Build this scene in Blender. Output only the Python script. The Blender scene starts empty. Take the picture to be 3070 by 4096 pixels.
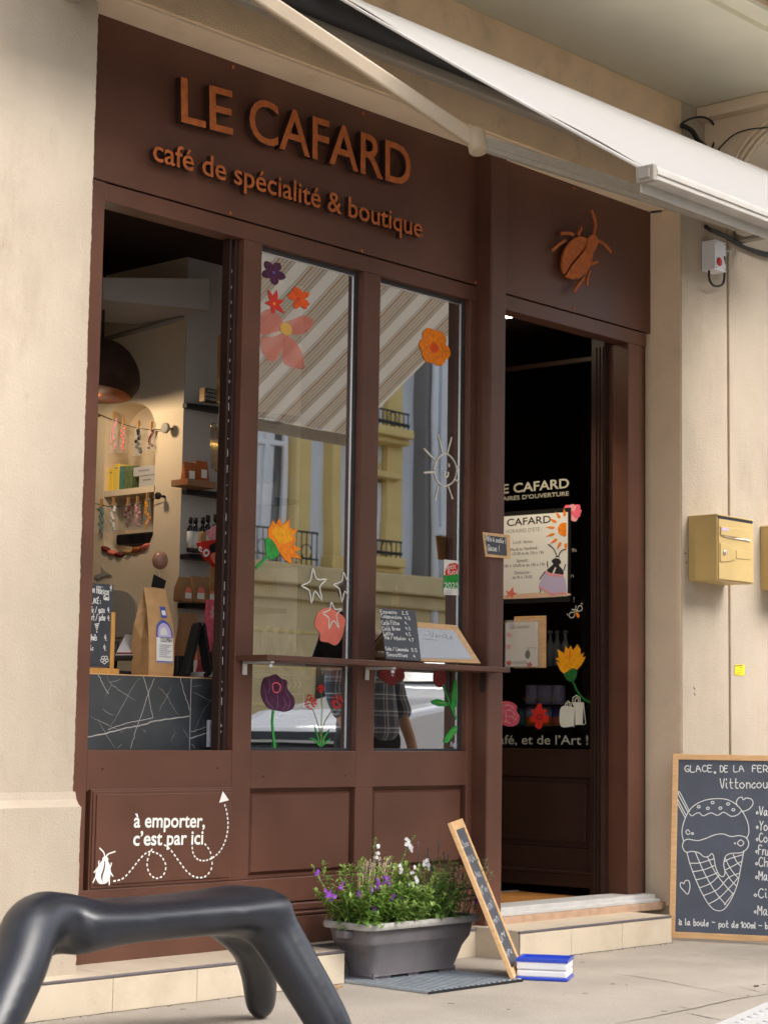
import bpy, bmesh, math, random
from mathutils import Vector, Matrix, Quaternion, noise
random.seed(7)
D = bpy.data
SC = bpy.context.scene
COL = SC.collection
R_ = math.radians

# ------------------------------------------------------------------ camera
YAW, PITCH, ROLL, FPX = 0.833246786, 0.111826061, -0.0149851377, 7781.06
CAM = Vector((0.0, -5.5, 1.01))
_f = Vector((math.sin(YAW)*math.cos(PITCH), math.cos(YAW)*math.cos(PITCH), math.sin(PITCH)))
_r = Vector((math.cos(YAW), -math.sin(YAW), 0))
_d = _f.cross(_r)
CR = _r*math.cos(ROLL) + _d*math.sin(ROLL)
CD = -_r*math.sin(ROLL) + _d*math.cos(ROLL)
CF = _f
cam = D.cameras.new('camera'); camo = D.objects.new('camera', cam); COL.objects.link(camo)
m = Matrix((CR, -CD, -CF)).transposed().to_4x4(); m.translation = CAM
camo.matrix_world = m
cam.sensor_fit = 'VERTICAL'; cam.sensor_height = 36; cam.sensor_width = 36
cam.lens = FPX/4096*36
cam.clip_end = 500; cam.clip_start = 0.05
cam.dof.use_dof = True; cam.dof.focus_distance = 7.9; cam.dof.aperture_fstop = 6.3
SC.camera = camo

# ------------------------------------------------------------------ world, sun, exposure
SUN_EL, SUN_AZ = R_(44), R_(14)      # azimuth measured from -y (street side) towards +x
W = D.worlds.new('World'); SC.world = W; W.use_nodes = True
nt = W.node_tree; nt.nodes.clear()
sky = nt.nodes.new('ShaderNodeTexSky'); sky.sky_type = 'NISHITA'; sky.sun_disc = False
sky.sun_elevation = SUN_EL; sky.air_density = 1.0; sky.dust_density = 4.0; sky.ozone_density = 1.0
sd = Vector((math.sin(SUN_AZ)*math.cos(SUN_EL), -math.cos(SUN_AZ)*math.cos(SUN_EL), math.sin(SUN_EL)))
sky.sun_rotation = math.atan2(sd.x, sd.y)
bg = nt.nodes.new('ShaderNodeBackground'); bg.inputs['Strength'].default_value = 0.15
wo = nt.nodes.new('ShaderNodeOutputWorld')
hs = nt.nodes.new('ShaderNodeHueSaturation'); hs.inputs['Saturation'].default_value = .35     # thin bright cloud
nt.links.new(sky.outputs[0], hs.inputs['Color']); nt.links.new(hs.outputs[0], bg.inputs['Color']); nt.links.new(bg.outputs[0], wo.inputs['Surface'])
sl = D.lights.new('sun', 'SUN'); sl.energy = 0.68; sl.angle = R_(38); sl.color = (1.0, .93, .84)
so = D.objects.new('sun', sl); COL.objects.link(so)
so.rotation_euler = (-sd).to_track_quat('-Z', 'Y').to_euler(); so.location = sd*60
SC.view_settings.view_transform = 'Standard'; SC.view_settings.look = 'None'
SC.view_settings.exposure = 1.55; SC.view_settings.gamma = 1.0
SC.view_settings.use_curve_mapping = False
SC.render.engine = 'CYCLES'
SC.cycles.use_denoising = True
SC.cycles.max_bounces = 8; SC.cycles.transparent_max_bounces = 16

# ------------------------------------------------------------------ measuring helpers (photo pixel -> point in the world)
def ray(p):
    return CR*(p[0]-1535) + CD*(p[1]-2048) + CF*FPX
def P(p, y):            # on the upright plane at depth y
    d = ray(p); return CAM + d*((y-CAM.y)/d.y)
def Z(p, z):            # on the level plane at height z
    d = ray(p); return CAM + d*((z-CAM.z)/d.z)
def XP(p, x):           # on the upright plane at x
    d = ray(p); return CAM + d*(x/d.x)
def MI(p, y):           # point at depth y (street side) whose mirror image in the shop window falls there
    d = ray(p); t = (5.5-y)/d.y; return Vector((d.x*t, y, CAM.z+d.z*t))
def cr(ox, oy, s): return lambda x, y: (ox+x/s, oy+y/s)
A_ = cr(300,0,1.03625); B_ = cr(1700,0,1.2102); C_ = cr(300,1000,2.0114); D_ = cr(300,2000,2.0114)
E_ = cr(950,900,1.658); F_ = cr(950,1900,1.658); H_ = cr(1900,1200,1.84375); I_ = cr(1900,2000,2.01125)
J_ = cr(2500,1900,1.8439); K_ = cr(2300,2900,1.8494); L_ = cr(1100,3100,1.2754); N_ = cr(0,3000,1.1843)
Q_ = cr(2500,700,1.8439); S_ = cr(1400,2300,2.3686); T_ = cr(2640,0,3.1605); G_ = cr(2400,3600,2.4746)
V_ = cr(0,0,0.54007)      # whole picture at 1658 wide

class PL:               # a flat surface: origin, u (right), v (up), n (outward)
    def __init__(s, o, u, v):
        s.o = Vector(o); s.u = Vector(u).normalized(); v = Vector(v); v -= s.u*v.dot(s.u); s.v = v.normalized(); s.n = s.u.cross(s.v)
    def uv(s, p, off=0):
        d = ray(p); o = s.o+s.n*off
        t = (o-CAM).dot(s.n)/d.dot(s.n); q = CAM+d*t-o
        return (q.dot(s.u), q.dot(s.v))
    def pt(s, a, off=0): return s.o+s.u*a[0]+s.v*a[1]+s.n*off
def wallplane(y): return PL((0,y,0), (1,0,0), (0,0,1))

# ------------------------------------------------------------------ objects
def wloc(o):
    l = Vector((0,0,0))
    while o: l += o.location; o = o.parent
    return l
def thing(name, label, cat, loc=(0,0,0), group=None, kind=None):
    o = D.objects.new(name, None); COL.objects.link(o); o.location = loc; o.empty_display_size = .05
    return tag(o, label, cat, group, kind)
def tag(o, label=None, cat=None, group=None, kind=None):
    if label: o['label'] = label
    if cat: o['category'] = cat
    if group: o['group'] = group
    if kind: o['kind'] = kind
    return o
def copy_tree(o, parent=None):
    c = o.copy(); COL.objects.link(c); c.parent = parent
    for ch in o.children: copy_tree(ch, c)
    return c
def crom(pts, n=6, closed=False):
    pts = [Vector(p) for p in pts]
    if len(pts) < 3: return pts
    out = []; N = len(pts)
    for i in range(N if closed else N-1):
        if closed: a, b, c, d = pts[(i-1) % N], pts[i], pts[(i+1) % N], pts[(i+2) % N]
        else: a, b, c, d = pts[max(i-1,0)], pts[i], pts[i+1], pts[min(i+2,N-1)]
        for k in range(n):
            t = k/n
            out.append(.5*((2*b)+(c-a)*t+(2*a-5*b+4*c-d)*t*t+(3*b-a-3*c+d)*t**3))
    if not closed: out.append(pts[-1])
    return out

class MB:
    def __init__(s): s.v = []; s.f = []; s.sm = []
    cnt = 0
    def add(s, vs, fs, smooth=False):
        b = len(s.v); s.v += [Vector(q) for q in vs]
        for f in fs: s.f.append(tuple(b+i for i in f)); s.sm.append(smooth)
        return s
    def box(s, x0, y0, z0, x1, y1, z1):
        return s.hexa([(x0,y0,z0),(x1,y0,z0),(x1,y1,z0),(x0,y1,z0)], [(x0,y0,z1),(x1,y0,z1),(x1,y1,z1),(x0,y1,z1)])
    def hexa(s, lo, hi):
        return s.add(list(lo)+list(hi), [(3,2,1,0),(4,5,6,7),(0,1,5,4),(1,2,6,5),(2,3,7,6),(3,0,4,7)])
    def obox(s, c, ax, ay, az):      # half vectors
        c = Vector(c); ax = Vector(ax); ay = Vector(ay); az = Vector(az)
        q = [c-ax-ay, c+ax-ay, c+ax+ay, c-ax+ay]
        return s.hexa([k-az for k in q], [k+az for k in q])
    def bar(s, a, b, w, h, up=(0,0,1)):
        a = Vector(a); b = Vector(b); d = (b-a); u = Vector(up); sx = d.cross(u).normalized(); u = sx.cross(d).normalized()
        return s.obox((a+b)/2, d/2, sx*w/2, u*h/2)
    def prism(s, pts, vec):
        pts = [Vector(p) for p in pts]; vec = Vector(vec); n = len(pts)
        fs = [tuple(range(n)), tuple(range(2*n-1, n-1, -1))]+[((i+1) % n, i, n+i, n+(i+1) % n) for i in range(n)]
        return s.add(pts+[p+vec for p in pts], fs)
    def tube(s, pts, r, seg=8, closed=False, cap=True):
        pts = [Vector(p) for p in pts]; n = len(pts)
        rs = r if isinstance(r, (list, tuple)) else [r]*n
        vs = []; t0 = None; nrm = None
        for i, p in enumerate(pts):
            a = pts[i-1] if (i > 0 or closed) else p; b = pts[(i+1) % n] if (i < n-1 or closed) else p
            t = (b-a)
            t = t.normalized() if t.length > 1e-9 else Vector((0,0,1))
            if nrm is None:
                nrm = t.orthogonal().normalized()
            else:
                q = t0.rotation_difference(t); nrm = q @ nrm; nrm = (nrm-t*nrm.dot(t)).normalized()
            t0 = t; bn = t.cross(nrm)
            for k in range(seg):
                an = 2*math.pi*k/seg
                vs.append(p+(nrm*math.cos(an)+bn*math.sin(an))*rs[i])
        fs = []
        for i in range(n if closed else n-1):
            j = (i+1) % n
            for k in range(seg):
                l = (k+1) % seg
                fs.append((i*seg+k, i*seg+l, j*seg+l, j*seg+k))
        if cap and not closed: fs += [tuple(range(seg-1,-1,-1)), tuple((n-1)*seg+k for k in range(seg))]
        return s.add(vs, fs, True)
    def lathe(s, prof, c, seg=20, axis=(0,0,1)):
        c = Vector(c); ax = Vector(axis).normalized(); a = ax.orthogonal().normalized(); b = ax.cross(a)
        vs = []; fs = []
        for (r, h) in prof:
            for k in range(seg):
                an = 2*math.pi*k/seg; vs.append(c+ax*h+(a*math.cos(an)+b*math.sin(an))*max(r,1e-5))
        for i in range(len(prof)-1):
            for k in range(seg):
                l = (k+1) % seg; fs.append((i*seg+k, i*seg+l, (i+1)*seg+l, (i+1)*seg+k))
        fs += [tuple(range(seg-1,-1,-1)), tuple((len(prof)-1)*seg+k for k in range(seg))]
        return s.add(vs, fs, True)
    def ball(s, c, r, seg=14, rings=9, rot=None):
        c = Vector(c); r = r if isinstance(r, (tuple, list)) else (r, r, r); vs = []; fs = []
        for i in range(rings+1):
            th = math.pi*i/rings
            for k in range(seg):
                ph = 2*math.pi*k/seg
                q = Vector((r[0]*math.sin(th)*math.cos(ph), r[1]*math.sin(th)*math.sin(ph), r[2]*math.cos(th)))
                vs.append(c+(rot @ q if rot else q))
        for i in range(rings):
            for k in range(seg):
                l = (k+1) % seg; fs.append((i*seg+k, (i+1)*seg+k, (i+1)*seg+l, i*seg+l))
        return s.add(vs, fs, True)
    def loft(s, secs, closed=True, cap=True, smooth=True):
        n = len(secs[0]); vs = [q for sec in secs for q in sec]; fs = []
        for i in range(len(secs)-1):
            for k in range(n if closed else n-1):
                l = (k+1) % n; fs.append((i*n+k, i*n+l, (i+1)*n+l, (i+1)*n+k))
        if cap: fs += [tuple(range(n-1,-1,-1)), tuple((len(secs)-1)*n+k for k in range(n))]
        return s.add(vs, fs, smooth)
    # flat drawing on a surface
    def poly(s, pl, pts, off=.001, th=.0006, px=True, smooth=0):
        MB.cnt += 1; q = [pl.uv(p, off) if px else p for p in pts]; off += .00007*(MB.cnt % 9)
        if smooth: q = [(a.x, a.y) for a in crom([Vector((a[0],a[1],0)) for a in q], smooth, True)]
        return s.prism([pl.pt(a, off) for a in q], pl.n*th)
    def stroke(s, pl, pts, w, off=.001, px=True, smooth=0, closed=False, taper=False):
        q = [Vector((*(pl.uv(p, off) if px else p), 0)) for p in pts]
        if smooth: q = crom(q, smooth, closed)
        MB.cnt += 1; off += .00005*(MB.cnt % 11)
        n = len(q); vs = []
        for i, p in enumerate(q):
            a = q[i-1] if (i > 0 or closed) else p; b = q[(i+1) % n] if (i < n-1 or closed) else p
            t = b-a; t = t.normalized() if t.length > 1e-9 else Vector((1,0,0))
            nn = Vector((-t.y, t.x, 0)); ww = w/2
            if taper: ww *= .35+.65*math.sin(math.pi*min(1, max(0, i/(n-1))))
            e = t*(w*.3) if not closed and i in (0, n-1) else Vector((0,0,0))
            if i == 0: e = -e
            vs += [pl.pt(p+nn*ww+e, off), pl.pt(p-nn*ww+e, off)]
        fs = [(2*i+1, 2*((i+1) % n)+1, 2*((i+1) % n), 2*i) for i in range(n if closed else n-1)]
        return s.add(vs, fs)
    def disc(s, pl, p, r, off=.001, px=True, seg=14, ry=None):
        c = pl.uv(p, off) if px else p; ry = ry or r
        return s.prism([pl.pt((c[0]+1.3*r*math.cos(2*math.pi*k/seg), c[1]+ry*math.sin(2*math.pi*k/seg)), off) for k in range(seg)], pl.n*.0005)
    def build(s, name, mat, parent=None, bevel=0, smooth=None, label=None, subdiv=0, seg=2):
        me = D.meshes.new(name)
        base = wloc(parent) if parent else None
        if base is None:
            xs = [v.x for v in s.v]; ys = [v.y for v in s.v]; zs = [v.z for v in s.v]
            base = Vector(((min(xs)+max(xs))/2, (min(ys)+max(ys))/2, min(zs)))
        me.from_pydata([v-base for v in s.v], [], s.f)
        me.polygons.foreach_set('use_smooth', [smooth if smooth is not None else q for q in s.sm])
        me.materials.append(M[mat] if isinstance(mat, str) else mat); me.validate(); me.update()
        o = D.objects.new(name, me); COL.objects.link(o)
        if parent: o.parent = parent
        else: o.location = base
        if bevel:
            b = o.modifiers.new('bevel', 'BEVEL'); b.width = bevel; b.segments = seg; b.limit_method = 'ANGLE'; b.angle_limit = R_(40)
        if subdiv:
            b = o.modifiers.new('sub', 'SUBSURF'); b.levels = subdiv; b.render_levels = subdiv
        if label: o['label'] = label
        return o

# ------------------------------------------------------------------ lettering
_txt = {}
def glyphs(text, spacing=1.0, bold=0):
    k = (text, spacing, bold)
    if k in _txt: return _txt[k]
    c = D.curves.new('lettering', 'FONT'); c.body = text; c.size = 1; c.space_character = spacing; c.resolution_u = 4; c.offset = bold
    o = D.objects.new('lettering', c); COL.objects.link(o)
    dg = bpy.context.evaluated_depsgraph_get(); dg.update()
    me = o.evaluated_get(dg).to_mesh()
    v = [(q.co.x, q.co.y) for q in me.vertices]; f = [tuple(p.vertices) for p in me.polygons]
    o.evaluated_get(dg).to_mesh_clear(); D.objects.remove(o); D.curves.remove(c)
    _txt[k] = (v, f); return v, f
def caph():
    v, f = glyphs('E'); return max(q[1] for q in v)
def write(mb, pl, text, p0, p1=None, h=None, off=.001, th=0, bold=0, px=True, spacing=1.0, center=False, side=None):
    v, f = glyphs(text, spacing, bold); x0 = min(q[0] for q in v); x1 = max(q[0] for q in v)
    a = pl.uv(p0, off+th) if px else p0
    b = (pl.uv(p1, off+th) if px else p1) if p1 else None
    if b:
        dx, dy = b[0]-a[0], b[1]-a[1]; Ld = math.hypot(dx, dy); sx = Ld/(x1-x0); ux, uy = dx/Ld, dy/Ld
    else:
        sx = h/caph(); ux, uy = 1, 0
        if center: a = (a[0]-sx*(x1-x0)/2, a[1])
    sy = h/caph() if h else sx
    pts = [pl.pt((a[0]+ux*(q[0]-x0)*sx-uy*q[1]*sy, a[1]+uy*(q[0]-x0)*sx+ux*q[1]*sy), off+th) for q in v]
    mb.add(pts, f)
    if th:       # side walls from boundary edges
        cnt = {}
        for t in f:
            for i in range(len(t)):
                e = (t[i], t[(i+1) % len(t)]); cnt[e] = cnt.get(e, 0)+1
        # weld duplicate outline vertices by position
        key = {}
        for i, q in enumerate(v): key.setdefault((round(q[0],5), round(q[1],5)), i)
        w = [key[(round(q[0],5), round(q[1],5))] for q in v]
        ed = {}
        for t in f:
            for i in range(len(t)):
                e = (w[t[i]], w[t[(i+1) % len(t)]]); ed[e] = 1
        back = [p-pl.n*th for p in pts]
        for (i, j) in ed:
            if (j, i) not in ed: (side or mb).add([pts[j], pts[i], back[i], back[j]], [(0,1,2,3)])
    return mb
# single-stroke hand lettering: xy digit pairs, baseline y=2, x-height y=6, capitals y=9
HW = {
 'a':"46 26 14 13 22 33 45|46 43 52",'b':"19 12|15 36 45 43 32 12",'c':"45 36 25 14 13 22 32 43",'d':"45 26 14 13 22 33 45|49 43 52",
 'e':"14 44 45 36 25 14 13 22 32 43",'f':"49 38 34 20|16 46",'g':"46 26 15 24 34 46|46 41 30 10",'h':"19 12|15 36 45 42",'i':"16 13 22|18 19",
 'j':"36 31 20 10|38 39",'k':"19 12|46 14 42",'l':"19 13 22",'m':"16 12|15 26 35 32|35 46 55 52",'n':"16 12|15 36 45 42",'o':"36 15 13 32 54 45 36",
 'p':"16 10|15 36 45 43 32 13",'q':"46 26 14 23 34 46|46 40",'r':"16 12|14 26 36",'s':"46 26 15 34 33 22 12",'t':"29 23 32 42|16 46",'u':"16 13 22 32 43|46 42",
 'v':"16 32 56",'w':"16 22 35 42 56",'x':"16 42|46 12",'y':"16 13 22 43|46 41 30 10",'z':"16 46 12 42",
 'A':"12 39 62|25 55",'B':"12 19 39 48 46 15|35 54 53 32 12",'C':"58 39 17 14 32 53",'D':"12 19 39 57 54 32 12",'E':"59 19 12 52|16 46",'F':"12 19 59|16 46",
 'G':"58 39 17 14 32 53 55 35",'H':"12 19|52 59|16 56",'I':"12 19",'L':"19 12 52",'M':"12 19 35 59 52",'N':"12 19 52 59",'O':"39 17 14 32 54 57 39",'P':"12 19 49 57 45 15",
 'R':"12 19 49 57 45 15|35 52",'S':"58 39 18 16 45 43 22 12",'T':"19 59|39 32",'U':"19 13 32 53 59",'V':"19 32 59",'W':"19 22 36 42 59",'Y':"19 36 59|36 32",'Z':"19 59 12 52",
 '0':"38 16 14 32 54 56 38",'1':"17 39 32",'2':"18 39 48 12 52",'3':"18 39 47 25|35 44 32 12",'4':"39 15 55|47 42",'5':"49 19 16 36 44 32 12",'6':"49 16 13 32 44 35 14",'7':"19 59 22|26 46",
 '8':"39 28 46 43 32 13 16 48 39",'9':"46 28 17 25 46 49 42",'.':"12 22 12",',':"13 01",'/':"02 59",'!':"29 24|22 23",':':"13 12|16 15",'-':"15 55",'_':"15 65","'":"19 18",'*':"14 25 34 23 14",'"':"19 17|29 27"}
ACC = {'à':('a','18 27'),'â':('a','17 28 37'),'é':('e','27 39'),'è':('e','18 27'),'É':('E','3a 4b')}
def hand(mb, pl, text, p0, p1=None, h=.03, off=.001, w=.003, px=True, jit=.25, slant=.0, rnd=None):
    rnd = rnd or random.Random(len(text)*31+ord(text[0])); strokes = []; x = 0
    for ch in text:
        if ch == ' ': x += 3.6; continue
        acc = None
        if ch in ACC: ch, acc = ACC[ch]
        g = HW.get(ch)
        if g is None: continue
        if acc: g = g+'|'+acc
        mx = 0
        for st in g.split('|'):
            q = []
            for c in st.split():
                gx = int(c[0]); gy = int(c[1], 16); mx = max(mx, gx)
                q.append((x+gx-1+rnd.uniform(-jit,jit)+slant*(gy-2), gy-2+rnd.uniform(-jit,jit)))
            strokes.append(q)
        x += mx+.75
    x -= .75
    a = pl.uv(p0, off) if px else p0
    b = (pl.uv(p1, off) if px else p1) if p1 else None
    sy = h/7
    if b:
        dx, dy = b[0]-a[0], b[1]-a[1]; Ld = math.hypot(dx, dy); sx = Ld/x; ux, uy = dx/Ld, dy/Ld
    else: sx = sy; ux, uy = 1, 0
    for q in strokes:
        mb.stroke(pl, [(a[0]+ux*X*sx-uy*Y*sy, a[1]+uy*X*sx+ux*Y*sy) for X, Y in q], w, off, px=False, smooth=4)
    return mb

# ------------------------------------------------------------------ materials
M = {}
def mat(name, col, rough=.6, spec=.5, var=.0, vscale=8, bump=0, bscale=60, metal=0, alpha=1, trans=0, emit=None, estr=1, stain=None, coat=0, sss=0, stretch=(1,1,1), detail=6, sstretch=None):
    m = D.materials.new(name); m.use_nodes = True; n = m.node_tree.nodes; l = m.node_tree.links
    b = n['Principled BSDF']; b.inputs['Roughness'].default_value = rough; b.inputs['Metallic'].default_value = metal
    b.inputs['Specular IOR Level'].default_value = spec; b.inputs['Base Color'].default_value = (*col, 1)
    b.inputs['Coat Weight'].default_value = coat
    tc = n.new('ShaderNodeTexCoord'); mp = n.new('ShaderNodeMapping'); mp.inputs['Scale'].default_value = stretch
    l.new(tc.outputs['Object'], mp.inputs['Vector'])
    ms = mp
    if sstretch:
        ms = n.new('ShaderNodeMapping'); ms.inputs['Scale'].default_value = sstretch; l.new(tc.outputs['Object'], ms.inputs['Vector'])
    last = None
    if var:
        t = n.new('ShaderNodeTexNoise'); t.inputs['Scale'].default_value = vscale; t.inputs['Detail'].default_value = detail; l.new(mp.outputs[0], t.inputs['Vector'])
        mx = n.new('ShaderNodeMix'); mx.data_type = 'RGBA'
        mx.inputs[6].default_value = (*[c*(1-var) for c in col], 1); mx.inputs[7].default_value = (*[min(1, c*(1+var)) for c in col], 1)
        rm = n.new('ShaderNodeMapRange'); rm.inputs['From Min'].default_value = .3; rm.inputs['From Max'].default_value = .7
        l.new(t.outputs['Fac'], rm.inputs['Value']); l.new(rm.outputs[0], mx.inputs[0]); last = mx.outputs[2]
        rr = n.new('ShaderNodeMapRange'); rr.inputs['To Min'].default_value = max(.02, rough*.85); rr.inputs['To Max'].default_value = min(1, rough*1.15)
        l.new(t.outputs['Fac'], rr.inputs['Value']); l.new(rr.outputs[0], b.inputs['Roughness'])
    for sc_, lo, hi, c2, amt in (stain or []):
        t = n.new('ShaderNodeTexNoise'); t.inputs['Scale'].default_value = sc_; t.inputs['Detail'].default_value = 8; t.inputs['Roughness'].default_value = .65; l.new(ms.outputs[0], t.inputs['Vector'])
        rm = n.new('ShaderNodeMapRange'); rm.inputs['From Min'].default_value = lo; rm.inputs['From Max'].default_value = hi; rm.inputs['To Max'].default_value = amt
        l.new(t.outputs['Fac'], rm.inputs['Value'])
        mx = n.new('ShaderNodeMix'); mx.data_type = 'RGBA'; mx.inputs[7].default_value = (*c2, 1); mx.inputs[6].default_value = (*col, 1)
        l.new(rm.outputs[0], mx.inputs[0])
        if last: l.new(last, mx.inputs[6])
        last = mx.outputs[2]
    if last: l.new(last, b.inputs['Base Color'])
    if bump:
        t2 = n.new('ShaderNodeTexNoise'); t2.inputs['Scale'].default_value = bscale; t2.inputs['Detail'].default_value = 5; l.new(mp.outputs[0], t2.inputs['Vector'])
        bp = n.new('ShaderNodeBump'); bp.inputs['Strength'].default_value = bump; bp.inputs['Distance'].default_value = .01
        l.new(t2.outputs['Fac'], bp.inputs['Height']); l.new(bp.outputs[0], b.inputs['Normal'])
    if trans: b.inputs['Transmission Weight'].default_value = trans
    if alpha < 1: b.inputs['Alpha'].default_value = alpha
    if sss: b.inputs['Subsurface Weight'].default_value = sss; b.inputs['Subsurface Radius'].default_value = (.01,.01,.01)
    if emit: b.inputs['Emission Color'].default_value = (*emit, 1); b.inputs['Emission Strength'].default_value = estr
    M[name] = m; return m
def glass(name, ior=1.9, tint=(1,1,1), rough=0.0, base=.0):
    m = D.materials.new(name); m.use_nodes = True; n = m.node_tree.nodes; l = m.node_tree.links; n.clear()
    o = n.new('ShaderNodeOutputMaterial'); mx = n.new('ShaderNodeMixShader'); t = n.new('ShaderNodeBsdfTransparent'); g = n.new('ShaderNodeBsdfGlossy')
    t.inputs[0].default_value = (*tint, 1); g.inputs['Roughness'].default_value = rough
    fr = n.new('ShaderNodeFresnel'); fr.inputs['IOR'].default_value = ior
    ad = n.new('ShaderNodeMath'); ad.operation = 'ADD'; ad.inputs[1].default_value = base; ad.use_clamp = True
    # a slightly wavy float-glass surface
    tc = n.new('ShaderNodeTexCoord'); ns = n.new('ShaderNodeTexNoise'); ns.inputs['Scale'].default_value = 1.6; ns.inputs['Detail'].default_value = 1
    bp = n.new('ShaderNodeBump'); bp.inputs['Strength'].default_value = .006; bp.inputs['Distance'].default_value = .1
    l.new(tc.outputs['Object'], ns.inputs['Vector']); l.new(ns.outputs['Fac'], bp.inputs['Height']); l.new(bp.outputs[0], g.inputs['Normal'])
    l.new(fr.outputs[0], ad.inputs[0]); l.new(ad.outputs[0], mx.inputs[0]); l.new(t.outputs[0], mx.inputs[1]); l.new(g.outputs[0], mx.inputs[2]); l.new(mx.outputs[0], o.inputs['Surface'])
    M[name] = m
BR = (.104,.042,.026)
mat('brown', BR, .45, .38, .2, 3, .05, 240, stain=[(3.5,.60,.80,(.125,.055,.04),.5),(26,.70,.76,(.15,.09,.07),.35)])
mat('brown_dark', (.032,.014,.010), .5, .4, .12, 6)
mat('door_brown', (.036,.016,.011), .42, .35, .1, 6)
mat('rust', (.42,.115,.03), .75, .3, .22, 40, .1, 200)
mat('stucco', (.45,.382,.302), .92, .2, .06, 3, .26, 130, sstretch=(1.3,1.3,.45), stain=[(1.1,.46,.74,(.33,.27,.20),.55),(3.2,.55,.78,(.31,.25,.18),.6),(16,.64,.76,(.28,.22,.16),.5),(7,.66,.80,(.48,.43,.36),.5)])
mat('stucco_smooth', (.78,.62,.45), .85, .25, .06, 4, .1, 50, stain=[(2.0,.56,.78,(.4,.3,.2),.55)])
mat('stucco_rough', (.78,.57,.36), .95, .2, .08, 5, .45, 160, stain=[(4,.56,.74,(.46,.34,.22),.6),(40,.66,.72,(.3,.22,.15),.6)])
mat('slab', (.84,.79,.62), .85, .25, .05, 3, .08, 40, stain=[(30,.71,.76,(.2,.18,.15),.8)])
mat('slab_edge', (.45,.33,.21), .95, .2, .35, 12, .5, 60)
mat('tile', (.60,.51,.39), .42, .5, .05, 6, .03, 80, stain=[(4,.52,.74,(.46,.37,.26),.6),(18,.62,.74,(.38,.31,.23),.5)])
mat('tile_edge', (.13,.11,.12), .5, .5, .2, 30)
mat('grout', (.30,.25,.2), .9)
mat('asphalt', (.37,.326,.276), .92, .25, .12, 2.5, .5, 210, stain=[(60,.60,.70,(.24,.215,.19),.6),(1.3,.5,.75,(.42,.38,.33),.6),(85,.64,.72,(.62,.58,.52),.6)])
mat('road', (.30,.285,.26), .9, .3, .15, 40, .3, 200)
mat('crack', (.16,.13,.1), .95)
mat('white_strip', (.50,.49,.48), .7, .4, .05, 30)
mat('alu', (.62,.62,.63), .38, .5, .05, 20, metal=.85)
mat('alu_white', (.56,.55,.53), .45, .5, .06, 30, metal=.2)
mat('arm', (.37,.29,.20), .5, .5, .08, 8)
mat('bar_grey', (.25,.22,.18), .5, .5, .12, 20, stretch=(.3,5,5))
mat('black', (.012,.012,.013), .5, .4, .1, 20)
mat('black_gloss', (.012,.012,.014), .2, .5)
mat('rubber', (.03,.03,.034), .5, .5)
mat('bench_black', (.0105,.0125,.019), .34, .55, .18, 18, .06, 220)
mat('planter', (.135,.122,.13), .42, .5, .12, 14, .04, 150)
mat('planter_rim', (.34,.32,.30), .6, .4, .2, 30)
mat('soil', (.03,.02,.014), .95, .2, .4, 60, .8, 80)
mat('wood_light', (.66,.40,.19), .5, .4, .12, 10, .05, 80, stretch=(1,1,8))
mat('wood_orange', (.58,.30,.08), .45, .4, .15, 8, stretch=(6,1,1))
mat('slate', (.055,.06,.075), .55, .45, .22, 9, .03, 90)
mat('slate_blue', (.07,.08,.11), .5, .5, .18, 5)
mat('slate_gloss', (.05,.055,.065), .2, 1.0, .1, 9, coat=.8)
mat('chalk', (.80,.80,.78), .9, .2)
mat('chalk_soft', (.52,.53,.55), .9, .2)
mat('white_paint', (.82,.80,.76), .6, .3)
mat('cream_paint', (.72,.71,.62), .6, .3)
mat('mailbox', (.56,.40,.16), .42, .5, .05, 10)
mat('paper', (.80,.79,.76), .8, .2)
mat('label_yellow', (.85,.62,.02), .6, .3)
mat('ink', (.03,.03,.035), .8, .2)
mat('ink_grey', (.25,.24,.24), .8, .2)
mat('red', (.62,.03,.02), .5, .4); mat('orange', (.85,.23,.01), .6, .3, .18, 60); mat('orange_deep', (.75,.10,.015), .6, .3, .15, 60)
mat('yellow_orange', (.88,.36,.01), .6, .3, .15, 50); mat('green_paint', (.03,.30,.05), .6, .3, .25, 60); mat('green_dark', (.02,.14,.03), .6, .3, .2, 60)
mat('purple_dark', (.075,.018,.055), .6, .3, .3, 50); mat('pink', (.78,.13,.20), .6, .3, .25, 50); mat('pink_light', (.80,.35,.40), .6, .3, .15, 50)
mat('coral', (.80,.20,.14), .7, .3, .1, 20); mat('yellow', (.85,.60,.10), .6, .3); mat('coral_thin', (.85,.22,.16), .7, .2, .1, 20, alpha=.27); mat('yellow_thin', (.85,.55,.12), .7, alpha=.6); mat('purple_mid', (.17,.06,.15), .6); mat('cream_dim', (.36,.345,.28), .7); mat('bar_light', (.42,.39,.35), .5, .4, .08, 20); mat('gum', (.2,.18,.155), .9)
mat('maroon', (.16,.02,.02), .6, .3, .3, 60)
mat('lilac', (.55,.47,.68), .5, .4); mat('teal', (.08,.22,.2), .5, .4); mat('blue', (.02,.06,.50), .3, .5, coat=.3); mat('blue_label', (.08,.11,.36), .6, .3)
mat('white_plastic', (.74,.75,.79), .35, .5, .03, 20)
mat('kraft', (.50,.29,.13), .7, .3, .1, 20, .06, 60); mat('kraft_dark', (.30,.16,.075), .7, .3, .12, 20)
mat('brass', (.75,.50,.15), .25, .5, metal=1); mat('wicker', (.45,.25,.10), .7, .3, .2, 60)
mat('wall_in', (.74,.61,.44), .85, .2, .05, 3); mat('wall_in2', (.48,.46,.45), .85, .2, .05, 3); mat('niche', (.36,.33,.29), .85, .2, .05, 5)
mat('ceiling_in', (.035,.018,.012), .8, .2, .3, 20); mat('floor_in', (.10,.07,.05), .6, .3, .2, 10)
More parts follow.
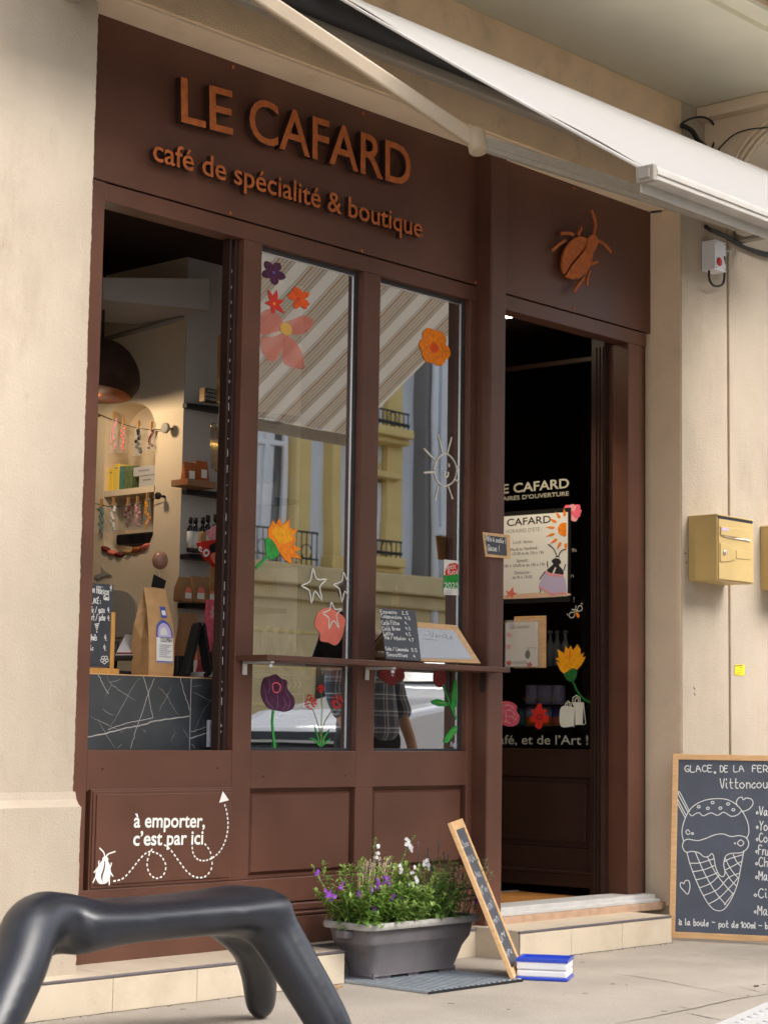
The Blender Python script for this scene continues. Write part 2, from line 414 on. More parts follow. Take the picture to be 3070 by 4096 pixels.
mat('marble', (.055,.06,.066), .3, .5, .35, 4); mat('vein', (.48,.45,.42), .4, .4, .2, 40)
mat('mat_coir', (.35,.15,.04), .95, .1, .25, 200, .8, 300)
mat('lamp_glow', (1,.9,.7), .5, emit=(1,.86,.6), estr=6)
mat('balloon', (.50,.27,.20), .3, .5); mat('pack_clear', (.75,.72,.68), .10, .6, alpha=.16)
mat('grate', (.34,.38,.42), .5, .5, .15, 30, metal=.3)
mat('copper_tile', (.46,.30,.20), .6, .4, .15, 20)
mat('bottle_glass', (.70,.74,.70), .08, .6, alpha=.35); mat('bottle_dark', (.02,.018,.016), .12, .6)
mat('label_white', (.72,.72,.68), .7, .2)
mat('skin', (.50,.30,.21), .55, .4, sss=.1); mat('hair', (.04,.025,.015), .6, .3, .3, 60)
mat('trousers', (.02,.022,.03), .85, .2, .15, 30); mat('shoe', (.03,.03,.03), .5)
mat('stem', (.14,.20,.06), .7, .3, .25, 40); mat('dry', (.58,.44,.27), .9, .2, .25, 60)
mat('carpaint', (.75,.76,.78), .2, .5, coat=.6); mat('car_dark', (.01,.011,.013), .15, .6); mat('tyre', (.02,.02,.02), .8)
mat('plaster_yellow', (.74,.57,.24), .9, .2, .08, 2, .1, 30); mat('plaster_pale', (.72,.76,.82), .9, .2, .05, 2); mat('stone_base', (.62,.49,.27), .9, .2, .12, 3, .15, 20); mat('plaster_white', (.74,.76,.80), .9, .2, .05, 2)
mat('iron', (.02,.022,.026), .6, .4); mat('pane_dark', (.03,.035,.04), .1, .6)
glass('glass', 2.1, (.93,.95,.93), base=.48)
glass('door_glass', 1.3, (.8,.8,.8))
mat('sand_print', (.75,.50,.36), .8)
def leafmat(name, col, tr):
    m = mat(name, col, .5, .4, .35, 30)
    n = m.node_tree.nodes; l = m.node_tree.links; o = n['Material Output']; b = n['Principled BSDF']
    t = n.new('ShaderNodeBsdfTranslucent'); t.inputs[0].default_value = (*tr, 1); mx = n.new('ShaderNodeMixShader'); mx.inputs[0].default_value = .3
    l.new(b.outputs[0], mx.inputs[1]); l.new(t.outputs[0], mx.inputs[2]); l.new(mx.outputs[0], o.inputs['Surface'])
leafmat('leaf', (.15,.28,.05), (.28,.45,.08)); leafmat('leaf_light', (.30,.42,.11), (.4,.5,.13)); leafmat('leaf_grey', (.20,.26,.12), (.27,.34,.14))
leafmat('petal_purple', (.30,.07,.50), (.32,.09,.48)); leafmat('petal_white', (.78,.74,.78), (.7,.66,.7)); leafmat('lav', (.24,.19,.20), (.2,.15,.15))
# awning cloth: woven stripes running from roller to front bar, light shines through
def awning_mat():
    m = D.materials.new('awning_cloth'); m.use_nodes = True; n = m.node_tree.nodes; l = m.node_tree.links; b = n['Principled BSDF']; o = n['Material Output']
    b.inputs['Roughness'].default_value = .85
    tc = n.new('ShaderNodeTexCoord'); sx = n.new('ShaderNodeSeparateXYZ'); l.new(tc.outputs['Object'], sx.inputs[0])
    d = n.new('ShaderNodeMath'); d.operation = 'DIVIDE'; d.inputs[1].default_value = .235; l.new(sx.outputs[0], d.inputs[0])
    fr = n.new('ShaderNodeMath'); fr.operation = 'FRACT'; l.new(d.outputs[0], fr.inputs[0])
    cp = n.new('ShaderNodeValToRGB'); cp.color_ramp.interpolation = 'CONSTANT'; e = cp.color_ramp.elements
    wht = (.80,.78,.74,1); gr = (.42,.40,.38,1); tan = (.52,.36,.20,1); dk = (.16,.14,.13,1); be = (.62,.55,.44,1)
    seq = [(0,wht),(.30,gr),(.34,wht),(.38,dk),(.40,tan),(.47,wht),(.50,gr),(.55,be),(.66,dk),(.68,wht),(.72,tan),(.76,gr),(.82,be),(.88,dk),(.90,wht)]
    e[0].position = 0; e[0].color = wht; e[1].position = .30; e[1].color = gr
    for p, c in seq[2:]:
        q = e.new(p); q.color = c
    l.new(fr.outputs[0], cp.inputs[0]); l.new(cp.outputs[0], b.inputs['Base Color'])
    t = n.new('ShaderNodeBsdfTranslucent'); l.new(cp.outputs[0], t.inputs[0]); mx = n.new('ShaderNodeMixShader'); mx.inputs[0].default_value = .45
    l.new(b.outputs[0], mx.inputs[1]); l.new(t.outputs[0], mx.inputs[2]); l.new(mx.outputs[0], o.inputs['Surface']); M['awning_cloth'] = m
awning_mat()
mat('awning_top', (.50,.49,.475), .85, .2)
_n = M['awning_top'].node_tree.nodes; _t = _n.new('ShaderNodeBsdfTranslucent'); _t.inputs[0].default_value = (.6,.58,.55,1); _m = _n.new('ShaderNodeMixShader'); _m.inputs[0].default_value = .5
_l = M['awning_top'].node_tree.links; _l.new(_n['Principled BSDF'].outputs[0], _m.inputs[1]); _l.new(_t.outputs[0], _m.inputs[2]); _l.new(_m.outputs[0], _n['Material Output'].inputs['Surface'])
def plaid_mat():
    m = D.materials.new('plaid'); m.use_nodes = True; n = m.node_tree.nodes; l = m.node_tree.links; b = n['Principled BSDF']; b.inputs['Roughness'].default_value = .9
    tc = n.new('ShaderNodeTexCoord'); sx = n.new('ShaderNodeSeparateXYZ'); l.new(tc.outputs['Object'], sx.inputs[0]); outs = []
    for ax, per in ((0,.085),(2,.09)):
        d = n.new('ShaderNodeMath'); d.operation = 'DIVIDE'; d.inputs[1].default_value = per; l.new(sx.outputs[ax], d.inputs[0])
        f = n.new('ShaderNodeMath'); f.operation = 'FRACT'; l.new(d.outputs[0], f.inputs[0])
        c = n.new('ShaderNodeValToRGB'); c.color_ramp.interpolation = 'CONSTANT'; e = c.color_ramp.elements
        e[0].color = (.05,.05,.05,1); e[1].position = .55; e[1].color = (.5,.5,.5,1)
        for p, k in ((.62,.1),(.8,.9),(.86,.1)):
            q = e.new(p); q.color = (k,k,k,1)
        l.new(f.outputs[0], c.inputs[0]); outs.append(c)
    ad = n.new('ShaderNodeMath'); ad.operation = 'ADD'; ad.use_clamp = True; l.new(outs[0].outputs[0], ad.inputs[0]); l.new(outs[1].outputs[0], ad.inputs[1])
    mx = n.new('ShaderNodeMix'); mx.data_type = 'RGBA'; mx.inputs[6].default_value = (.018,.028,.065,1); mx.inputs[7].default_value = (.50,.53,.58,1)
    l.new(ad.outputs[0], mx.inputs[0]); l.new(mx.outputs[2], b.inputs['Base Color']); M['plaid'] = m
plaid_mat()
#==SECTIONS==
# ================================================================== SETTING
GZ = .05
# pavement, kerb and road: one big sheet each
b = MB().box(-40, -3.4, -.4, 60, .25, GZ); pav = b.build('pavement', 'asphalt'); tag(pav, kind='structure')
b = MB().box(-40, -3.56, -.4, 60, -3.4, GZ+.004); tag(b.build('kerb', 'stone_base', bevel=.01), kind='structure')
b = MB().add([(-60,-80,-.1),(80,-80,-.1),(80,-3.5,-.1),(-60,-3.5,-.1)], [(0,1,2,3)]); tag(b.build('road', 'road'), kind='structure')
b = MB().box(-40, -13.9, -.09, 60, -11.6, .05); tag(b.build('far_pavement', 'asphalt'), kind='structure')
def gp(x, y): q = G_(x, y); return Z(q, GZ+.002)
gpl = PL((0,0,GZ), (1,0,0), (0,1,0))
def crack(pts, w):
    b = MB(); q = []
    rnd = random.Random(len(pts))
    for i in range(len(pts)-1):
        for k in range(6):
            t = k/6; q.append((pts[i][0]*(1-t)+pts[i+1][0]*t+rnd.uniform(-4,4), pts[i][1]*(1-t)+pts[i+1][1]*t+rnd.uniform(-2.5,2.5)))
    q.append(pts[-1])
    b.stroke(gpl, [G_(*p) for p in q], w, .0015, taper=True); b.build('crack', 'crack', pav)
crack([(0,715),(340,755),(620,800),(870,850),(1310,935)], .006)
crack([(150,1225),(820,1095),(1300,985),(1658,930)], .010)
crack([(760,1050),(890,1075)], .006); crack([(850,1115),(1000,1150),(1220,1190)], .008); crack([(1360,862),(1480,885),(1658,930)], .005)
rnd = random.Random(12)
for k in range(34):
    x = rnd.uniform(4.2,8.6); y = rnd.uniform(-2.2,-.4); r = rnd.uniform(.003,.013); b = MB()
    b.prism([(x+r*rnd.uniform(.7,1.2)*math.cos(a*.52), y+r*rnd.uniform(.7,1.2)*math.sin(a*.52), GZ+.0005) for a in range(12)], (0,0,.0006)); b.build('gum_spot', 'gum' if k % 3 else 'crack', pav)
for (xa, xb, yy) in ((3.2,5.50,-.321),(6.62,7.72,-.321)):
    b = MB(); q = [(xa+(xb-xa)*k/60, yy-.004+rnd.uniform(-.004,.003)) for k in range(61)]; b.stroke(gpl, q, .010, .0012, px=False); b.build('dirt_line', 'crack', pav)
    for k in range(16):
        x = rnd.uniform(xa,xb); b = MB(); b.ball((x, yy-.012-rnd.uniform(0,.012), GZ+.001), (rnd.uniform(.003,.009),.003,.0025), 8, 5); b.build('dirt_clump', 'gum', pav)
# white tactile strip at the kerb side, bottom right
q0 = Z(K_(1060,2212), GZ); q1 = Z(K_(1424,2055), GZ); dv = (q1-q0).normalized(); nv = Vector((dv.y, -dv.x, 0)); s0 = q0-dv*.4
b = MB(); e = s0+dv*1.5
b.prism([s0+Vector((0,0,.001)), e+Vector((0,0,.001)), e+nv*.42+Vector((0,0,.001)), s0+nv*.42+Vector((0,0,.001))][::-1], (0,0,.004))
for i in range(19):
    for j in range(5):
        c = s0+dv*(.06+i*.075)+nv*(.06+j*.075); b.lathe([(.016,0),(.015,.003),(.010,.0045)], c+Vector((0,0,.005)), 10)
tp = b.build('tactile_paving', 'white_strip'); tag(tp, kind='structure')
# leaf litter and a pebble on the pavement
b = MB(); c = Z(G_(1540,849), GZ+.004); b.ball(c, (.016,.008,.004)); o = b.build('pebble', 'crack'); tag(o, 'dark flat bit of grit lying alone on the pavement before the ice cream chalkboard', 'grit')

# ================================================================== BUILDING
YS = -.18               # face of the stone
B = thing('apartment_building', 'cream rendered apartment building with a balcony over the brown cafe front', 'building', (6, 0, 0))
def part(mb, name, m_, par=None, **k): return mb.build(name, m_, par or B, **k)
# left pier with plinth, ragged arris
def rough_pier(x0, x1, z0, z1, y, edge, yb=.3):
    b = MB(); n = max(2, int((z1-z0)/.012)); rnd = random.Random(3); vs = []; fs = []
    for i in range(n+1):
        z = z0+(z1-z0)*i/n; j = rnd.uniform(-.0016,.0016)+.0018*noise.noise((z*9, 1, 2)); xe = (x1+j) if edge == 'r' else x1
        xs = (x0+j) if edge == 'l' else x0
        vs += [Vector((xs,y,z)), Vector((xe-.004,y,z)), Vector((xe,y+.006,z)), Vector((xe,yb,z)), Vector((xs,yb,z))]
    for i in range(n):
        for k in range(5):
            l = (k+1) % 5; fs.append((i*5+k, i*5+l, (i+1)*5+l, (i+1)*5+k))
    fs += [(4,3,2,1,0), tuple(n*5+k for k in range(5))]
    return b.add(vs, fs)
part(rough_pier(2.4, 4.294, .73, 3.60, YS, 'r'), 'pier', 'stucco')
part(rough_pier(2.4, 4.302, .1, .735, YS-.035, 'r').box(2.4, YS-.012, .735, 4.296, .2, .742), 'plinth', 'stucco')
b = MB(); b.prism([(2.4,YS-.0345,.720),(2.4,YS-.0345,.733),(2.4,YS-.020,.744),(2.4,YS-.008,.760),(2.4,YS-.001,.785),(2.4,YS+.05,.785),(2.4,YS+.05,.720)], (1.899,0,0)); part(b, 'plinth_ledge', 'stucco')
# right pier: reveal, wide joint groove
b = MB(); b.box(8.036, YS, .17, 8.455, .3, 4.19); part(b, 'pier', 'stucco', bevel=.004)
b = MB(); b.box(8.455, YS+.02, .0, 8.475, .3, 4.19); part(b, 'wall_joint', 'stucco_rough')
b = MB(); b.box(8.475, YS, .0, 12, .3, 4.19); part(b, 'wall', 'stucco', bevel=.004)
b = MB(); b.box(8.03, YS-.03, .0, 8.452, .3, .20); part(b, 'pier_foot', 'stucco', bevel=.02)
# right reveal finished in smoother, paler and warmer render
b = MB(); b.box(8.0335, YS+.006, .18, 8.0365, .2, 3.64); part(b, 'reveal', 'stucco_smooth')
# lintel: smooth soffit and rough face
b = MB(); b.box(4.30, YS+.004, 3.645, 8.036, .3, 3.66); part(b, 'soffit', 'stucco_smooth')
b = MB(); b.box(2.4, YS-.001, 3.655, 8.04, .3, 4.19); part(b, 'lintel', 'stucco_rough', bevel=.006)
b = MB(); b.box(2.4, YS+.02, 3.59, 4.294, .3, 3.66); part(b, 'lintel_end', 'stucco')
# balcony slab with drip groove and rough edge
b = MB(); b.box(2.0, -1.02, 4.19, 12, .3, 4.40); b.box(2.0, -1.14, 4.20, 12, -1.05, 4.40); b.box(2.0, -1.06, 4.215, 12, -1.01, 4.40); part(b, 'balcony_slab', 'slab')
b = MB(); b.box(2.0, -1.20, 4.225, 12, -1.14, 4.42); b.box(2.0,-1.30,4.28,12,-1.2,4.42); part(b, 'balcony_edge', 'slab_edge')
b = MB(); b.box(2.4, -.18, 4.4, 12, .3, 7.5); part(b, 'upper_wall', 'stucco')
# carved console under the balcony
CX = 8.24
def cyz(x, y, X=CX): v = XP(T_(x, y), X); return (v.y, v.z)
prof = [(-.181,4.189),(-.97,4.189),(-.97,4.12),(-.94,4.10),(-.88,4.075),(-.76,4.05),(-.64,4.01),(-.53,3.95),(-.45,3.87),(-.40,3.78),(-.37,3.70),(-.29,3.65),(-.181,3.63)]
b = MB(); b.prism([(CX, y, z) for y, z in prof], (.24,0,0)); cons = part(b, 'console', 'stucco_smooth', bevel=.006)
b = MB(); b.box(8.17, -1.0, 4.125, 8.54, -.181, 4.188); part(b, 'console_cap', 'stucco_smooth', cons, bevel=.006)
for k in range(3):
    off = .02+.03*k; q = []
    for y, z in crom([Vector((p[0],p[1],0)) for p in prof[3:11]], 5) and [(p.x, p.y) for p in crom([Vector((p[0],p[1],0)) for p in prof[3:11]], 5)]:
        q.append(Vector((CX-.004, y+off*.75, z+off*.72)))
    b = MB(); b.tube([p for p in q if p.y < -.19 and p.z < 4.12], .012, 8); part(b, 'moulding', 'stucco_smooth', cons)
# cables: black loop and thin wire
def wire(pxs, fn, r, name='cable', m_='black', par=None, label=None, cat='cable'):
    q = crom([fn(p) for p in pxs], 6); b = MB().tube(q, r, 7); o = b.build(name, m_, par)
    if not par: tag(o, label, cat)
    return o
wire([T_(260,1600),T_(270,1560),T_(380,1500),T_(510,1480),T_(620,1515),T_(690,1620),T_(690,1740),T_(645,1890)], lambda p: P(p,-.24), .006, label='black cable looping out of the beam under the balcony slab')
wire([T_(265,1590),T_(330,1610),T_(400,1660),T_(470,1770),T_(560,1850)], lambda p: P(p,-.22), .013, label='thick black cable bundle running down behind the white awning cloth')
wire([T_(710,1915),T_(820,1790),T_(950,1690),T_(1120,1635),T_(1359,1612)], lambda p: XP(p, CX-.02), .0035, label='thin dark wire crossing the carved stone console')
wire([Q_(590,378),Q_(640,410),Q_(740,455),Q_(830,510),Q_(940,560),Q_(1070,605)], lambda p: P(p,YS-.02), .011, label='black cable bundle sagging across the wall above the button box')
wire([Q_(620,395),Q_(700,425),Q_(800,480),Q_(900,535),Q_(1070,580)], lambda p: P(p,YS-.03), .006, label='thin black cable hanging just above the thicker bundle on the wall')
wire([Q_(188,275),Q_(262,267)], lambda p: P(p,YS-.0), .006, label='short black cable stub at the upper right corner of the cafe front')

# steps (tiled)
def step(x0, x1, yf, ztop, joints, label, top_joints):
    s = thing('tiled_step', label, 'step', ((x0+x1)/2, yf/2, GZ))
    b = MB(); b.box(x0, yf+.006, 0, x1-.0, .28, ztop-.012); b.build('step_core', 'tile', s)
    b = MB(); b.box(x0, yf, ztop-.010, x1+.004, yf+.012, ztop-.001); b.build('edge_trim', 'tile_edge', s, bevel=.002)
    b = MB(); b.box(x0, yf+.012, ztop-.012, x1, .28, ztop); b.build('tread', 'tile', s)
    xs = [x0]+joints+[x1]
    for i in range(len(xs)-1):
        b = MB(); b.box(xs[i]+.0012, yf-.002, .0, xs[i+1]-.0012, yf+.008, ztop-.012); b.build('riser_tile', 'tile', s, bevel=.001)
    b = MB(); b.box(x0, yf+.0005, 0, x1-.002, yf+.006, ztop-.012); b.build('grout_line', 'grout', s)
    for (xa, ya, xb, yb) in top_joints:
        b = MB(); p = PL((0,0,ztop), (1,0,0), (0,1,0)); b.stroke(p, [(xa,ya),(xb,yb)], .003, .0007, px=False); b.build('grout_line', 'grout', s)
    return s
# joints measured on the photo
j1 = P((440,3950),-.3).x; j2 = P((776,3925),-.3).x; j3 = P((1040,3900),-.3).x
step(3.0, 5.52, -.315, .174, [3.55, j1, j2, j2+.56], 'pale tiled step with dark edge under the serving window behind the bench', [(j1,-.30,j1,-.0),(j2,-.30,j2,0)])
step(6.60, 7.735, -.315, .174, [P((2283,3760),-.315).x, P((2485,3730),-.315).x], 'pale tiled doorstep with dark edge in front of the open cafe door', [(P((2283,3760),-.315).x+.0,-.30,P((2283,3760),-.315).x,-.1),(P((2485,3730),-.315).x,-.30,P((2485,3730),-.315).x,-.1)])
s3 = MB(); s3.box(5.52, -.075, 0, 6.60, .2, .170); o = s3.build('tiled_ledge', 'tile', bevel=.002); tag(o, 'recessed tiled ledge between the two steps behind the planter', 'ledge')
b = MB(); b.box(5.522, -.079, .158, 6.598, -.073, .1695); b.build('edge_trim', 'tile_edge', o)

# ================================================================== SHOPFRONT
F0 = wallplane(0)
SF = thing('cafe_front', 'dark brown timber cafe front with serving window, two tall panes and open doorway', 'shop front', (6.2, 0, .17))
def sp(mb, name, m_='brown', par=None, bevel=.003, **k): return mb.build(name, m_, par or SF, bevel=bevel, **k)
x1, x2, x3, x4, x5, x6 = 4.495, 5.207, 5.306, 5.905, 6.012, 6.612
ZS, ZH, ZT = .925, 2.941, 3.645
fr = MB()
fr.box(4.25, 0, .174, x1, .09, 3.012)                       # left stile
fr.box(x2, 0, .43, x3, .09, ZH); fr.box(x4, 0, .775, x5, .09, ZH); fr.box(x6, 0, .43, 6.656, .09, ZH)
fr.box(x1+.0005, .001, ZH, 6.656, .09, 3.010)               # head rail
fr.box(x1+.0005, .001, .777, x2-.0005, .09, ZS); fr.box(x3+.0005, .001, .777, 6.656, .09, ZS)
fr.box(x4, .002, .43, x5, .09, .7765)                        # lower mullion
frame = sp(fr, 'frame', 'brown')
# screws
for (px) in ((487,90),(1032,86),(1248,125),(1633,121),(1240,653)):
    b = MB(); b.lathe([(.004,0),(.003,.002)], P(N_(*px), -.001), 8, (0,-1,0)); b.build('screw', 'brown_dark', frame)
# fascia boards
fa = MB(); fa.box(4.25, .004, 3.018, 6.656, .08, 3.66); fascia = sp(fa, 'fascia', 'brown')
fb = MB(); fb.box(6.765, .004, 3.018, 8.036, .08, 3.66); fascia2 = sp(fb, 'fascia', 'brown')
sb = MB(); sb.box(4.25, .03, 3.005, 8.03, .07, 3.025); sp(sb, 'seam', 'black')
for p in ((655,277),(1193,470),(643,884),(1187,1040)):
    b = MB(); b.lathe([(.008,0),(.007,.003),(.003,.004)], P(A_(*p), .004), 10, (0,-1,0)); b.build('screw', 'rust', fascia)
for p in ((718,912),(714,1494),(243,1367)):
    b = MB(); b.lathe([(.008,0),(.007,.003),(.003,.004)], P(B_(*p), .004), 10, (0,-1,0)); b.build('screw', 'rust', fascia2)
# raised lettering, rusted steel, on short studs
LP = wallplane(-.016)
b = MB(); sd_ = MB(); write(b, LP, 'LE', A_(441,503), A_(655,558), h=.172, off=0, th=.030, bold=.008, side=sd_)
write(b, LP, 'CAFARD', A_(722,575), A_(1391,777), h=.174, off=0, th=.030, bold=.008, side=sd_)
lt = b.build('lettering', 'rust', fascia); 
b = MB(); write(b, LP, 'café de spécialité & boutique', A_(324,662), A_(1439,985), h=.083, off=0, th=.024, bold=.010, side=sd_); b.build('lettering', 'rust', fascia); sd_.build('letter_edge', 'brown_dark', fascia)
# beetle emblem on the right fascia
b = MB(); BP = wallplane(-.020)
def bpoly(pts, sm=4, off=0): b.poly(BP, [B_(*p) for p in pts], off, .012, smooth=sm)
ec, em, en = (727,1250), (-.30,.954), (.954,.30)
ell = [(ec[0]+106*math.cos(t*.1309)*em[0]+71*math.sin(t*.1309)*en[0], ec[1]+106*math.cos(t*.1309)*em[1]+71*math.sin(t*.1309)*en[1]) for t in range(48)]
sa, sb = (775,1180), (678,1318)
def side_of(p): return (sb[0]-sa[0])*(p[1]-sa[1])-(sb[1]-sa[1])*(p[0]-sa[0])
def half(sg):
    q = [p for p in ell if side_of(p)*sg > 0]
    k = max(range(len(q)), key=lambda i: math.hypot(q[i][0]-q[i-1][0], q[i][1]-q[i-1][1])); q = q[k:]+q[:k]
    nx_, ny_ = (sa[1]-sb[1]), (sb[0]-sa[0]); L = math.hypot(nx_,ny_); nx_, ny_ = nx_/L*5*sg, ny_/L*5*sg
    e0, e1 = (sb, sa) if math.hypot(q[-1][0]-sb[0], q[-1][1]-sb[1]) < math.hypot(q[-1][0]-sa[0], q[-1][1]-sa[1]) else (sa, sb)
    mid = [(e0[0]+(e1[0]-e0[0])*t+nx_+(6*math.sin(2*math.pi*t))*(1 if e0 is sa else -1)*.8, e0[1]+(e1[1]-e0[1])*t+ny_) for t in (.06,.25,.5,.75,.94)]
    return q+mid
bpoly(half(1), 0); bpoly(half(-1), 0)
bpoly([(797+26*math.cos(t*.3927)*.96-48*math.sin(t*.3927)*.22, 1184+26*math.cos(t*.3927)*.22+48*math.sin(t*.3927)*.96) for t in range(16)], 0, .003)
def bst(pts, w): b.prism([q for q in []] or [BP.pt(a, 0) for a in strip(pts, w)], BP.n*.01)
def strip(pts, w):
    q = [Vector((*BP.uv(B_(*p)),0)) for p in pts]; q = crom(q, 4) if len(q) > 2 else q; L=[]; R=[]
    for i, p in enumerate(q):
        t = (q[min(i+1,len(q)-1)]-q[max(i-1,0)]).normalized(); n_ = Vector((-t.y,t.x,0))*w/2; L.append((p+n_)[:2]); R.append((p-n_)[:2])
    return L+R[::-1]
bst([(808,1140),(818,1100),(815,1060),(800,1020)], .011); bst([(822,1162),(855,1178),(878,1200),(893,1221)], .011)
for q in ([(712,1138),(690,1130),(650,1132)],[(735,1142),(740,1125),(750,1102)],[(672,1165),(640,1185),(610,1213)],[(798,1280),(828,1268)],[(790,1310),(782,1340),(775,1382)],[(762,1345),(735,1380),(712,1415)]): bst(q, .014)
b.build('beetle_emblem', 'rust', fascia2)
# lower boards: rail, mouldings, base
b = MB(); b.box(4.3, -.012, .335, 6.656, .09, .4295); sp(b, 'bottom_rail', 'brown')
b = MB(); b.box(4.3, -.020, .300, 6.656, .09, .330); b.box(4.3, -.034, .283, 6.656, .09, .2975); sp(b, 'base_moulding', 'brown', bevel=.006)
b = MB(); b.box(4.29, -.028, .172, 6.656, .09, .279); sp(b, 'base_board', 'brown')
def panel(xa, xb, za, zb):
    b = MB(); b.box(xa+.0005, .03, za, xb-.0005, .06, zb)
    r1 = (xa+.012, xb-.012, za+.012, zb-.012); r2 = (xa+.026, xb-.026, za+.026, zb-.026)
    lo = [(r1[0],.030,r1[2]),(r1[1],.030,r1[2]),(r1[1],.030,r1[3]),(r1[0],.030,r1[3])]
    hi = [(r2[0],.012,r2[2]),(r2[1],.012,r2[2]),(r2[1],.012,r2[3]),(r2[0],.012,r2[3])]
    b.add(lo+hi, [(7,6,5,4)][::-1]+[(i,(i+1)%4,4+(i+1)%4,4+i) for i in range(4)]+[(4,5,6,7)])
    return b
sp(panel(x3, x4, .431, .776), 'panel', 'brown', bevel=0); sp(panel(x5, x6, .431, .776), 'panel', 'brown', bevel=0)
b = MB(); b.box(4.507, -.012, .427, 5.205, .06, .786); b.box(4.514, -.018, .434, 5.198, -.011, .779); b.box(4.526, -.024, .446, 5.186, -.017, .767)
pan = sp(b, 'hatch_panel', 'brown', bevel=.003)
b = MB(); b.box(4.507,.0,.43,5.205,.05,.427)
# white painted notice on the hatch panel
WP = wallplane(-.0245); b = MB()
write(b, WP, 'à emporter,', N_(634,366), N_(970,366), h=.050, off=0, bold=.018); 
write(b, WP, 'c’est par ici', N_(631,452), N_(962,446), h=.050, off=0, bold=.018)
b.build('lettering', 'white_paint', pan)
b = MB()
def dash(pts, n):
    q = crom([Vector((*WP.uv(N_(*p)),0)) for p in pts], 12); L=[0]
    for i in range(1,len(q)): L.append(L[-1]+(q[i]-q[i-1]).length)
    def at(s):
        for i in range(1,len(q)):
            if L[i] >= s: return q[i-1].lerp(q[i], (s-L[i-1])/max(1e-9,L[i]-L[i-1]))
        return q[-1]
    for k in range(n):
        s = L[-1]*(k+.25)/n; e = L[-1]*(k+.62)/n; b.stroke(WP, [at(s)[:2], at((s+e)/2)[:2], at(e)[:2]], .0060, 0, px=False)
dash([(535,622),(580,610),(620,570),(655,525),(690,490),(720,482),(760,500),(785,545),(775,590),(745,608),(712,590),(697,545),(705,500),(725,462)], 27)
dash([(775,446),(810,475),(850,530),(890,580),(930,603),(970,600),(998,570),(1005,530),(995,480),(965,438)], 20)
dash([(910,455),(915,490),(935,517),(970,524),(1010,508),(1045,475),(1070,420),(1080,360),(1075,300),(1062,252)], 22)
b.poly(WP, [N_(*p) for p in ((1038,250),(1055,195),(1084,238))], 0, .0004)
b.poly(WP, [N_(*p) for p in ((488,634),(465,628),(452,596),(460,560),(478,530),(493,522),(490,560),(478,600))], 0, .0004, smooth=4)
b.poly(WP, [N_(*p) for p in ((495,634),(512,622),(524,590),(522,548),(508,522),(500,522),(497,560),(486,602),(489,630))], 0, .0004, smooth=4)
b.poly(WP, [N_(*p) for p in ((484,520),(492,505),(506,505),(514,520),(500,528))], 0, .0004, smooth=3)
for q in ([(497,505),(492,485),(473,465)],[(503,505),(515,492),(546,481)],[(470,545),(468,535),(470,525)],[(462,560),(446,580)],[(456,595),(441,628)],[(520,560),(526,548),(528,535)],[(522,575),(535,598)],[(518,605),(518,640)]): b.stroke(WP, [N_(*p) for p in q], .005, 0, smooth=3)
b.build('beetle_drawing', 'white_paint', pan)
# column between windows and door
b = MB(); b.box(6.656, -.082, .174, 6.765, .10, 3.70); col = sp(b, 'column', 'brown', bevel=.008)
# doorway jambs and head
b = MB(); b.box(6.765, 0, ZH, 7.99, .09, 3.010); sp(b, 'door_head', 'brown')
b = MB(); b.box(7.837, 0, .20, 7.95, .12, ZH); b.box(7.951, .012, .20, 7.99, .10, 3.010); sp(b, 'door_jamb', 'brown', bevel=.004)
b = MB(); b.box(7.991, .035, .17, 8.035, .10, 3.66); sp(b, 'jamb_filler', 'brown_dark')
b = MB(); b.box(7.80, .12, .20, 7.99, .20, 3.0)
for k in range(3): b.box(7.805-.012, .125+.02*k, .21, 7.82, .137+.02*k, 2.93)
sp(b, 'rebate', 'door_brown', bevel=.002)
b = MB(); b.box(6.765, -.055, .205, 7.99, .10, .243); b.box(6.765, -.075, .205, 8.0, -.05, .222); sp(b, 'threshold', 'alu_white', bevel=.003)
b = MB(); b.box(6.77, -.085, .170, 8.03, .1, .2045); sp(b, 'threshold_bed', 'copper_tile')
# panes
def pane(xa, xb):
    w = MB()
    for q in ((xa,xa+.012),(xb-.012,xb)): w.box(q[0]+.0003, .034, ZS, q[1]-.0003, .065, ZH)
    w.box(xa+.012,.034,ZS+.0003,xb-.012,.065,ZS+.010); w.box(xa+.012,.034,ZH-.014,xb-.012,.065,ZH-.0003)
    f = sp(w, 'window', 'rubber', bevel=.001)
    g = MB().add([(xa+.011,.045,ZS),(xb-.011,.045,ZS),(xb-.011,.045,ZH),(xa+.011,.045,ZH)], [(0,1,2,3)]); g.build('pane', 'glass', f)
    t = MB(); t.box(xb-.0195,.040,ZS+.01,xb-.0165,.0448,ZH-.014); t.box(xa+.012,.040,ZH-.021,xb-.02,.0448,ZH-.018); t.build('spacer_bar', 'alu', f)
    return f
win1 = pane(x3, x4); win2 = pane(x5, x6)
GPn = wallplane(.0435)      # paint on the outside of the glass
def art(w, name, items, cr_=F_):
    par = w
    for m_, kind, pts, a in items:
        pass
def petal(b, pl, c, ang, L, wd, n=9, off=.0005, cr_=None, flat=False, tip=.5, rd=None):
    c = pl.uv(cr_(*c), off) if cr_ else c
    q = []
    for k in range(2*n):
        t = k/n if k < n else (2*n-k)/n
        s = max(0,math.sin(math.pi*(t**(tip if rd else tip))))**(rd or 1)*wd/2*(1 if k < n else -1)
        q.append((c[0]+1.35*(math.cos(ang)*L*t-math.sin(ang)*s), c[1]+math.sin(ang)*L*t+math.cos(ang)*s))
    b.poly(pl, q, off, .0004, px=False)
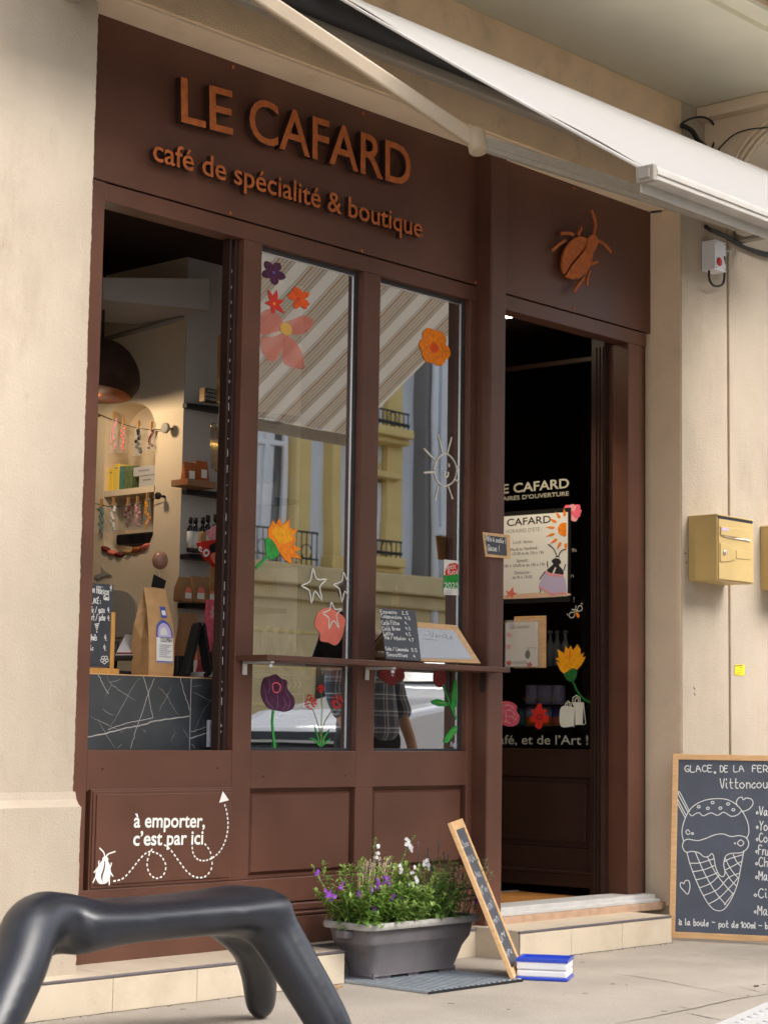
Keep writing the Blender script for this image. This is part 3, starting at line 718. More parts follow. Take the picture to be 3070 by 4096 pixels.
def flower(w, pl, c, cr_, n, L, wd, m_, mc, rc, a0=90, tip=.75, jit=.0, name='painted_flower', off=.0005):
    b = MB(); rnd = random.Random(int(c[0]))
    for k in range(n): petal(b, pl, c, R_(a0+360*k/n+rnd.uniform(-jit,jit)), L*(1+rnd.uniform(-.12,.12)*(jit>0)), wd, cr_=cr_, tip=1.35, rd=.7, off=off)
    o = b.build(name, m_, w); b = MB(); b.disc(pl, cr_(*c), rc, off+.0006); b.build('flower_centre', mc, w); return o
def shape(w, pl, pts, cr_, m_, name, off=.0005, smooth=4):
    b = MB(); b.poly(pl, [cr_(*p) for p in pts], off, .0004, smooth=smooth); return b.build(name, m_, w)
def strokes(w, pl, lst, cr_, m_, name, wd, off=.0006, smooth=5, closed=False, taper=False):
    b = MB()
    for q in lst: b.stroke(pl, [cr_(*p) for p in q], wd, off, smooth=smooth, closed=closed, taper=taper)
    return b.build(name, m_, w)
flower(win1, GPn, (240,315), E_, 5, .052, .034, 'purple_dark', 'blue_label', .006, 62)
b = MB()
for a, L in ((118,.058),(80,.060),(28,.048),(325,.056),(262,.046),(190,.040)): petal(b, GPn, (243,520), R_(a), L, .022, cr_=E_, tip=.6)
b.build('painted_flower', 'red', win1); b = MB(); b.disc(GPn, E_(243,522), .006, .0012); b.build('flower_centre', 'yellow_orange', win1)
b = MB()
for a, L in ((110,.052),(82,.045),(38,.060),(345,.052),(318,.05),(255,.046),(175,.045),(150,.040)): petal(b, GPn, (402,490), R_(a), L, .026, cr_=E_, tip=1.3, rd=.7)
b.build('painted_flower', 'orange_deep', win1); b = MB(); b.disc(GPn, E_(402,488), .008, .0012); b.build('flower_centre', 'red', win1)
IN = wallplane(.058)        # paint / stickers behind the glass
b = MB()
for pts in ([(155,590),(230,560),(300,640),(300,690),(220,720),(152,720)],[(300,660),(380,620),(440,600),(490,620),(500,660),(440,720),(340,720)],[(160,750),(240,740),(310,720),(300,800),(260,890),(210,900),(160,830)],[(310,740),(370,760),(420,830),(445,930),(420,955),(320,925),(300,860)]): b.poly(GPn, [E_(*p) for p in pts], .0002, .0003, smooth=4)
b.build('painted_flower', 'coral_thin', win1); b = MB(); b.disc(GPn, E_(322,690), .026, .0014); b.build('flower_centre', 'yellow_thin', win1)
# orange lily
LIL = [(240,440),(205,415),(200,370),(235,300),(255,330),(275,285),(300,330),(345,290),(345,350),(400,365),(370,400),(390,430),(365,460),(420,490),(380,510),(425,555),(350,545),(368,595),(310,560),(270,500)]
shape(win1, GPn, LIL, F_, 'orange', 'painted_flower', smooth=0)
shape(win1, GPn, [(250,420),(225,385),(250,330),(285,350),(335,310),(330,360),(380,380),(350,400),(370,430),(330,450),(280,460)], F_, 'yellow_orange', 'painted_petal', .0011, 0)
shape(win1, GPn, [(185,430),(215,420),(250,460),(272,520),(240,558),(195,540)], F_, 'green_paint', 'painted_calyx', .0011)
strokes(win1, GPn, [[(200,530),(170,570),(125,615)]], F_, 'green_paint', 'painted_stem', .012)
def star(c, r, sx=1.0):
    q = []
    for k in range(10):
        a = R_(90+36*k); rr = r if k % 2 == 0 else r*.46; q.append((c[0]+math.cos(a)*rr*sx, c[1]-math.sin(a)*rr))
    return q
strokes(win1, GPn, [[(500,620),(525,690),(590,692),(545,740),(560,830),(512,770),(490,850),(475,765),(425,735),(480,705)]], F_, 'cream_paint', 'painted_star', .0065, .0018, smooth=3, closed=True)
strokes(win1, GPn, [[(765,690),(725,695),(702,645),(688,705),(635,728),(675,755),(692,840),(712,770),(748,825),(735,745),(762,715)]], F_, 'cream_paint', 'painted_star', .0065, smooth=3)
strokes(win1, GPn, [[(622,842),(645,890),(692,888),(655,930),(672,1015),(635,965),(605,1020),(605,950),(566,915),(610,895)]], F_, 'cream_paint', 'painted_star', .006, .0018, smooth=3, closed=True)
shape(win1, GPn, [(525,930),(560,890),(610,880),(640,895),(710,950),(705,1020),(690,1080),(650,1130),(600,1110),(550,1100),(545,1050),(512,1000)], F_, 'coral', 'painted_flower', .0001)
# flowers below the ledge
shape(win1, GPn, [(215,1335),(255,1322),(290,1350),(325,1365),(332,1420),(375,1480),(372,1540),(320,1570),(250,1560),(200,1540),(165,1480),(158,1420),(175,1350)], F_, 'purple_dark', 'painted_flower')
strokes(win1, GPn, [[(205,1345),(215,1400),(200,1450)],[(290,1352),(300,1400),(285,1440)],[(330,1375),(318,1430),(345,1480)],[(185,1430),(195,1500),(240,1550)],[(262,1450),(268,1500),(260,1550)],[(300,1470),(320,1520),(300,1555)],[(350,1490),(345,1530),(325,1560)],[(235,1345),(248,1375)],[(170,1390),(182,1440)]], F_, 'purple_mid', 'petal_vein', .0055, .0012, taper=True)
strokes(win1, GPn, [[(232,1385),(262,1378),(285,1400),(270,1440),(240,1435),(232,1395)]], F_, 'pink', 'flower_centre', .006, .0012)
strokes(win1, GPn, [[(238,1565),(232,1640),(238,1720),(248,1815)]], F_, 'green_paint', 'painted_stem', .011)
strokes(win1, GPn, [[(232,1815),(228,1760)],[(252,1810),(268,1765)]], F_, 'green_paint', 'painted_grass', .004, taper=True)
b = MB(); rnd = random.Random(5)
for (cx, cy, r, n) in ((485,1505,45,42),(660,1500,45,46),(553,1418,26,34)):
    for k in range(n):
        a = rnd.uniform(0,6.28); rr = r*math.sqrt(rnd.random()); petal(b, GPn, GPn.uv(F_(cx+math.cos(a)*rr*.85, cy+math.sin(a)*rr), .0005), rnd.uniform(0,6.28), .008, .005)
b.build('painted_blossom', 'red', win1)
strokes(win1, GPn, [[(553,1440),(562,1560),(548,1800)],[(500,1550),(545,1690),(550,1790)],[(640,1545),(575,1650),(552,1790)]], F_, 'leaf', 'painted_stem', .003)
strokes(win1, GPn, [[(548,1800),(530,1730),(512,1665)],[(545,1800),(515,1760),(480,1745)],[(555,1800),(575,1740),(610,1690)],[(558,1800),(590,1770),(615,1750)]], F_, 'green_paint', 'painted_grass', .007, taper=True)
# window two: orange flower, smiling sun, tulips
b = MB()
for a, L, wd in ((112,.090,.078),(62,.090,.074),(352,.085,.07),(298,.083,.07),(238,.08,.072),(180,.076,.066)): petal(b, GPn, (1302,815), R_(a), L, wd, cr_=E_, tip=1.45, rd=.6)
b.build('painted_flower', 'orange', win2); b = MB(); b.disc(GPn, E_(1302,815), .024, .0012); b.build('flower_centre', 'orange_deep', win2)
strokes(win2, GPn, [[(1302,822),(1296,808),(1310,802),(1318,818),(1304,832),(1288,818)]], E_, 'red', 'flower_swirl', .003, .0018)
strokes(win2, GPn, [[(1270,770),(1262,735)],[(1332,760),(1345,730)],[(1350,815),(1385,815)],[(1325,865),(1335,900)],[(1270,850),(1250,870)]], E_, 'orange_deep', 'petal_vein', .003, .0012, taper=True)
strokes(win2, GPn, [[(1375,1515),(1425,1550),(1452,1620),(1430,1700),(1375,1730),(1325,1700),(1303,1620),(1328,1550)]], E_, 'cream_paint', 'painted_sun', .0075, closed=True)
strokes(win2, GPn, [[(1358,1508),(1330,1395)],[(1392,1508),(1418,1410)],[(1308,1560),(1237,1485)],[(1452,1605),(1500,1585)],[(1298,1638),(1238,1642)],[(1445,1690),(1495,1722)],[(1330,1735),(1310,1820)],[(1398,1738),(1424,1815)],[(1372,1640),(1372,1665),(1385,1672),(1395,1660),(1396,1640)],[(1349,1598),(1350,1612)],[(1400,1585),(1402,1602)]], E_, 'cream_paint', 'painted_sun', .0085, smooth=3)
b = MB()
for a, L in ((20,.06),(-25,.062),(200,.07),(235,.06),(270,.06)): petal(b, GPn, (1028,1305), R_(a), L, .05, cr_=F_, tip=1.35, rd=.65)
b.build('painted_flower', 'maroon', win2)
strokes(win2, GPn, [[(1005,1295),(1028,1330),(1055,1300)]], F_, 'lilac', 'flower_centre', .008, .0012)
shape(win2, GPn, [(1310,1300),(1345,1285),(1375,1310),(1380,1365),(1345,1408),(1308,1385),(1298,1340)], F_, 'maroon', 'painted_flower')
strokes(win2, GPn, [[(1365,1400),(1385,1460),(1415,1540),(1445,1610),(1495,1700)]], F_, 'green_paint', 'painted_stem', .009)
for pts in ([(1285,1500),(1325,1485),(1370,1500),(1400,1525),(1350,1535),(1300,1522)],[(1440,1355),(1460,1420),(1458,1500),(1425,1570),(1415,1520),(1420,1440)],[(1470,1662),(1430,1670),(1385,1720),(1365,1770),(1395,1770),(1440,1715)]):
    shape(win2, GPn, pts, F_, 'green_paint', 'painted_leaf')
strokes(win2, GPn, [[(1325,1510),(1375,1512)],[(1445,1420),(1435,1500)],[(1445,1680),(1400,1740)]], F_, 'leaf_light', 'leaf_vein', .003, .0012)
b = MB(); hand(b, GPn, 'Audrey', F_(1412,1800), F_(1470,1798), h=.022, w=.0022); hand(b, GPn, 'Sch', F_(1435,1828), F_(1468,1828), h=.018, w=.0022); b.build('signature', 'chalk_soft', win2)
# guide sticker
ST = wallplane(.0430)
shape(win2, ST, [(1366,560),(1473,570),(1471,800),(1364,792)], F_, 'paper', 'sticker', 0, 0)
shape(win2, ST, [(1366,664),(1472,640),(1472,756),(1365,752)], F_, 'green_paint', 'sticker_band', .0006, 0)
shape(win2, ST, [(1372,628),(1402,590),(1440,582),(1466,600),(1464,650),(1420,664),(1376,668)], F_, 'red', 'sticker_band', .001, 0)
b = MB(); write(b, ST, 'petit', F_(1372,630), F_(1448,622), h=.024, off=.0015); write(b, ST, 'futé', F_(1392,662), F_(1466,656), h=.022, off=.0015); write(b, ST, '2025', F_(1369,752), F_(1467,752), h=.026, off=.0015); b.build('lettering', 'paper', win2)
b = MB()
for k in range(3): b.stroke(ST, [F_(1370,768+9*k), F_(1425-10*(k%2),768+9*k)], .002, .001)
b.build('small_print', 'ink_grey', win2)
# folded sash track at the right of the serving window
b = MB(); b.box(5.163,.035,ZS,5.176,.078,ZH); b.box(5.188,.03,ZS,5.2065,.078,ZH); b.box(5.176,.062,ZS,5.188,.078,ZH); tr = sp(b, 'sash_frame', 'brown_dark', bevel=.002)
b = MB(); b.box(5.178,.048,ZS+.003,5.186,.0615,ZH-.03); b.build('track', 'alu', tr)
b = MB(); rnd = random.Random(2)
for k in range(34):
    z = ZS+.05+k*.055+rnd.uniform(-.02,.02); b.box(5.179,.042,z,5.185,.0482,z+rnd.choice((.006,.012,.03)))
b.build('track_fitting', 'alu_white', tr)
# ------------------------------------------------------------------ door leaf, swung inwards
def pbox(b, pl, u0, u1, v0, v1, o0, o1):
    return b.hexa([pl.pt((u0,v0),o0),pl.pt((u1,v0),o0),pl.pt((u1,v0),o1),pl.pt((u0,v0),o1)], [pl.pt((u0,v1),o0),pl.pt((u1,v1),o0),pl.pt((u1,v1),o1),pl.pt((u0,v1),o1)])
DP = PL((7.83,.15,0), (.054,-.9985,0), (0,0,1))
us = DP.uv((2360,2746))[0]; zg = DP.uv(I_(600,2003))[1]; DW = -.98
b = MB()
pbox(b,DP,us,-.002,.255,2.90,-.045,0); pbox(b,DP,DW,DW+.11,.255,2.90,-.045,0)
pbox(b,DP,DW+.1105,us-.0005,2.875,2.90,-.045,-.012)
zr1 = DP.uv(L_(1300,20))[1]+.012; zr0 = DP.uv(L_(1300,362))[1]; zw1 = DP.uv(L_(1300,478))[1]
pbox(b,DP,DW+.1105,us-.0005,zr1,zg,-.045,-.001); pbox(b,DP,DW+.1105,us-.0005,.255,zr0,-.045,-.001)
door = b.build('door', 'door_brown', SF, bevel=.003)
b = MB(); pbox(b,DP,DW+.1105,us-.0005,zr0,zr1,-.035,-.012); pbox(b,DP,DW+.14,us-.03,zr0+.03,zr1-.03,-.02,-.004); b.build('door_panel', 'door_brown', door, bevel=.005)
b = MB(); pbox(b,DP,DW+.02,us+.055,zw1-.075,zw1,-.001,.022); pbox(b,DP,DW+.02,us+.05,zw1-.012,zw1+.004,-.001,.03); b.build('weather_board', 'door_brown', door, bevel=.006)
b = MB().add([DP.pt((DW+.11,zg),-.02),DP.pt((us,zg),-.02),DP.pt((us,2.875),-.02),DP.pt((DW+.11,2.875),-.02)], [(0,1,2,3)]); dg_ = b.build('pane', 'door_glass', door)
b = MB()
for z in (.55, 1.4, 2.5): b.tube([Vector((7.835,.135,z)),Vector((7.835,.135,z+.11))], .008, 8)
b.build('hinge', 'black', door)
OFF = -.017
b = MB(); write(b, DP, 'LE CAFARD', H_(150,1432), H_(690,1383), h=.046, off=OFF, bold=.02)
write(b, DP, 'HORAIRES D’OUVERTURE', H_(95,1490), H_(688,1441), h=.021, off=OFF, bold=.012); b.build('lettering', 'cream_dim', door)
b = MB(); write(b, DP, 'Café, et de l’Art !', I_(112,1963), I_(906,1968), h=.045, off=OFF, bold=.006); b.build('lettering', 'cream_dim', door)
b = MB(); 
for t, p in (('9h',(750,1862)),('h',(702,2048))): write(b, DP, t, H_(p[0]-(40 if t=='9h' else 0),p[1]), H_(p[0]-5 if t=='9h' else 724,p[1]-4), h=.02, off=OFF)
write(b, DP, '!', I_(788,822), h=.026, off=OFF); b.build('lettering', 'cream_dim', door)
def dflower(parts, name='painted_flower'):
    for m_, pts, off in parts: 
        b = MB(); b.poly(DP, [I_(*p) for p in pts], OFF+off, .0003, smooth=0 if m_ in ('yellow_orange','orange') else 4); b.build(name, m_, door)
for k in range(9):
    b = MB(); petal(b, DP, DP.uv(I_(778,100),OFF), R_(40*k+8), .050 if k % 2 else .043, .034, off=OFF+.0003*(k % 3), tip=1.3, rd=.7); b.build('painted_petal', ('pink','pink','pink_light','pink','maroon')[k % 5], door)
b = MB(); b.disc(DP, I_(778,100), .010, OFF+.0016); b.build('flower_centre', 'pink', door)
dflower([('yellow_orange',[(715,1400),(680,1370),(665,1330),(645,1300),(680,1310),(645,1275),(670,1265),(660,1200),(715,1235),(725,1175),(750,1200),(765,1170),(785,1210),(820,1160),(845,1200),(845,1245),(875,1225),(860,1265),(886,1260),(870,1300),(850,1330),(815,1370)],0),('orange',[(750,1230),(770,1190),(765,1280),(750,1310)],.001),('green_dark',[(712,1400),(745,1375),(780,1355),(812,1362),(818,1400),(800,1445),(770,1462),(735,1445)],.0015)])
b = MB(); b.stroke(DP, [I_(*p) for p in ((782,1455),(815,1530),(870,1600),(930,1630))], .012, OFF+.001, smooth=5); b.build('painted_stem', 'green_dark', door)
dflower([('pink',[(180,1640),(240,1620),(290,1625),(335,1660),(330,1700),(357,1740),(340,1800),(290,1822),(240,1815),(200,1780)],0)])
b = MB()
for q in ([(230,1660),(270,1650),(310,1680)],[(235,1700),(280,1690),(320,1730)],[(240,1740),(290,1740),(330,1770)],[(250,1780),(290,1800)],[(245,1690),(250,1740),(240,1790)]): b.stroke(DP, [I_(*p) for p in q], .006, OFF+.001, smooth=4)
b.build('petal_vein', 'pink_light', door)
dflower([('red',[(452,1690),(480,1680),(505,1640),(530,1640),(540,1680),(575,1690),(560,1720),(588,1740),(580,1790),(545,1790),(535,1830),(505,1842),(480,1820),(485,1790),(450,1785),(440,1750),(465,1730)],0)])
b = MB(); b.stroke(DP, [I_(*p) for p in ((495,1740),(515,1725),(535,1740),(520,1765),(500,1755))], .005, OFF+.001, smooth=4, closed=True); b.build('flower_centre', 'maroon', door)
dflower([('cream_paint',[(690,1665),(795,1667),(795,1668),(788,1820),(787,1820),(685,1818)],0)], 'bag_drawing')
b = MB()
for pts in ([(690,1664),(800,1668),(788,1819),(684,1817)],[(776,1627),(868,1629),(862,1808),(806,1808),(808,1700)]): b.poly(DP, [I_(*p) for p in pts], OFF+.0008, .0003)
for q in ([(722,1664),(722,1640),(745,1617),(768,1635),(772,1664)],[(782,1627),(782,1590),(812,1572),(840,1590),(842,1627)],[(735,1664),(737,1640),(752,1628),(762,1664)],[(800,1627),(802,1600),(815,1590),(828,1600),(828,1627)],[(803,1668),(806,1810)],[(868,1630),(886,1800),(865,1808)]): b.stroke(DP, [I_(*p) for p in q], .0045, OFF+.0014, smooth=0)
b.build('bag_drawing', 'cream_paint', door)
b = MB()
for q in ([(800,900),(795,885),(805,878),(815,890),(805,900)],[(818,890),(830,855),(850,852),(858,880),(835,895),(818,892)],[(795,905),(765,905),(752,930),(770,948),(790,940),(800,915)],[(775,880),(790,885)],[(808,850),(805,870)],[(735,915),(742,925)],[(850,830),(860,838)]): b.stroke(DP, [I_(*p) for p in q], .0035, OFF+.001, smooth=4)
b.build('bee_drawing', 'cream_paint', door); dflower([('orange',[(805,905),(825,905),(838,930),(830,952),(812,935)],.0012)], 'bee_drawing')

# opening-hours poster in a dark board, fixed on the door
PO = OFF+.004
po = thing('opening_hours_poster', 'white summer opening hours poster with orange sun and cockroach in shorts on the open door', 'poster', DP.pt((-.55,1.4)))
b = MB(); c0 = DP.uv(I_(755,58)); c1 = DP.uv(I_(768,815)); pbox(b, DP, c0[0]-.62, c0[0], c1[1], c0[1], OFF+.0005, PO); b.build('backing_board', 'black', po)
def pp(pts, m_, name='drawing', off=.001, smooth=4):
    b = MB(); b.poly(DP, [I_(*p) for p in pts], PO+off, .0003, smooth=smooth); return b.build(name, m_, po)
a0 = DP.uv(I_(732,95)); a1 = DP.uv(I_(730,772)); b = MB(); pbox(b, DP, a0[0]-.50, a0[0], a1[1], a0[1], PO, PO+.0008); b.build('sheet', 'paper', po)
b = MB(); write(b, DP, 'LE CAFARD', I_(140,220), I_(606,182), h=.036, off=PO+.0012, bold=.012)
b.build('lettering', 'ink', po)
b = MB(); write(b, DP, 'HORAIRES D’ÉTÉ :', I_(244,270), I_(533,248), h=.019, off=PO+.0012, spacing=1); b.build('lettering', 'ink_grey', po)
b = MB()
for t, p, q in (('Lundi : fermé',(303,352),(457,345)),('Mardi au Vendredi :',(280,412),(510,394)),('de 10h à 12h30 et de 15h à 19h',(190,450),(548,432)),('Samedi :',(331,502),(429,496)),('de 10h à 12h30 et de 15h à 19h',(190,546),(557,527)),('Dimanche :',(314,598),(446,591)),('de 9h à 12h30',(298,635),(455,628))): write(b, DP, t, I_(*p), I_(*q), off=PO+.0012)
b.build('lettering', 'ink', po)
b = MB(); b.poly(DP, [I_(*p) for p in ((731,182),(700,183),(675,198),(663,228),(668,262),(690,284),(715,290),(731,287))], PO+.0012, .0003)
for a in range(8):
    an = R_(95+a*25); c = DP.uv(I_(715,236)); petal(b, DP, (c[0]+math.cos(an)*.068, c[1]+math.sin(an)*.068), an, .042, .013, off=PO+.0012)
b.build('sun_drawing', 'orange', po)
pp([(232,770),(300,760),(400,752),(500,745),(620,752),(729,745),(729,773),(235,797)], 'sand_print', 'sand_drawing', .0010)
pp([(242,725),(270,740),(305,695),(308,742),(340,752),(308,765),(300,792),(278,770),(250,790),(260,755)], 'coral', 'starfish_drawing', .0014, 0)
pp([(575,570),(600,540),(625,515),(612,495),(625,475),(650,468),(678,478),(688,505),(672,525),(700,560),(706,600),(640,600)], 'ink', 'cockroach_drawing', .0014)
pp([(638,460),(655,448),(678,460)], 'ink', 'cockroach_drawing', .0014, 0)
pp([(617,588),(640,540),(650,545),(632,592)], 'paper', 'cockroach_drawing', .002, 0)
b = MB()
for q in ([(655,452),(630,395),(585,357)],[(668,452),(690,410),(729,395)],[(578,495),(580,540)],[(725,520),(708,568)],[(560,575),(518,635)],[(525,715),(520,745)],[(705,750),(705,772)]): b.stroke(DP, [I_(*p) for p in q], .006, PO+.0016, smooth=3)
b.build('cockroach_drawing', 'ink', po)
pp([(566,570),(600,590),(706,602),(722,640),(731,690),(731,745),(640,765),(600,760),(508,695),(540,620)], 'lilac', 'shorts_drawing', .0018, 0)
pp([(566,570),(600,588),(706,600),(708,618),(600,610),(562,590)], 'pink_light', 'shorts_drawing', .0022, 0)
pp([(510,690),(560,715),(612,748),(729,738),(729,752),(612,768),(508,704)], 'pink_light', 'shorts_drawing', .0022, 0)
# small leaflet holder below the poster
lh = thing('leaflet_holder', 'clear leaflet holder with a small white card on pale wood on the open door', 'leaflet holder', DP.pt((-.6,.95)))
a0 = DP.uv(I_(558,930)); a1 = DP.uv(I_(558,1350)); wdt = a0[0]-DP.uv(I_(302,1350))[0]
b = MB(); pbox(b, DP, a0[0]-wdt, a0[0], a1[1], a0[1], OFF, OFF+.012); b.build('back_board', 'wood_light', lh, bevel=.003)
c0 = DP.uv(I_(515,960),.02); c1 = DP.uv(I_(505,1345),.02); wl = c0[0]-DP.uv(I_(242,970),.02)[0]
b = MB(); pbox(b, DP, c0[0]-wl, c0[0]-.022, c1[1]+.005, c0[1]-.012, .004, .018); b.build('card', 'paper', lh)
b = MB(); pbox(b, DP, c0[0]-wl-.004, c0[0], c1[1], c0[1], OFF+.012, .002); pbox(b, DP, c0[0]-wl-.004, c0[0], c1[1], c0[1], .0195, .0215); b.build('clear_case', 'pack_clear', lh)
b = MB(); write(b, DP, 'LE CAFARD', I_(285,1038), I_(432,1030), h=.014, off=.0188); b.build('lettering', 'ink', lh)
b = MB()
for m in range(3): b.stroke(DP, [I_(305,1298+10*m), I_(415,1296+10*m)], .002, .0188)
b.build('small_print', 'ink_grey', lh)
b = MB(); b.disc(DP, I_(420,1243), .012, .0188, ry=.022); 
for q in ([(425,1205),(440,1190),(490,1190)],[(420,1205),(425,1190),(410,1178)],[(405,1230),(398,1250)],[(435,1225),(440,1250)]): b.stroke(DP, [I_(*p) for p in q], .002, .0188)
b.build('cockroach_drawing', 'ink', lh)
for c, m_ in (((270,1310),'red'),((272,1085),'pink_light'),((265,1180),'pink_light'),((435,1325),'red'),((290,1010),'lilac')):
    b = MB()
    for k in range(5): petal(b, DP, DP.uv(I_(*c),.0188), R_(72*k), .016, .012, off=.0188)
    b.build('flower_print', m_, lh)

# ------------------------------------------------------------------ fold-out ledge on brackets
sh = thing('bar_ledge', 'brown fold-out bar ledge running across the two shop windows', 'ledge', (5.9,-.1,1.26))
yo = -.173
xl_ = P((945,2630),-.0).x; xr_ = P((2040,2670),yo).x
zt = P((1094,2619),yo).z
b = MB(); b.prism([(xl_,-.001,zt),(xl_,yo,zt),(xr_,yo,zt),(xr_,-.083,zt),(6.654,-.083,zt),(6.654,-.001,zt)][::-1], (0,0,-.022)); b.build('ledge_board', 'brown', sh, bevel=.003)
for x in (5.255, 5.955):
    b = MB(); b.box(x-.010,-.16,zt-.032,x+.010,-.004,zt-.0225); b.box(x-.010,-.012,zt-.075,x+.010,-.003,zt-.033); b.lathe([(.008,-.012),(.009,-.004),(.005,.002)],(x,-.150,zt-.036),10)
    b.build('bracket', 'alu_white', sh, bevel=.001)
b = MB(); q0 = XP(S_(1258,915),6.654); q1 = XP(S_(1258,1120),6.654)
b.prism([Vector((6.6545,q0.y+.017*math.cos(a),q1.z+.02+.017*math.sin(a))) for a in [math.pi+k*math.pi/8 for k in range(9)]]+[Vector((6.6545,q0.y+.017*math.cos(a),q0.z-.01+.017*math.sin(a))) for a in [k*math.pi/8 for k in range(9)]], (-.004,0,0))
b.build('bracket', 'brown_dark', sh, bevel=.001)
# menu slate on the ledge
def slab(pl, pts, m_, name, th, par=None, **k):
    b = MB(); b.poly(pl, pts, 0, th, **k); return b.build(name, m_, par, bevel=.002)
bl = P(S_(332,800),-.165); br = P(S_(664,818),-.165); tl = P(S_(275,320),-.10); trp = P(S_(608,340),-.10)
MP = PL(bl, br-bl, tl-bl)
ms = thing('menu_slate', 'small black drinks menu slate with chalk prices leaning on the window ledge', 'chalkboard', bl)
slab(MP, [S_(332,800),S_(664,818),S_(608,338),S_(275,318)], 'slate', 'slate_board', .006, ms)
b = MB()
for t, p, q, h in (('Espresso',(290,362),(445,368),.020),('2.5',(492,372),(553,378),.018),('Cappuccino',(294,402),(492,418),.021),('4.5',(518,420),(572,426),.018),('Café Filtre',(302,470),(468,474),.024),('4.',(520,468),(550,470),.018),('Cold Brew',(308,524),(478,524),.022),('4.5',(526,520),(574,524),.019),('Latte',(318,566),(408,570),.020),('4.5',(528,574),(576,576),.019),('Thé / Infusion',(324,606),(528,618),.021),('4.7',(556,626),(606,630),.018),('Cola / Limonade',(338,712),(552,724),.021),('3.5',(580,722),(638,728),.018),('Smoothies',(352,768),(550,778),.022),('4',(600,782),(620,786),.018)):
    hand(b, MP, t, S_(*p), S_(*q), h=h*.72, off=.0068, w=.0026)
b.build('lettering', 'chalk', ms)
# framed slate lying back on the ledge, glare from the sky
bl = P(S_(640,825),-.115); br = P(S_(1222,848),-.115)
FP = PL(bl, br-bl, P(S_(995,490),-.025)-P(S_(1222,848),-.115))
fs = thing('framed_slate', 'wood framed slate leaning back on the ledge behind the drinks menu', 'chalkboard', bl)
slab(FP, [S_(630,824),S_(1222,848),S_(995,486),S_(625,455)], 'wood_light', 'frame', .010, fs)
FB = PL(FP.pt((0,0),.0102), FP.u, FP.v)
b = MB(); b.poly(FB, [S_(636,790),S_(1152,796),S_(978,526),S_(630,500)], 0, .001); b.build('slate_board', 'slate_gloss', fs)
b = MB(); hand(b, FB, 'o', S_(637,580), S_(660,578), h=.02, off=.002, w=.003); b.stroke(FB,[S_(695,566),S_(745,564)],.0035,.002); hand(b, FB, 'Vente', S_(765,585), S_(985,612), h=.028, off=.002, w=.0026); b.stroke(FB,[S_(700,604),S_(820,616)],.002,.002); b.build('lettering', 'chalk_soft', fs)
# small framed slate fixed on the column
c = [I_(52,258),I_(266,282),I_(272,474),I_(76,456)]
CP = PL(P(I_(76,456),-.088), P(I_(272,474),-.092)-P(I_(76,456),-.088), (0,0,1))
cs = thing('small_slate', 'tiny wood framed slate about cookie dough and ices fixed to the column', 'chalkboard', P(I_(160,360),-.09))
slab(CP, c, 'wood_light', 'frame', .008, cs)
b = MB(); b.poly(CP, [I_(74,282),I_(246,302),I_(252,450),I_(96,434)], .0083, .0008); b.build('slate_board', 'slate', cs)
b = MB(); hand(b, CP, 'Pâte à cookie !', I_(84,326), I_(242,350), h=.022, off=.0096, w=.0028); hand(b, CP, 'Glaces !', I_(98,406), I_(194,414), h=.026, off=.0096, w=.003); b.build('lettering', 'chalk', cs)

# ------------------------------------------------------------------ awning
AW = thing('awning', 'white striped folding arm awning opened out over the cafe front', 'awning', (6.6,-.3,3.7))
yr = -.72; ee = P((1230,-86), yr); xl = ee.x; zr = ee.z; ff = None
d2 = ray((2560,668)); tf = xl/d2.x; pf = CAM+d2*tf; yf = pf.y; zf = pf.z; xr = 8.25
b = MB(); nx, ny = 60, 18; vs = []; fs_ = []
for j in range(ny+1):
    t = j/ny
    for i in range(nx+1):
        s = i/nx; x = xl+(xr-xl)*s; sag = -.018*math.sin(math.pi*t)*(1-.55*abs(2*s-1)**3)
        if s < .04: sag += .01*math.sin(t*9)*(1-s/.04)
        vs.append((x, yr+(yf-yr)*t, zr+(zf-zr)*t+sag))
for j in range(ny):
    for i in range(nx):
        a = j*(nx+1)+i; fs_.append((a, a+1, a+nx+2, a+nx+1))
b.add(vs, fs_, True); b.build('cloth', 'awning_cloth', AW)
b = MB(); b.add([(v[0],v[1],v[2]+.002) for v in vs], fs_, True); b.build('cloth_top', 'awning_top', AW)  # extra plain sheet: overexposed white of the sky-lit top put into the colour
b = MB(); b.tube([Vector((xl,yr+(yf-yr)*k/12,zr+(zf-zr)*k/12-.018*.45*math.sin(math.pi*k/12)-.002)) for k in range(13)], .006, 6); b.build('hem', 'awning_cloth', AW)
b = MB(); zb = pf.z
b.box(xl+.012, yf-.05, zf-.045, xr, yf+.005, zf-.004); b.box(xl+.012, yf-.055, zf-.03, xr, yf-.049, zf-.01); b.box(xl+.012,yf+.004,zf-.075,xr,yf+.012,zf-.04); b.build('front_bar', 'bar_light', AW, bevel=.004)
b = MB(); b.box(xl-.010, yf-.054, zf-.052, xl+.012, yf+.012, zf+.000); b.box(xl-.016, yf-.042, zf-.043, xl-.009, yf-.002, zf-.012); b.build('end_cap', 'bar_grey', AW, bevel=.006)
tb = P((1700,275), -.62); b = MB(); b.box(3.9, -.645, tb.z-.028, 8.7, -.595, tb.z+.026); b.build('torsion_bar', 'bar_grey', AW, bevel=.004)
b = MB(); b.tube([(3.9,-.685,zr-.062),(8.6,-.685,zr-.062)], .05, 14); b.box(3.9,-.625,tb.z+.028,8.6,-.60,zr-.06); b.build('roller', 'black', AW)
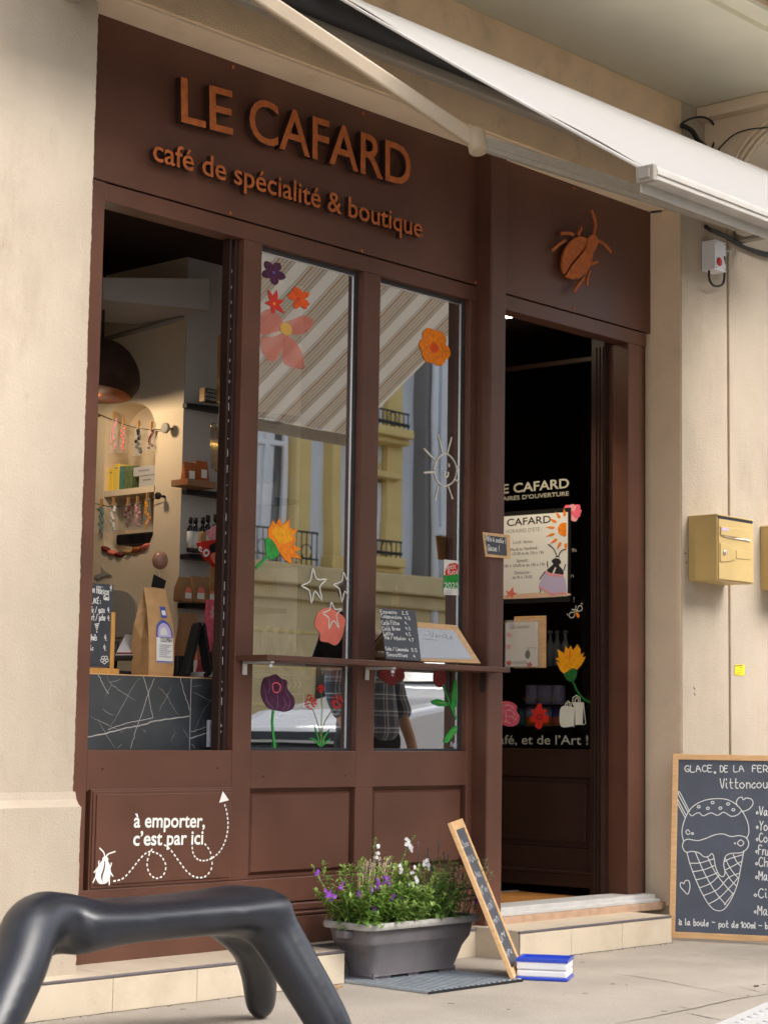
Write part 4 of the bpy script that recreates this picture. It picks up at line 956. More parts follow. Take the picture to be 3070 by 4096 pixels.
b = MB(); b.hexa([(3.9,-.70,zr-.04),(8.6,-.70,zr-.04),(8.6,YS-.002,3.80),(3.9,YS-.002,3.80)],[(3.9,-.70,zr-.025),(8.6,-.70,zr-.025),(8.6,YS-.002,3.815),(3.9,YS-.002,3.815)]); b.build('sun_blocker', 'black', AW)  # added black panel: blocks sun through the roller gap, fills the dark band
b = MB()
for x in (4.15, 8.55): b.box(x-.03, -.64, tb.z-.04, x+.03, YS-.002, tb.z+.12)
b.build('wall_bracket', 'bar_grey', AW, bevel=.005)
el = P((1907,568), -1.35); s0 = P((880,-120), -.75); s1 = P((2985,905), yf+.12)
b = MB(); b.bar(s0, el, .035, .054); b.build('arm', 'arm', AW, bevel=.008)
b = MB(); b.bar(el+(s1-el).normalized()*.02, s1, .035, .050); q = (s1-el); b.bar(el+q*.03+Vector((0,0,-.012)), el+q*.98+Vector((0,0,-.012)), .039, .010); b.build('arm', 'bar_grey', AW, bevel=.006)
b = MB(); b.lathe([(.030,-.04),(.034,-.035),(.034,.035),(.028,.045)], el, 14, Vector((0.1,.3,1)).normalized()); b.build('elbow_joint', 'arm', AW)
b = MB(); b.obox(s1, (.03,0,0), (0,.03,0), (0,0,.028)); b.build('arm_end', 'bar_grey', AW, bevel=.008)
# ================================================================== INTERIOR
IW = thing('cafe_room', 'interior of the cafe seen through the serving window and the doorway', 'room', (7, 2.5, .2))
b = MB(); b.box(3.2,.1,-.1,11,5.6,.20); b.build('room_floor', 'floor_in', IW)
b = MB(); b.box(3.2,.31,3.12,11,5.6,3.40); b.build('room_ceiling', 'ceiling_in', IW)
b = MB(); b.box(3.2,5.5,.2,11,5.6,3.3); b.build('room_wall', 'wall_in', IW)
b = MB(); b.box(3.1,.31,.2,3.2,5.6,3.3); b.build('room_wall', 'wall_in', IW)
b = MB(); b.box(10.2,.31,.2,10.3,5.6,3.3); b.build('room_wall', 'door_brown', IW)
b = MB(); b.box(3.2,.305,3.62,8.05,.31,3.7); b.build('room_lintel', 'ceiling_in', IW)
WX, WY = 5.757, .95        # pier inside: side wall x=WX, front face y=WY
# niche wall: side face with an arched recess and a second, lower one
def xz(p): v = XP(p, WX); return (v.y, v.z)
def arch(pts): return crom([Vector((*xz(C_(*p)),0)) for p in pts], 5)
n1 = [(648,1400),(612,1300),(545,1245),(450,1228),(360,1250),(290,1320),(255,1420),(240,1650)]
n1q = [xz(C_(640,2140))]+[xz(C_(646,1700))]+[(v.x,v.y) for v in arch(n1)]+[xz(C_(232,2140))]
low = [(600,350),(560,420),(480,450),(380,460),(300,430),(235,370)]
n1q = [xz(D_(628,280))]+n1q[1:-1]+[xz(C_(232,1900)), xz(D_(222,250))]+[(v.x,v.y) for v in crom([Vector((*xz(D_(*p)),0)) for p in low[::-1]],5)]
ymin, ymax, zmin, zmax = WY, 2.6, .2, 3.3
# the wall face around the opening: keyhole outline
outer = [(ymin,zmin),(ymax,zmin),(ymax,zmax),(ymin,zmax)]
loop = n1q if sum((n1q[i][0]*n1q[(i+1)%len(n1q)][1]-n1q[(i+1)%len(n1q)][0]*n1q[i][1]) for i in range(len(n1q))) < 0 else n1q[::-1]
ib_ = min(range(len(loop)), key=lambda i: loop[i][1]); loop = loop[ib_:]+loop[:ib_]; it_ = max(range(len(loop)), key=lambda i: loop[i][1])
ch1 = loop[:it_+1]; ch2 = loop[it_:]+loop[:1]          # bottom to top, top to bottom
hi = ch1 if max(p[0] for p in ch1) > max(p[0] for p in ch2) else ch2[::-1]; lo_ = ch2[::-1] if hi is ch1 else ch1
b = MB(); q1 = [(lo_[0][0],zmin),(ymin,zmin),(ymin,zmax),(lo_[-1][0],zmax)]+lo_[::-1]; b.add([(WX,p[0],p[1]) for p in q1], [tuple(range(len(q1)))])
q1 = [(hi[0][0],zmin),(ymax,zmin),(ymax,zmax),(hi[-1][0],zmax)]+hi[::-1]; b.add([(WX,p[0],p[1]) for p in q1], [tuple(range(len(q1)))])
# the recess behind it
q = [(WX,p[0],p[1]) for p in loop]; q2 = [(WX+.14,p[0],p[1]) for p in loop]; n = len(q)
b.add(q+q2, [(i,(i+1)%n,n+(i+1)%n,n+i) for i in range(n)]+[tuple(range(n,2*n))])
nw = b.build('niche_wall', 'wall_in', IW, smooth=False)
b = MB(); b.box(WX+.003,WY-.001,.2,6.5,WY+.12,3.3); b.build('pier_wall', 'wall_in2', IW)
b = MB(); ya, za = xz(C_(645,1895)); yb, zb_ = xz(C_(236,1940)); b.box(WX+.0,ya,za-.028,WX+.139,yb,za); b.build('niche_shelf', 'wall_in', IW)
b = MB(); b.tube([XP(C_(205,728),WX-.005),XP(C_(868,545),WX-.005)], .012, 8); b.build('cable_duct', 'niche', IW)
# dropped box under the ceiling
t = [(225,222),(1082,232),(1082,484),(225,400)]; f0 = [P(C_(*p), .75+.25*i) for i, p in zip((1,0,0,1), t)]
b = MB(); b.prism(f0, (.0,.5,.0)); b.build('ceiling_box', 'wall_in2', IW)
# ceiling lamps in the doorway (lit)
lm = thing('ceiling_lamp', 'round lit lamp on the dark ceiling just inside the door', 'lamp', (7,.8,3.25))
c = Z(H_(250,104), 3.065); b = MB(); b.lathe([(.10,.0),(.10,.012),(.095,.055)], c+Vector((-.02,0,.0)), 24); b.build('lamp_body', 'alu_white', lm)
b = MB(); b.lathe([(.085,-.001),(.085,.004)], c+Vector((-.02,0,-.004)), 24); b.build('lamp_glow', 'lamp_glow', lm)
ld = D.lights.new('lamp_light','SPOT'); ld.energy = 22; ld.spot_size = R_(95); ld.spot_blend = .6; ld.shadow_soft_size = .06; ld.color = (1,.82,.58); lo = D.objects.new('lamp_light', ld); COL.objects.link(lo); lo.location = c+Vector((-.02,0,-.03))-lm.location; lo.parent = lm
# pendant lamp
pd = thing('pendant_lamp', 'big dark brown dome pendant lamp hanging inside above the counter', 'lamp', P(C_(190,1000),1.2))
c = P(C_(130,1005), 1.15); b = MB(); R0 = (P(C_(480,1080),1.15)-P(C_(130,1080),1.15)).length*.86
prof = [(.02,R0*.78),(R0*.35,R0*.74),(R0*.68,R0*.58),(R0*.9,R0*.30),(R0,.0),(R0*.98,-R0*.2),(R0*.86,-R0*.38)]
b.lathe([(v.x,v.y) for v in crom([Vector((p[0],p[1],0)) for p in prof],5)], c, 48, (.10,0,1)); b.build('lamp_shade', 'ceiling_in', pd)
b = MB(); b.lathe([(R0*.85,-R0*.385),(R0*.80,-R0*.35),(.05,-R0*.30)], c, 32, (.10,0,1)); b.build('shade_lining', 'rust', pd)
lq = D.lights.new('pendant_bulb','POINT'); lq.energy = 4.5; lq.shadow_soft_size = .06; lq.color = (1,.80,.55); lqo = D.objects.new('pendant_bulb', lq); COL.objects.link(lqo); lqo.location = c+Vector((-.01,0,-R0*.45))-pd.location; lqo.parent = pd
b = MB(); b.tube([c+Vector((.06,0,R0*.7)), (c.x+.06,c.y,3.12)], .006, 6); b.build('flex', 'black', pd)
# clear packets pegged on strings
def packet(p, par_y, w, h, m_in, label, grp, spots=None, fn=C_):
    c = XP(fn(*p), WX-.02+par_y); o = thing('sweet_packet', label, 'packet', c-Vector((0,0,h)), grp)
    b = MB(); b.hexa([(c.x-.010,c.y-w/2,c.z-h),(c.x+.012,c.y-w/2,c.z-h),(c.x+.012,c.y+w/2,c.z-h),(c.x-.010,c.y+w/2,c.z-h)],[(c.x-.001,c.y-w*.42,c.z),(c.x+.001,c.y-w*.42,c.z),(c.x+.001,c.y+w*.42,c.z),(c.x-.001,c.y+w*.42,c.z)]); b.build('wrapper', 'pack_clear', o)
    b = MB(); rnd = random.Random(int(p[0]))
    for k in range(9): b.ball((c.x+rnd.uniform(-.004,.004), c.y+rnd.uniform(-.3,.3)*w, c.z-h*(.15+.8*k/9)), (.006,w*.2,h*.07), 8, 5)
    b.build('sweets', m_in, o)
    b = MB(); b.box(c.x-.006,c.y-.005,c.z-.012,c.x+.006,c.y+.005,c.z+.028); b.build('peg', 'wicker', o)
    return o
g = 'packets pegged on the upper string'
packet((318,1350),0,.045,.165,'pink_light','packet of pale pink spotted sweets pegged at the far left of the upper string',g)
packet((390,1400),0,.035,.135,'coral','narrow packet of brick red sweets pegged next to the pale pink one',g)
packet((512,1420),0,.060,.135,'black','packet holding a big black sweet pegged in the middle of the upper string',g)
packet((615,1430),0,.045,.105,'maroon','packet of dark red sweets pegged at the right end of the upper string',g)
g = 'packets pegged on the lower string'
for p, m_, w, h, lb in (((215,2050),'teal',.045,.13,'packet of dark green sweets at the far left of the lower string'),((310,2040),'paper',.055,.14,'packet of white sweets hanging on the lower string'),((430,2040),'maroon',.050,.12,'packet of dark red leaf shapes hanging on the lower string'),((505,2030),'pink_light',.045,.12,'packet of mixed pale sweets on the lower string beside the yellow one'),((585,2000),'yellow_orange',.045,.15,'packet with yellow sweets at the right end of the lower string')): packet(p,0,w,h,m_,lb,g)
wire([C_(190,1320),C_(300,1365),C_(450,1420),C_(600,1445),C_(730,1440)], lambda p: XP(p,WX-.02), .002, 'string', 'ink', None, 'upper dark string with pegged sweet packets across the wall niche', 'string')
wire([C_(165,2040),C_(300,2065),C_(500,2045),C_(690,1985)], lambda p: XP(p,WX-.02), .002, 'string', 'ink', None, 'lower dark string with pegged sweet packets under the niche shelf', 'string')
def knob(p, r, m_, lb): 
    c = XP(p, WX); b = MB(); b.lathe([(.006,0),(.006,.035),(r,.036),(r,.048),(r*.8,.05)], c, 18, (-1,0,0)); o = b.build('wall_peg', m_); tag(o, lb, 'peg')
knob(C_(785,1442), .024, 'niche', 'round grey peg at the right end of the upper string'); knob(C_(725,1985), .016, 'black', 'black knob at the right end of the lower string'); knob(C_(200,1335), .016, 'brass', 'small brass peg at the left end of the upper string')
# boxes on the niche shelf
zs_ = za
def sbox(px0, px1, pt, m_, lb, x0=.02, x1=.11, grp='boxes on the niche shelf', zz=None):
    y0 = XP(C_(px0,1800),WX+x0).y; y1 = XP(C_(px1,1800),WX+x0).y; zt_ = XP(C_((px0+px1)/2,pt),WX+x0).z
    b = MB(); b.box(WX+x0, min(y0,y1)+.001, zz or zs_+.0005, WX+x1, max(y0,y1)-.001, zt_); o = b.build('gift_box', m_, bevel=.002); tag(o, lb, 'box', grp)
    ym = (y0+y1)/2; hh = abs(y1-y0); b = MB(); b.box(WX+x0-.0008, ym-hh*.25, zt_-.022, WX+x0-.0003, ym+hh*.25, zt_-.016); b.build('label', 'ink_grey', o); return o
sbox(242,272,1760,'yellow','leftmost pale yellow box on the niche shelf'); sbox(274,308,1758,'yellow','second pale yellow box on the niche shelf'); sbox(310,356,1722,'yellow','tallest yellow box on the niche shelf beside the green ones')
sbox(358,392,1740,'teal','dark green box on the niche shelf beside the tall yellow one'); sbox(394,424,1738,'leaf_grey','middle green box of the three on the niche shelf'); sbox(426,462,1735,'leaf_grey','green box on the niche shelf beside the pale boxes')
o1 = sbox(515,645,1815,'wall_in2','lower pale beige carton on the niche shelf'); sbox(468,645,1740,'wall_in2','upper pale beige carton on the niche shelf', zz=XP(C_(580,1812),WX+.02).z)
# dark basket with red and orange things in the lower niche
c = XP(D_(480,330), WX+.07); b = MB(); b.box(WX+.02,XP(D_(620,330),WX).y,c.z-.02,WX+.12,XP(D_(300,330),WX).y,c.z+.03); o = b.build('low_basket', 'black', bevel=.01); tag(o, 'black basket in the lower part of the wall niche', 'basket')
b = MB()
for k, (x, y) in enumerate(((250,395),(300,425),(360,440),(430,420),(500,400),(570,375))):
    b = MB(); c = XP(D_(x,y), WX-.0); b.ball(c, (.02,.032,.012), 10, 6, Quaternion((1,0,0), R_(20-8*k)).to_matrix()); o = b.build('fabric_toy', ('maroon','coral','maroon','wicker','rust','coral')[k]); tag(o, ('dark red bean shaped item at the left end below the niche','brick red item second from left below the niche','dark red item in the middle below the niche','tan item right of the middle below the niche','rust coloured item second from right below the niche','brick red item at the right end below the niche')[k], 'toy', 'items lying in a row below the niche')
# balloon, card, starfish
c = XP(D_(685,485), WX-.10); o = thing('balloon', 'dusty pink balloon on a thin stick against the cafe wall', 'balloon', c); b = MB(); b.ball(c, (.036,.036,.041)); b.build('balloon_skin', 'balloon', o); b = MB(); b.tube([c+Vector((0,0,-.04)), c+Vector((-.01,0,-.20))], .002, 6); b.build('stick', 'paper', o)
b = MB(); fp = PL((WX-.002,0,0),(0,-1,0),(0,0,1)); b.poly(fp, [D_(*p) for p in ((215,530),(245,570),(300,605),(250,610),(190,640),(160,610),(220,590))], 0, .006); o = b.build('starfish', 'niche'); tag(o, 'grey paper starfish on the wall above the menu board', 'decoration')
# second arched niche, lower: flat grey arch stands for its shaded recess
b = MB(); b.poly(fp, [D_(*p) for p in ((140,790),(220,740),(330,725),(430,745),(490,810),(500,900),(490,1080),(140,1080))], .001, .01, smooth=4); o = b.build('niche_shade', 'niche'); tag(o, 'flat grey arch standing for the shaded lower wall niche behind the paper coffee bag', 'board')

# ---- front face of the pier: black shelves with goods
def fpx(p, y=WY): return P(p, y)
def shelf(pl, pr, dl, dr, lb):
    a = fpx(pl); c_ = fpx(pr); z = a.z
    b = MB(); b.prism([(a.x,WY-.002,z),(a.x,WY-dl,z),(c_.x+.35,WY-dr,z),(c_.x+.35,WY-.002,z)][::-1], (0,0,.022)); o = b.build('wall_shelf', 'black', bevel=.002); tag(o, lb, 'shelf', 'black wall shelves'); return z+.022
h1 = shelf(C_(862,1272),C_(1180,1322),.03,.17,'top black wall shelf with the small slogan sign')
h2 = shelf(C_(860,1965),C_(1165,1990),.03,.17,'second black wall shelf with paper sachets and a bell')
h3 = shelf(D_(840,475),D_(1160,490),.06,.17,'third black wall shelf with dark bottles')
h4 = shelf(D_(820,870),D_(1040,890),.06,.17,'lowest black wall shelf with kraft coffee bags')
def onshelf(p0, p1, z, y): a = P(p0, y); c_ = P(p1, y); return a.x, c_.x
xa, xb = onshelf(C_(1032,1200),C_(1155,1200),h1,WY-.12)
o = thing('slogan_sign', 'little black slogan sign between two wooden ends on the top shelf', 'sign', ((xa+xb)/2,WY-.12,h1))
ht = (P(C_(1090,1115),WY-.12).z-h1); b = MB(); b.box(xa+.008,WY-.12,h1,xb-.008,WY-.10,h1+ht); b.build('sign_block', 'black', o)
b = MB(); b.box(xa,WY-.125,h1,xa+.008,WY-.095,h1+ht); b.box(xb-.008,WY-.125,h1,xb,WY-.095,h1+ht); b.build('end_piece', 'wood_light', o)
b = MB(); pq = wallplane(WY-.121)
for k, t in enumerate(("J’AVAIS","PAS D’IDÉE","DE CADEAU")): write(b, pq, t, ((xa+xb)/2,h1+ht*(.72-.29*k)), h=ht*.19, px=False, center=True)
b.build('lettering', 'paper', o)
b = MB(); a = P(C_(1185,680),WY-.16); b.box(a.x-.008,WY-.16,h1,a.x+.012,WY-.14,a.z); o = b.build('picture_frame', 'wood_orange', bevel=.002); tag(o, 'tall orange wood frame standing on the top shelf by the window track', 'frame')
for k, (x0, x1, t) in enumerate(((870,965,1700),(968,1062,1690))):
    xa, xb = onshelf(C_(x0,1800),C_(x1,1800),h2,WY-.11); zt_ = P(C_(x0,t),WY-.11).z; o = thing('paper_sachet', ('brown sachet with a white label at the left end of the second shelf','brown sachet with a white label in the middle of the second shelf')[k], 'sachet', (xa,WY-.11,h2), 'sachets on the second shelf')
    b = MB(); b.hexa([(xa,WY-.13,zt_-.10),(xb,WY-.13,zt_-.10),(xb,WY-.09,zt_-.10),(xa,WY-.09,zt_-.10)],[(xa,WY-.111,zt_),(xb,WY-.111,zt_),(xb,WY-.109,zt_),(xa,WY-.109,zt_)]); b.build('sachet_body', 'rust', o, bevel=.003)
    b = MB(); m_ = (xa+xb)/2; b.box(m_-.016,WY-.130,zt_-.078,m_+.016,WY-.1285,zt_-.04); b.build('label', 'paper', o)
a = P(C_(870,1830),WY-.11); c_ = P(C_(1100,1910),WY-.11); b = MB(); b.box(a.x,WY-.14,h2,c_.x,WY-.03,a.z-.005); o = b.build('dark_crate', 'kraft_dark', bevel=.004); tag(o, 'dark brown crate on the second shelf under the sachets', 'crate')
o = thing('wind_chime', 'brass wind chime of thin hanging rods beside the window track', 'wind chime', P(C_(1125,1480),WY-.2))
b = MB()
for k in range(6): a = P(C_(1095+11*k,1430),WY-.2); e = P(C_(1097+10*k,1760),WY-.2); b.tube([a,e],.0018,6)
b.build('rod', 'brass', o); b = MB(); a = P(C_(1118,1425),WY-.2); b.tube([a+Vector((.016*math.cos(t_*.3),0,.016*math.sin(t_*.3)+.002)) for t_ in range(21)],.003,6); b.build('ring', 'brass', o)
a = P(C_(1160,1780),WY-.14); b = MB(); b.lathe([(.02,0),(.022,.004),(.013,.016),(.006,.022),(.003,.03)], a, 16); o = b.build('counter_bell', 'brass'); tag(o, 'small brass bell at the right of the second shelf', 'bell')
# dark bottles
for k, (x0, x1, t) in enumerate(((905,950,140),(955,1000,145),(1003,1050,140),(1052,1100,125),(1105,1150,118))):
    xa, xb = onshelf(D_(x0,300),D_(x1,300),h3,WY-.11-.008*(k%2)); m_ = (xa+xb)/2; r = (xb-xa)/2*.92; top = P(D_((x0+x1)/2,t),WY-.11).z; H = top-h3
    o = thing('dark_bottle', ('leftmost','second','middle','fourth','rightmost')[k]+' dark bottle with pale label of the five on the third shelf', 'bottle', (m_,WY-.11,h3), 'dark bottles on the third shelf')
    b = MB(); b.lathe([(r*.9,0),(r,.006),(r,H*.68),(r*.5,H*.76),(r*.45,H*.86)], (m_,WY-.11,h3), 16); b.build('bottle_body', 'bottle_dark', o)
    b = MB(); b.lathe([(r*.62,H*.84),(r*.62,H)], (m_,WY-.11,h3), 14); b.build('cap', 'black', o)
    b = MB(); b.lathe([(r*1.01,H*.12),(r*1.01,H*.6)], (m_,WY-.11,h3), 16); b.build('label', 'kraft' if k==2 else 'label_white', o)
# kraft bags on the lowest shelf and below
def kraft(x0, x1, t, bz, y, lb, grp, fn=D_, m_='kraft_dark'):
    xa = P(fn(x0,t),y).x; xb = P(fn(x1,t),y).x; zt_ = P(fn((x0+x1)/2,t),y).z; o = thing('coffee_bag', lb, 'coffee bag', ((xa+xb)/2,y,bz), grp); d = .06
    b = MB(); secs = []
    for f_, ww, dd in ((0,.46,.5),(.1,.5,.5),(.55,.5,.42),(.8,.47,.2),(1,.45,.04)):
        z = bz+(zt_-bz)*f_; m2 = (xa+xb)/2; wq = (xb-xa)*ww; dq = d*dd; secs.append([Vector((m2-wq,y-dq,z)),Vector((m2+wq,y-dq,z)),Vector((m2+wq,y+dq,z)),Vector((m2-wq,y+dq,z))])
    b.loft(secs, smooth=False); b.build('bag_body', m_, o, bevel=.004)
    m2 = (xa+xb)/2; wq = (xb-xa)*.26; z0 = bz+(zt_-bz)*.12; z1 = bz+(zt_-bz)*.58; b = MB(); b.box(m2-wq,y-d*.5-.0018,z0,m2+wq,y-d*.5-.0006,(z0+z1)/2); b.build('label', 'label_white', o)
    b = MB(); b.prism([(m2+wq*math.cos(R_(a)),y-d*.5-.0006,(z0+z1)/2+.0005+(z1-z0)*.5*math.sin(R_(a))) for a in range(0,181,20)], (0,-.0012,0)); b.build('label_picture', 'coral', o)
    return o
g = 'kraft coffee bags on the lowest shelf'
kraft(830,925,618,h4,WY-.10,'leftmost small kraft coffee bag on the lowest wall shelf',g); kraft(925,1030,612,h4,WY-.11,'middle small kraft coffee bag on the lowest wall shelf',g); kraft(1032,1110,620,h4,WY-.10,'right small kraft coffee bag on the lowest wall shelf',g)
ctz = P(D_(600,1410),.30).z
kraft(838,990,915,ctz-.02,.78,'bigger kraft coffee bag in shadow behind the black stand',None)
# red hanging snack bag, pink card, wicker bundle near the track
b = MB(); y = .34
def flat(pts, y, m_, name, lb, cat, th=.012, fn=D_, sm=3, par=None):
    b = MB(); b.poly(wallplane(y), [fn(*p) for p in pts], 0, th, smooth=sm); o = b.build(name, m_, par, bevel=.003 if th > .004 else 0)
    if not par: tag(o, lb, cat)
    return o
rb = flat([(975,345),(1010,332),(1156,328),(1160,420),(1150,530),(1115,545),(1075,510),(1030,470),(990,400)], .42, 'red', 'snack_bag', 'shiny red snack bag hanging by the window track', 'snack bag', .03)
flat([(1088,360),(1155,345),(1155,420),(1110,425),(1085,400)], .38, 'black', 'bag_print', None, None, .002, par=rb); flat([(1090,440),(1150,420),(1152,500),(1110,505)], .379, 'coral', 'bag_print', None, None, .002, par=rb)
b = MB(); b.stroke(wallplane(.385), [D_(*p) for p in ((1020,395),(1005,375),(1000,400),(1022,415))], .006, .002, smooth=3); b.stroke(wallplane(.385), [D_(*p) for p in ((1040,415),(1055,402),(1076,415),(1070,440),(1048,448),(1036,430))], .009, .002, smooth=3, closed=True); b.build('bag_print', 'paper', rb)
flat([(1050,260),(1157,180),(1158,330),(1095,335)], .47, 'pink_light', 'pink_card', 'pale pink card leaning above the red snack bag', 'card', .004, sm=0)
o = thing('cane_basket', 'upright bundle of pale cane rods below the red snack bag', 'basket', P(D_(1120,720),.45)); b = MB()
for k in range(7): b.tube([P(D_(1090+10*k,545),.45+.01*(k%2)), P(D_(1084+11*k,735),.45+.01*(k%2))], .0035, 6)
b.build('cane', 'wicker', o)
b = MB(); b.tube([P(D_(1085,545),.448),P(D_(1155,548),.448)],.003,6); b.build('binding', 'wood_light', o)
# ---- counter with marble front and the things on it
CY = .20
ct = thing('serving_counter', 'black veined marble counter behind the serving window', 'counter', (4.9,.4,.2))
zc = P(D_(600,1411), CY).z
b = MB(); b.box(3.4,CY,.5,6.1,.80,zc-.004); b.build('counter_front', 'marble', ct, bevel=.002); b = MB(); b.box(3.4,CY-.002,zc-.004,6.1,.80,zc); b.build('counter_edge', 'wood_light', ct)
cp = wallplane(CY); b = MB(); xj = P(D_(928,1700),CY).x; b.box(xj-.0012,CY-.0012,.6,xj+.0012,CY,zc-.004); b.build('tile_joint', 'vein', ct)
def veins(lst, w):
    b = MB(); rnd = random.Random(int(w*1e5))
    for q in lst:
        r = []
        for i in range(len(q)-1):
            for k in range(5): t_ = k/5; r.append((q[i][0]*(1-t_)+q[i+1][0]*t_+rnd.uniform(-5,5), q[i][1]*(1-t_)+q[i+1][1]*t_+rnd.uniform(-4,4)))
        r.append(q[-1]); b.stroke(cp, [D_(*p) for p in r], w, .0006, taper=w < .002)
    b.build('marble_vein', 'vein', ct)
veins([[(103,1908),(250,1878),(420,1835),(560,1808),(640,1775),(780,1758),(918,1738)],[(925,1915),(1010,1890),(1130,1868)]], .0045)
veins([[(270,1845),(380,1805),(480,1780),(630,1752)],[(185,1400),(215,1460),(250,1530),(270,1560)],[(640,1440),(590,1550),(480,1890),(450,1998)],[(545,1415),(580,1510),(600,1640),(628,1745)],[(845,1425),(870,1520),(900,1620),(922,1690)],[(930,1870),(1010,1840),(1130,1810)]], .0026)
veins([[(255,1420),(300,1490),(420,1570),(490,1615)],[(520,1430),(430,1560),(330,1750),(290,1820)],[(670,1500),(740,1570),(790,1670),(835,1740)],[(780,1500),(720,1610),(680,1700)],[(190,1780),(250,1880),(325,1998)],[(225,1680),(270,1720),(320,1730)],[(120,1740),(230,1790),(390,1875)],[(945,1545),(1020,1580),(1110,1630)],[(1110,1590),(1040,1680),(960,1850)],[(870,1830),(915,1920)],[(940,1440),(1010,1428)],[(300,1480),(245,1585)],[(340,1995),(380,1965)],[(810,1860),(770,1950)],[(280,1470),(370,1440)],[(945,1500),(1025,1492)],[(930,1960),(970,2000)],[(550,1850),(565,1870)]], .0014)
b = MB(); a = P(D_(1105,1770),CY-.02); e = P(D_(1090,1990),CY-.02); b.box(e.x-.01,CY-.02,e.z,a.x+.012,CY-.004,a.z); o = b.build('white_bracket', 'white_plastic', bevel=.003); tag(o, 'narrow pale bracket at the right end of the marble counter', 'bracket')
# menu board on a wooden foot
mb_ = thing('counter_menu', 'tall black menu slate on a wooden foot at the left of the counter', 'chalkboard', P(D_(200,1395),.30)); y = .32
MPn = wallplane(y); a = P(D_(310,685),y); e = P(D_(285,1345),y)
b = MB(); b.prism([Vector((4.2,y,e.z)),Vector((P(D_(283,1345),y).x,y,e.z)),Vector((P(D_(310,683),y).x,y,P(D_(310,683),y).z)),Vector((4.2,y,P(D_(140,655),y).z))], (0,.008,0)); b.build('slate_board', 'slate', mb_)
b = MB(); a = P(D_(297,900),y-.004); e = P(D_(326,1360),y-.004); b.box(a.x,y-.004,e.z-.01,P(D_(325,900),y).x,y+.016,a.z); b.build('post', 'wood_orange', mb_, bevel=.003)
b = MB(); e = P(D_(360,1358),y-.03); b.box(4.2,y-.03,zc+.001,e.x,y+.05,e.z); b.build('foot', 'wood_orange', mb_, bevel=.003)
b = MB(); HP = wallplane(y-.001)
for t, p, q, h in (('on Hibiscus',(130,742),(278,765),.030),('4.',(278,722),(302,735),.022),('Glacé',(232,803),(276,806),.020),('GLACÉ :',(120,828),(208,832),.022),('noir / yuzu',(110,905),(240,905),.025),('4.',(262,903),(286,905),.022),('vert / pêche',(110,965),(245,968),.026),('4.',(262,968),(286,972),.022),('fruits',(126,1125),(178,1130),.024),('4.',(236,1126),(262,1130),.024),('ic',(126,1208),(150,1210),.02),('4.',(230,1208),(256,1210),.024)): hand(b, HP, t, D_(*p), D_(*q), h=h*.9, w=.0032, off=.001)
for q in ([(160,1000),(195,995)],[(165,1012),(190,1008)],[(168,1025),(186,1022)],[(172,1040),(182,1038)],[(175,1055),(178,1065)]): b.stroke(HP, [D_(*p) for p in q], .004, .001)
for k in range(5):
    an = 2*math.pi*k/5+.3; b.stroke(HP, [D_(238+20*math.cos(an)+13*math.cos(t_*.785), 1285+20*math.sin(an)+13*math.sin(t_*.785)) for t_ in range(8)], .003, .001, closed=True)
b.build('lettering', 'chalk', mb_)
# the big kraft coffee bag
y0 = .27; kb = thing('coffee_bag', 'tall kraft coffee bag with a blue and white label on the marble counter', 'coffee bag', P(D_(640,1408),y0))
xl0 = P(D_(592,1405),y0).x; xr0 = P(D_(786,1405),y0).x; wk = xr0-xl0; zb0 = zc+.001; zt0 = P(D_(650,705),y0+.03).z; Hk = zt0-zb0; dk = .10
def bag_sec(f, wf, df, pin):
    w = wk*wf; d = dk*df; cx = xl0+wk*.5; cy = y0+dk*.5; z = zb0+Hk*f; hw = w/2; hd = d/2; pn = pin*wk
    return [Vector((cx-hw,cy-hd,z)),Vector((cx,cy-hd-.004*df,z)),Vector((cx+hw,cy-hd,z)),Vector((cx+hw-pn,cy,z)),Vector((cx+hw,cy+hd,z)),Vector((cx-hw,cy+hd,z)),Vector((cx-hw+pn,cy,z))]
prf = [(0,1.0,1.0,.02),(.04,1.03,1.05,.0),(.2,1.05,1.08,.03),(.42,1.08,1.02,.05),(.58,1.05,.85,.12),(.72,.98,.6,.22),(.84,.94,.32,.30),(.93,.92,.12,.30),(1.0,.93,.045,.2)]
b = MB(); b.loft([bag_sec(*q) for q in prf], smooth=False); b.build('bag_body', 'kraft', kb, bevel=.004)
def bag_front(f):
    for i in range(len(prf)-1):
        if prf[i][0] <= f <= prf[i+1][0]:
            t_ = (f-prf[i][0])/(prf[i+1][0]-prf[i][0]); return prf[i][2]*(1-t_)+prf[i+1][2]*t_
    return .05
def bag_patch(u0, u1, f0, f1, off, n=6, top=None):
    vs = []; fs = []
    for i in range(n+1):
        f = f0+(f1-f0)*i/n; yy = y0+dk*.5-dk*.5*bag_front(f)-.004*bag_front(f)-off; k = 1
        if top: k = math.sqrt(max(0.02, 1-(i/n)**2.6))
        um = (u0+u1)/2; hw = (u1-u0)/2*k; vs += [(xl0+wk*(um-hw),yy,zb0+Hk*f),(xl0+wk*(um+hw),yy,zb0+Hk*f)]
    return MB().add(vs, [(2*i,2*i+1,2*i+3,2*i+2) for i in range(n)])
bag_patch(.24,.92,.15,.44,.002).build('label', 'paper', kb); bag_patch(.24,.92,.435,.635,.0022,8,True).build('label_picture', 'blue_label', kb)
bag_patch(.30,.86,.44,.60,.0032,8,True).build('label_picture', 'lilac', kb); bag_patch(.40,.70,.46,.55,.004,8,True).build('label_picture', 'label_white', kb)
bag_patch(.24,.92,.155,.17,.003).build('label_line', 'blue_label', kb); bag_patch(.54,.78,.66,.79,.002).build('blue_sticker', 'blue_label', kb); bag_patch(.58,.74,.69,.745,.003).build('blue_sticker_print', 'paper', kb)
yq = y0+dk*.5-dk*.5*bag_front(.38)-.004-.0045; lp = wallplane(yq); b = MB()
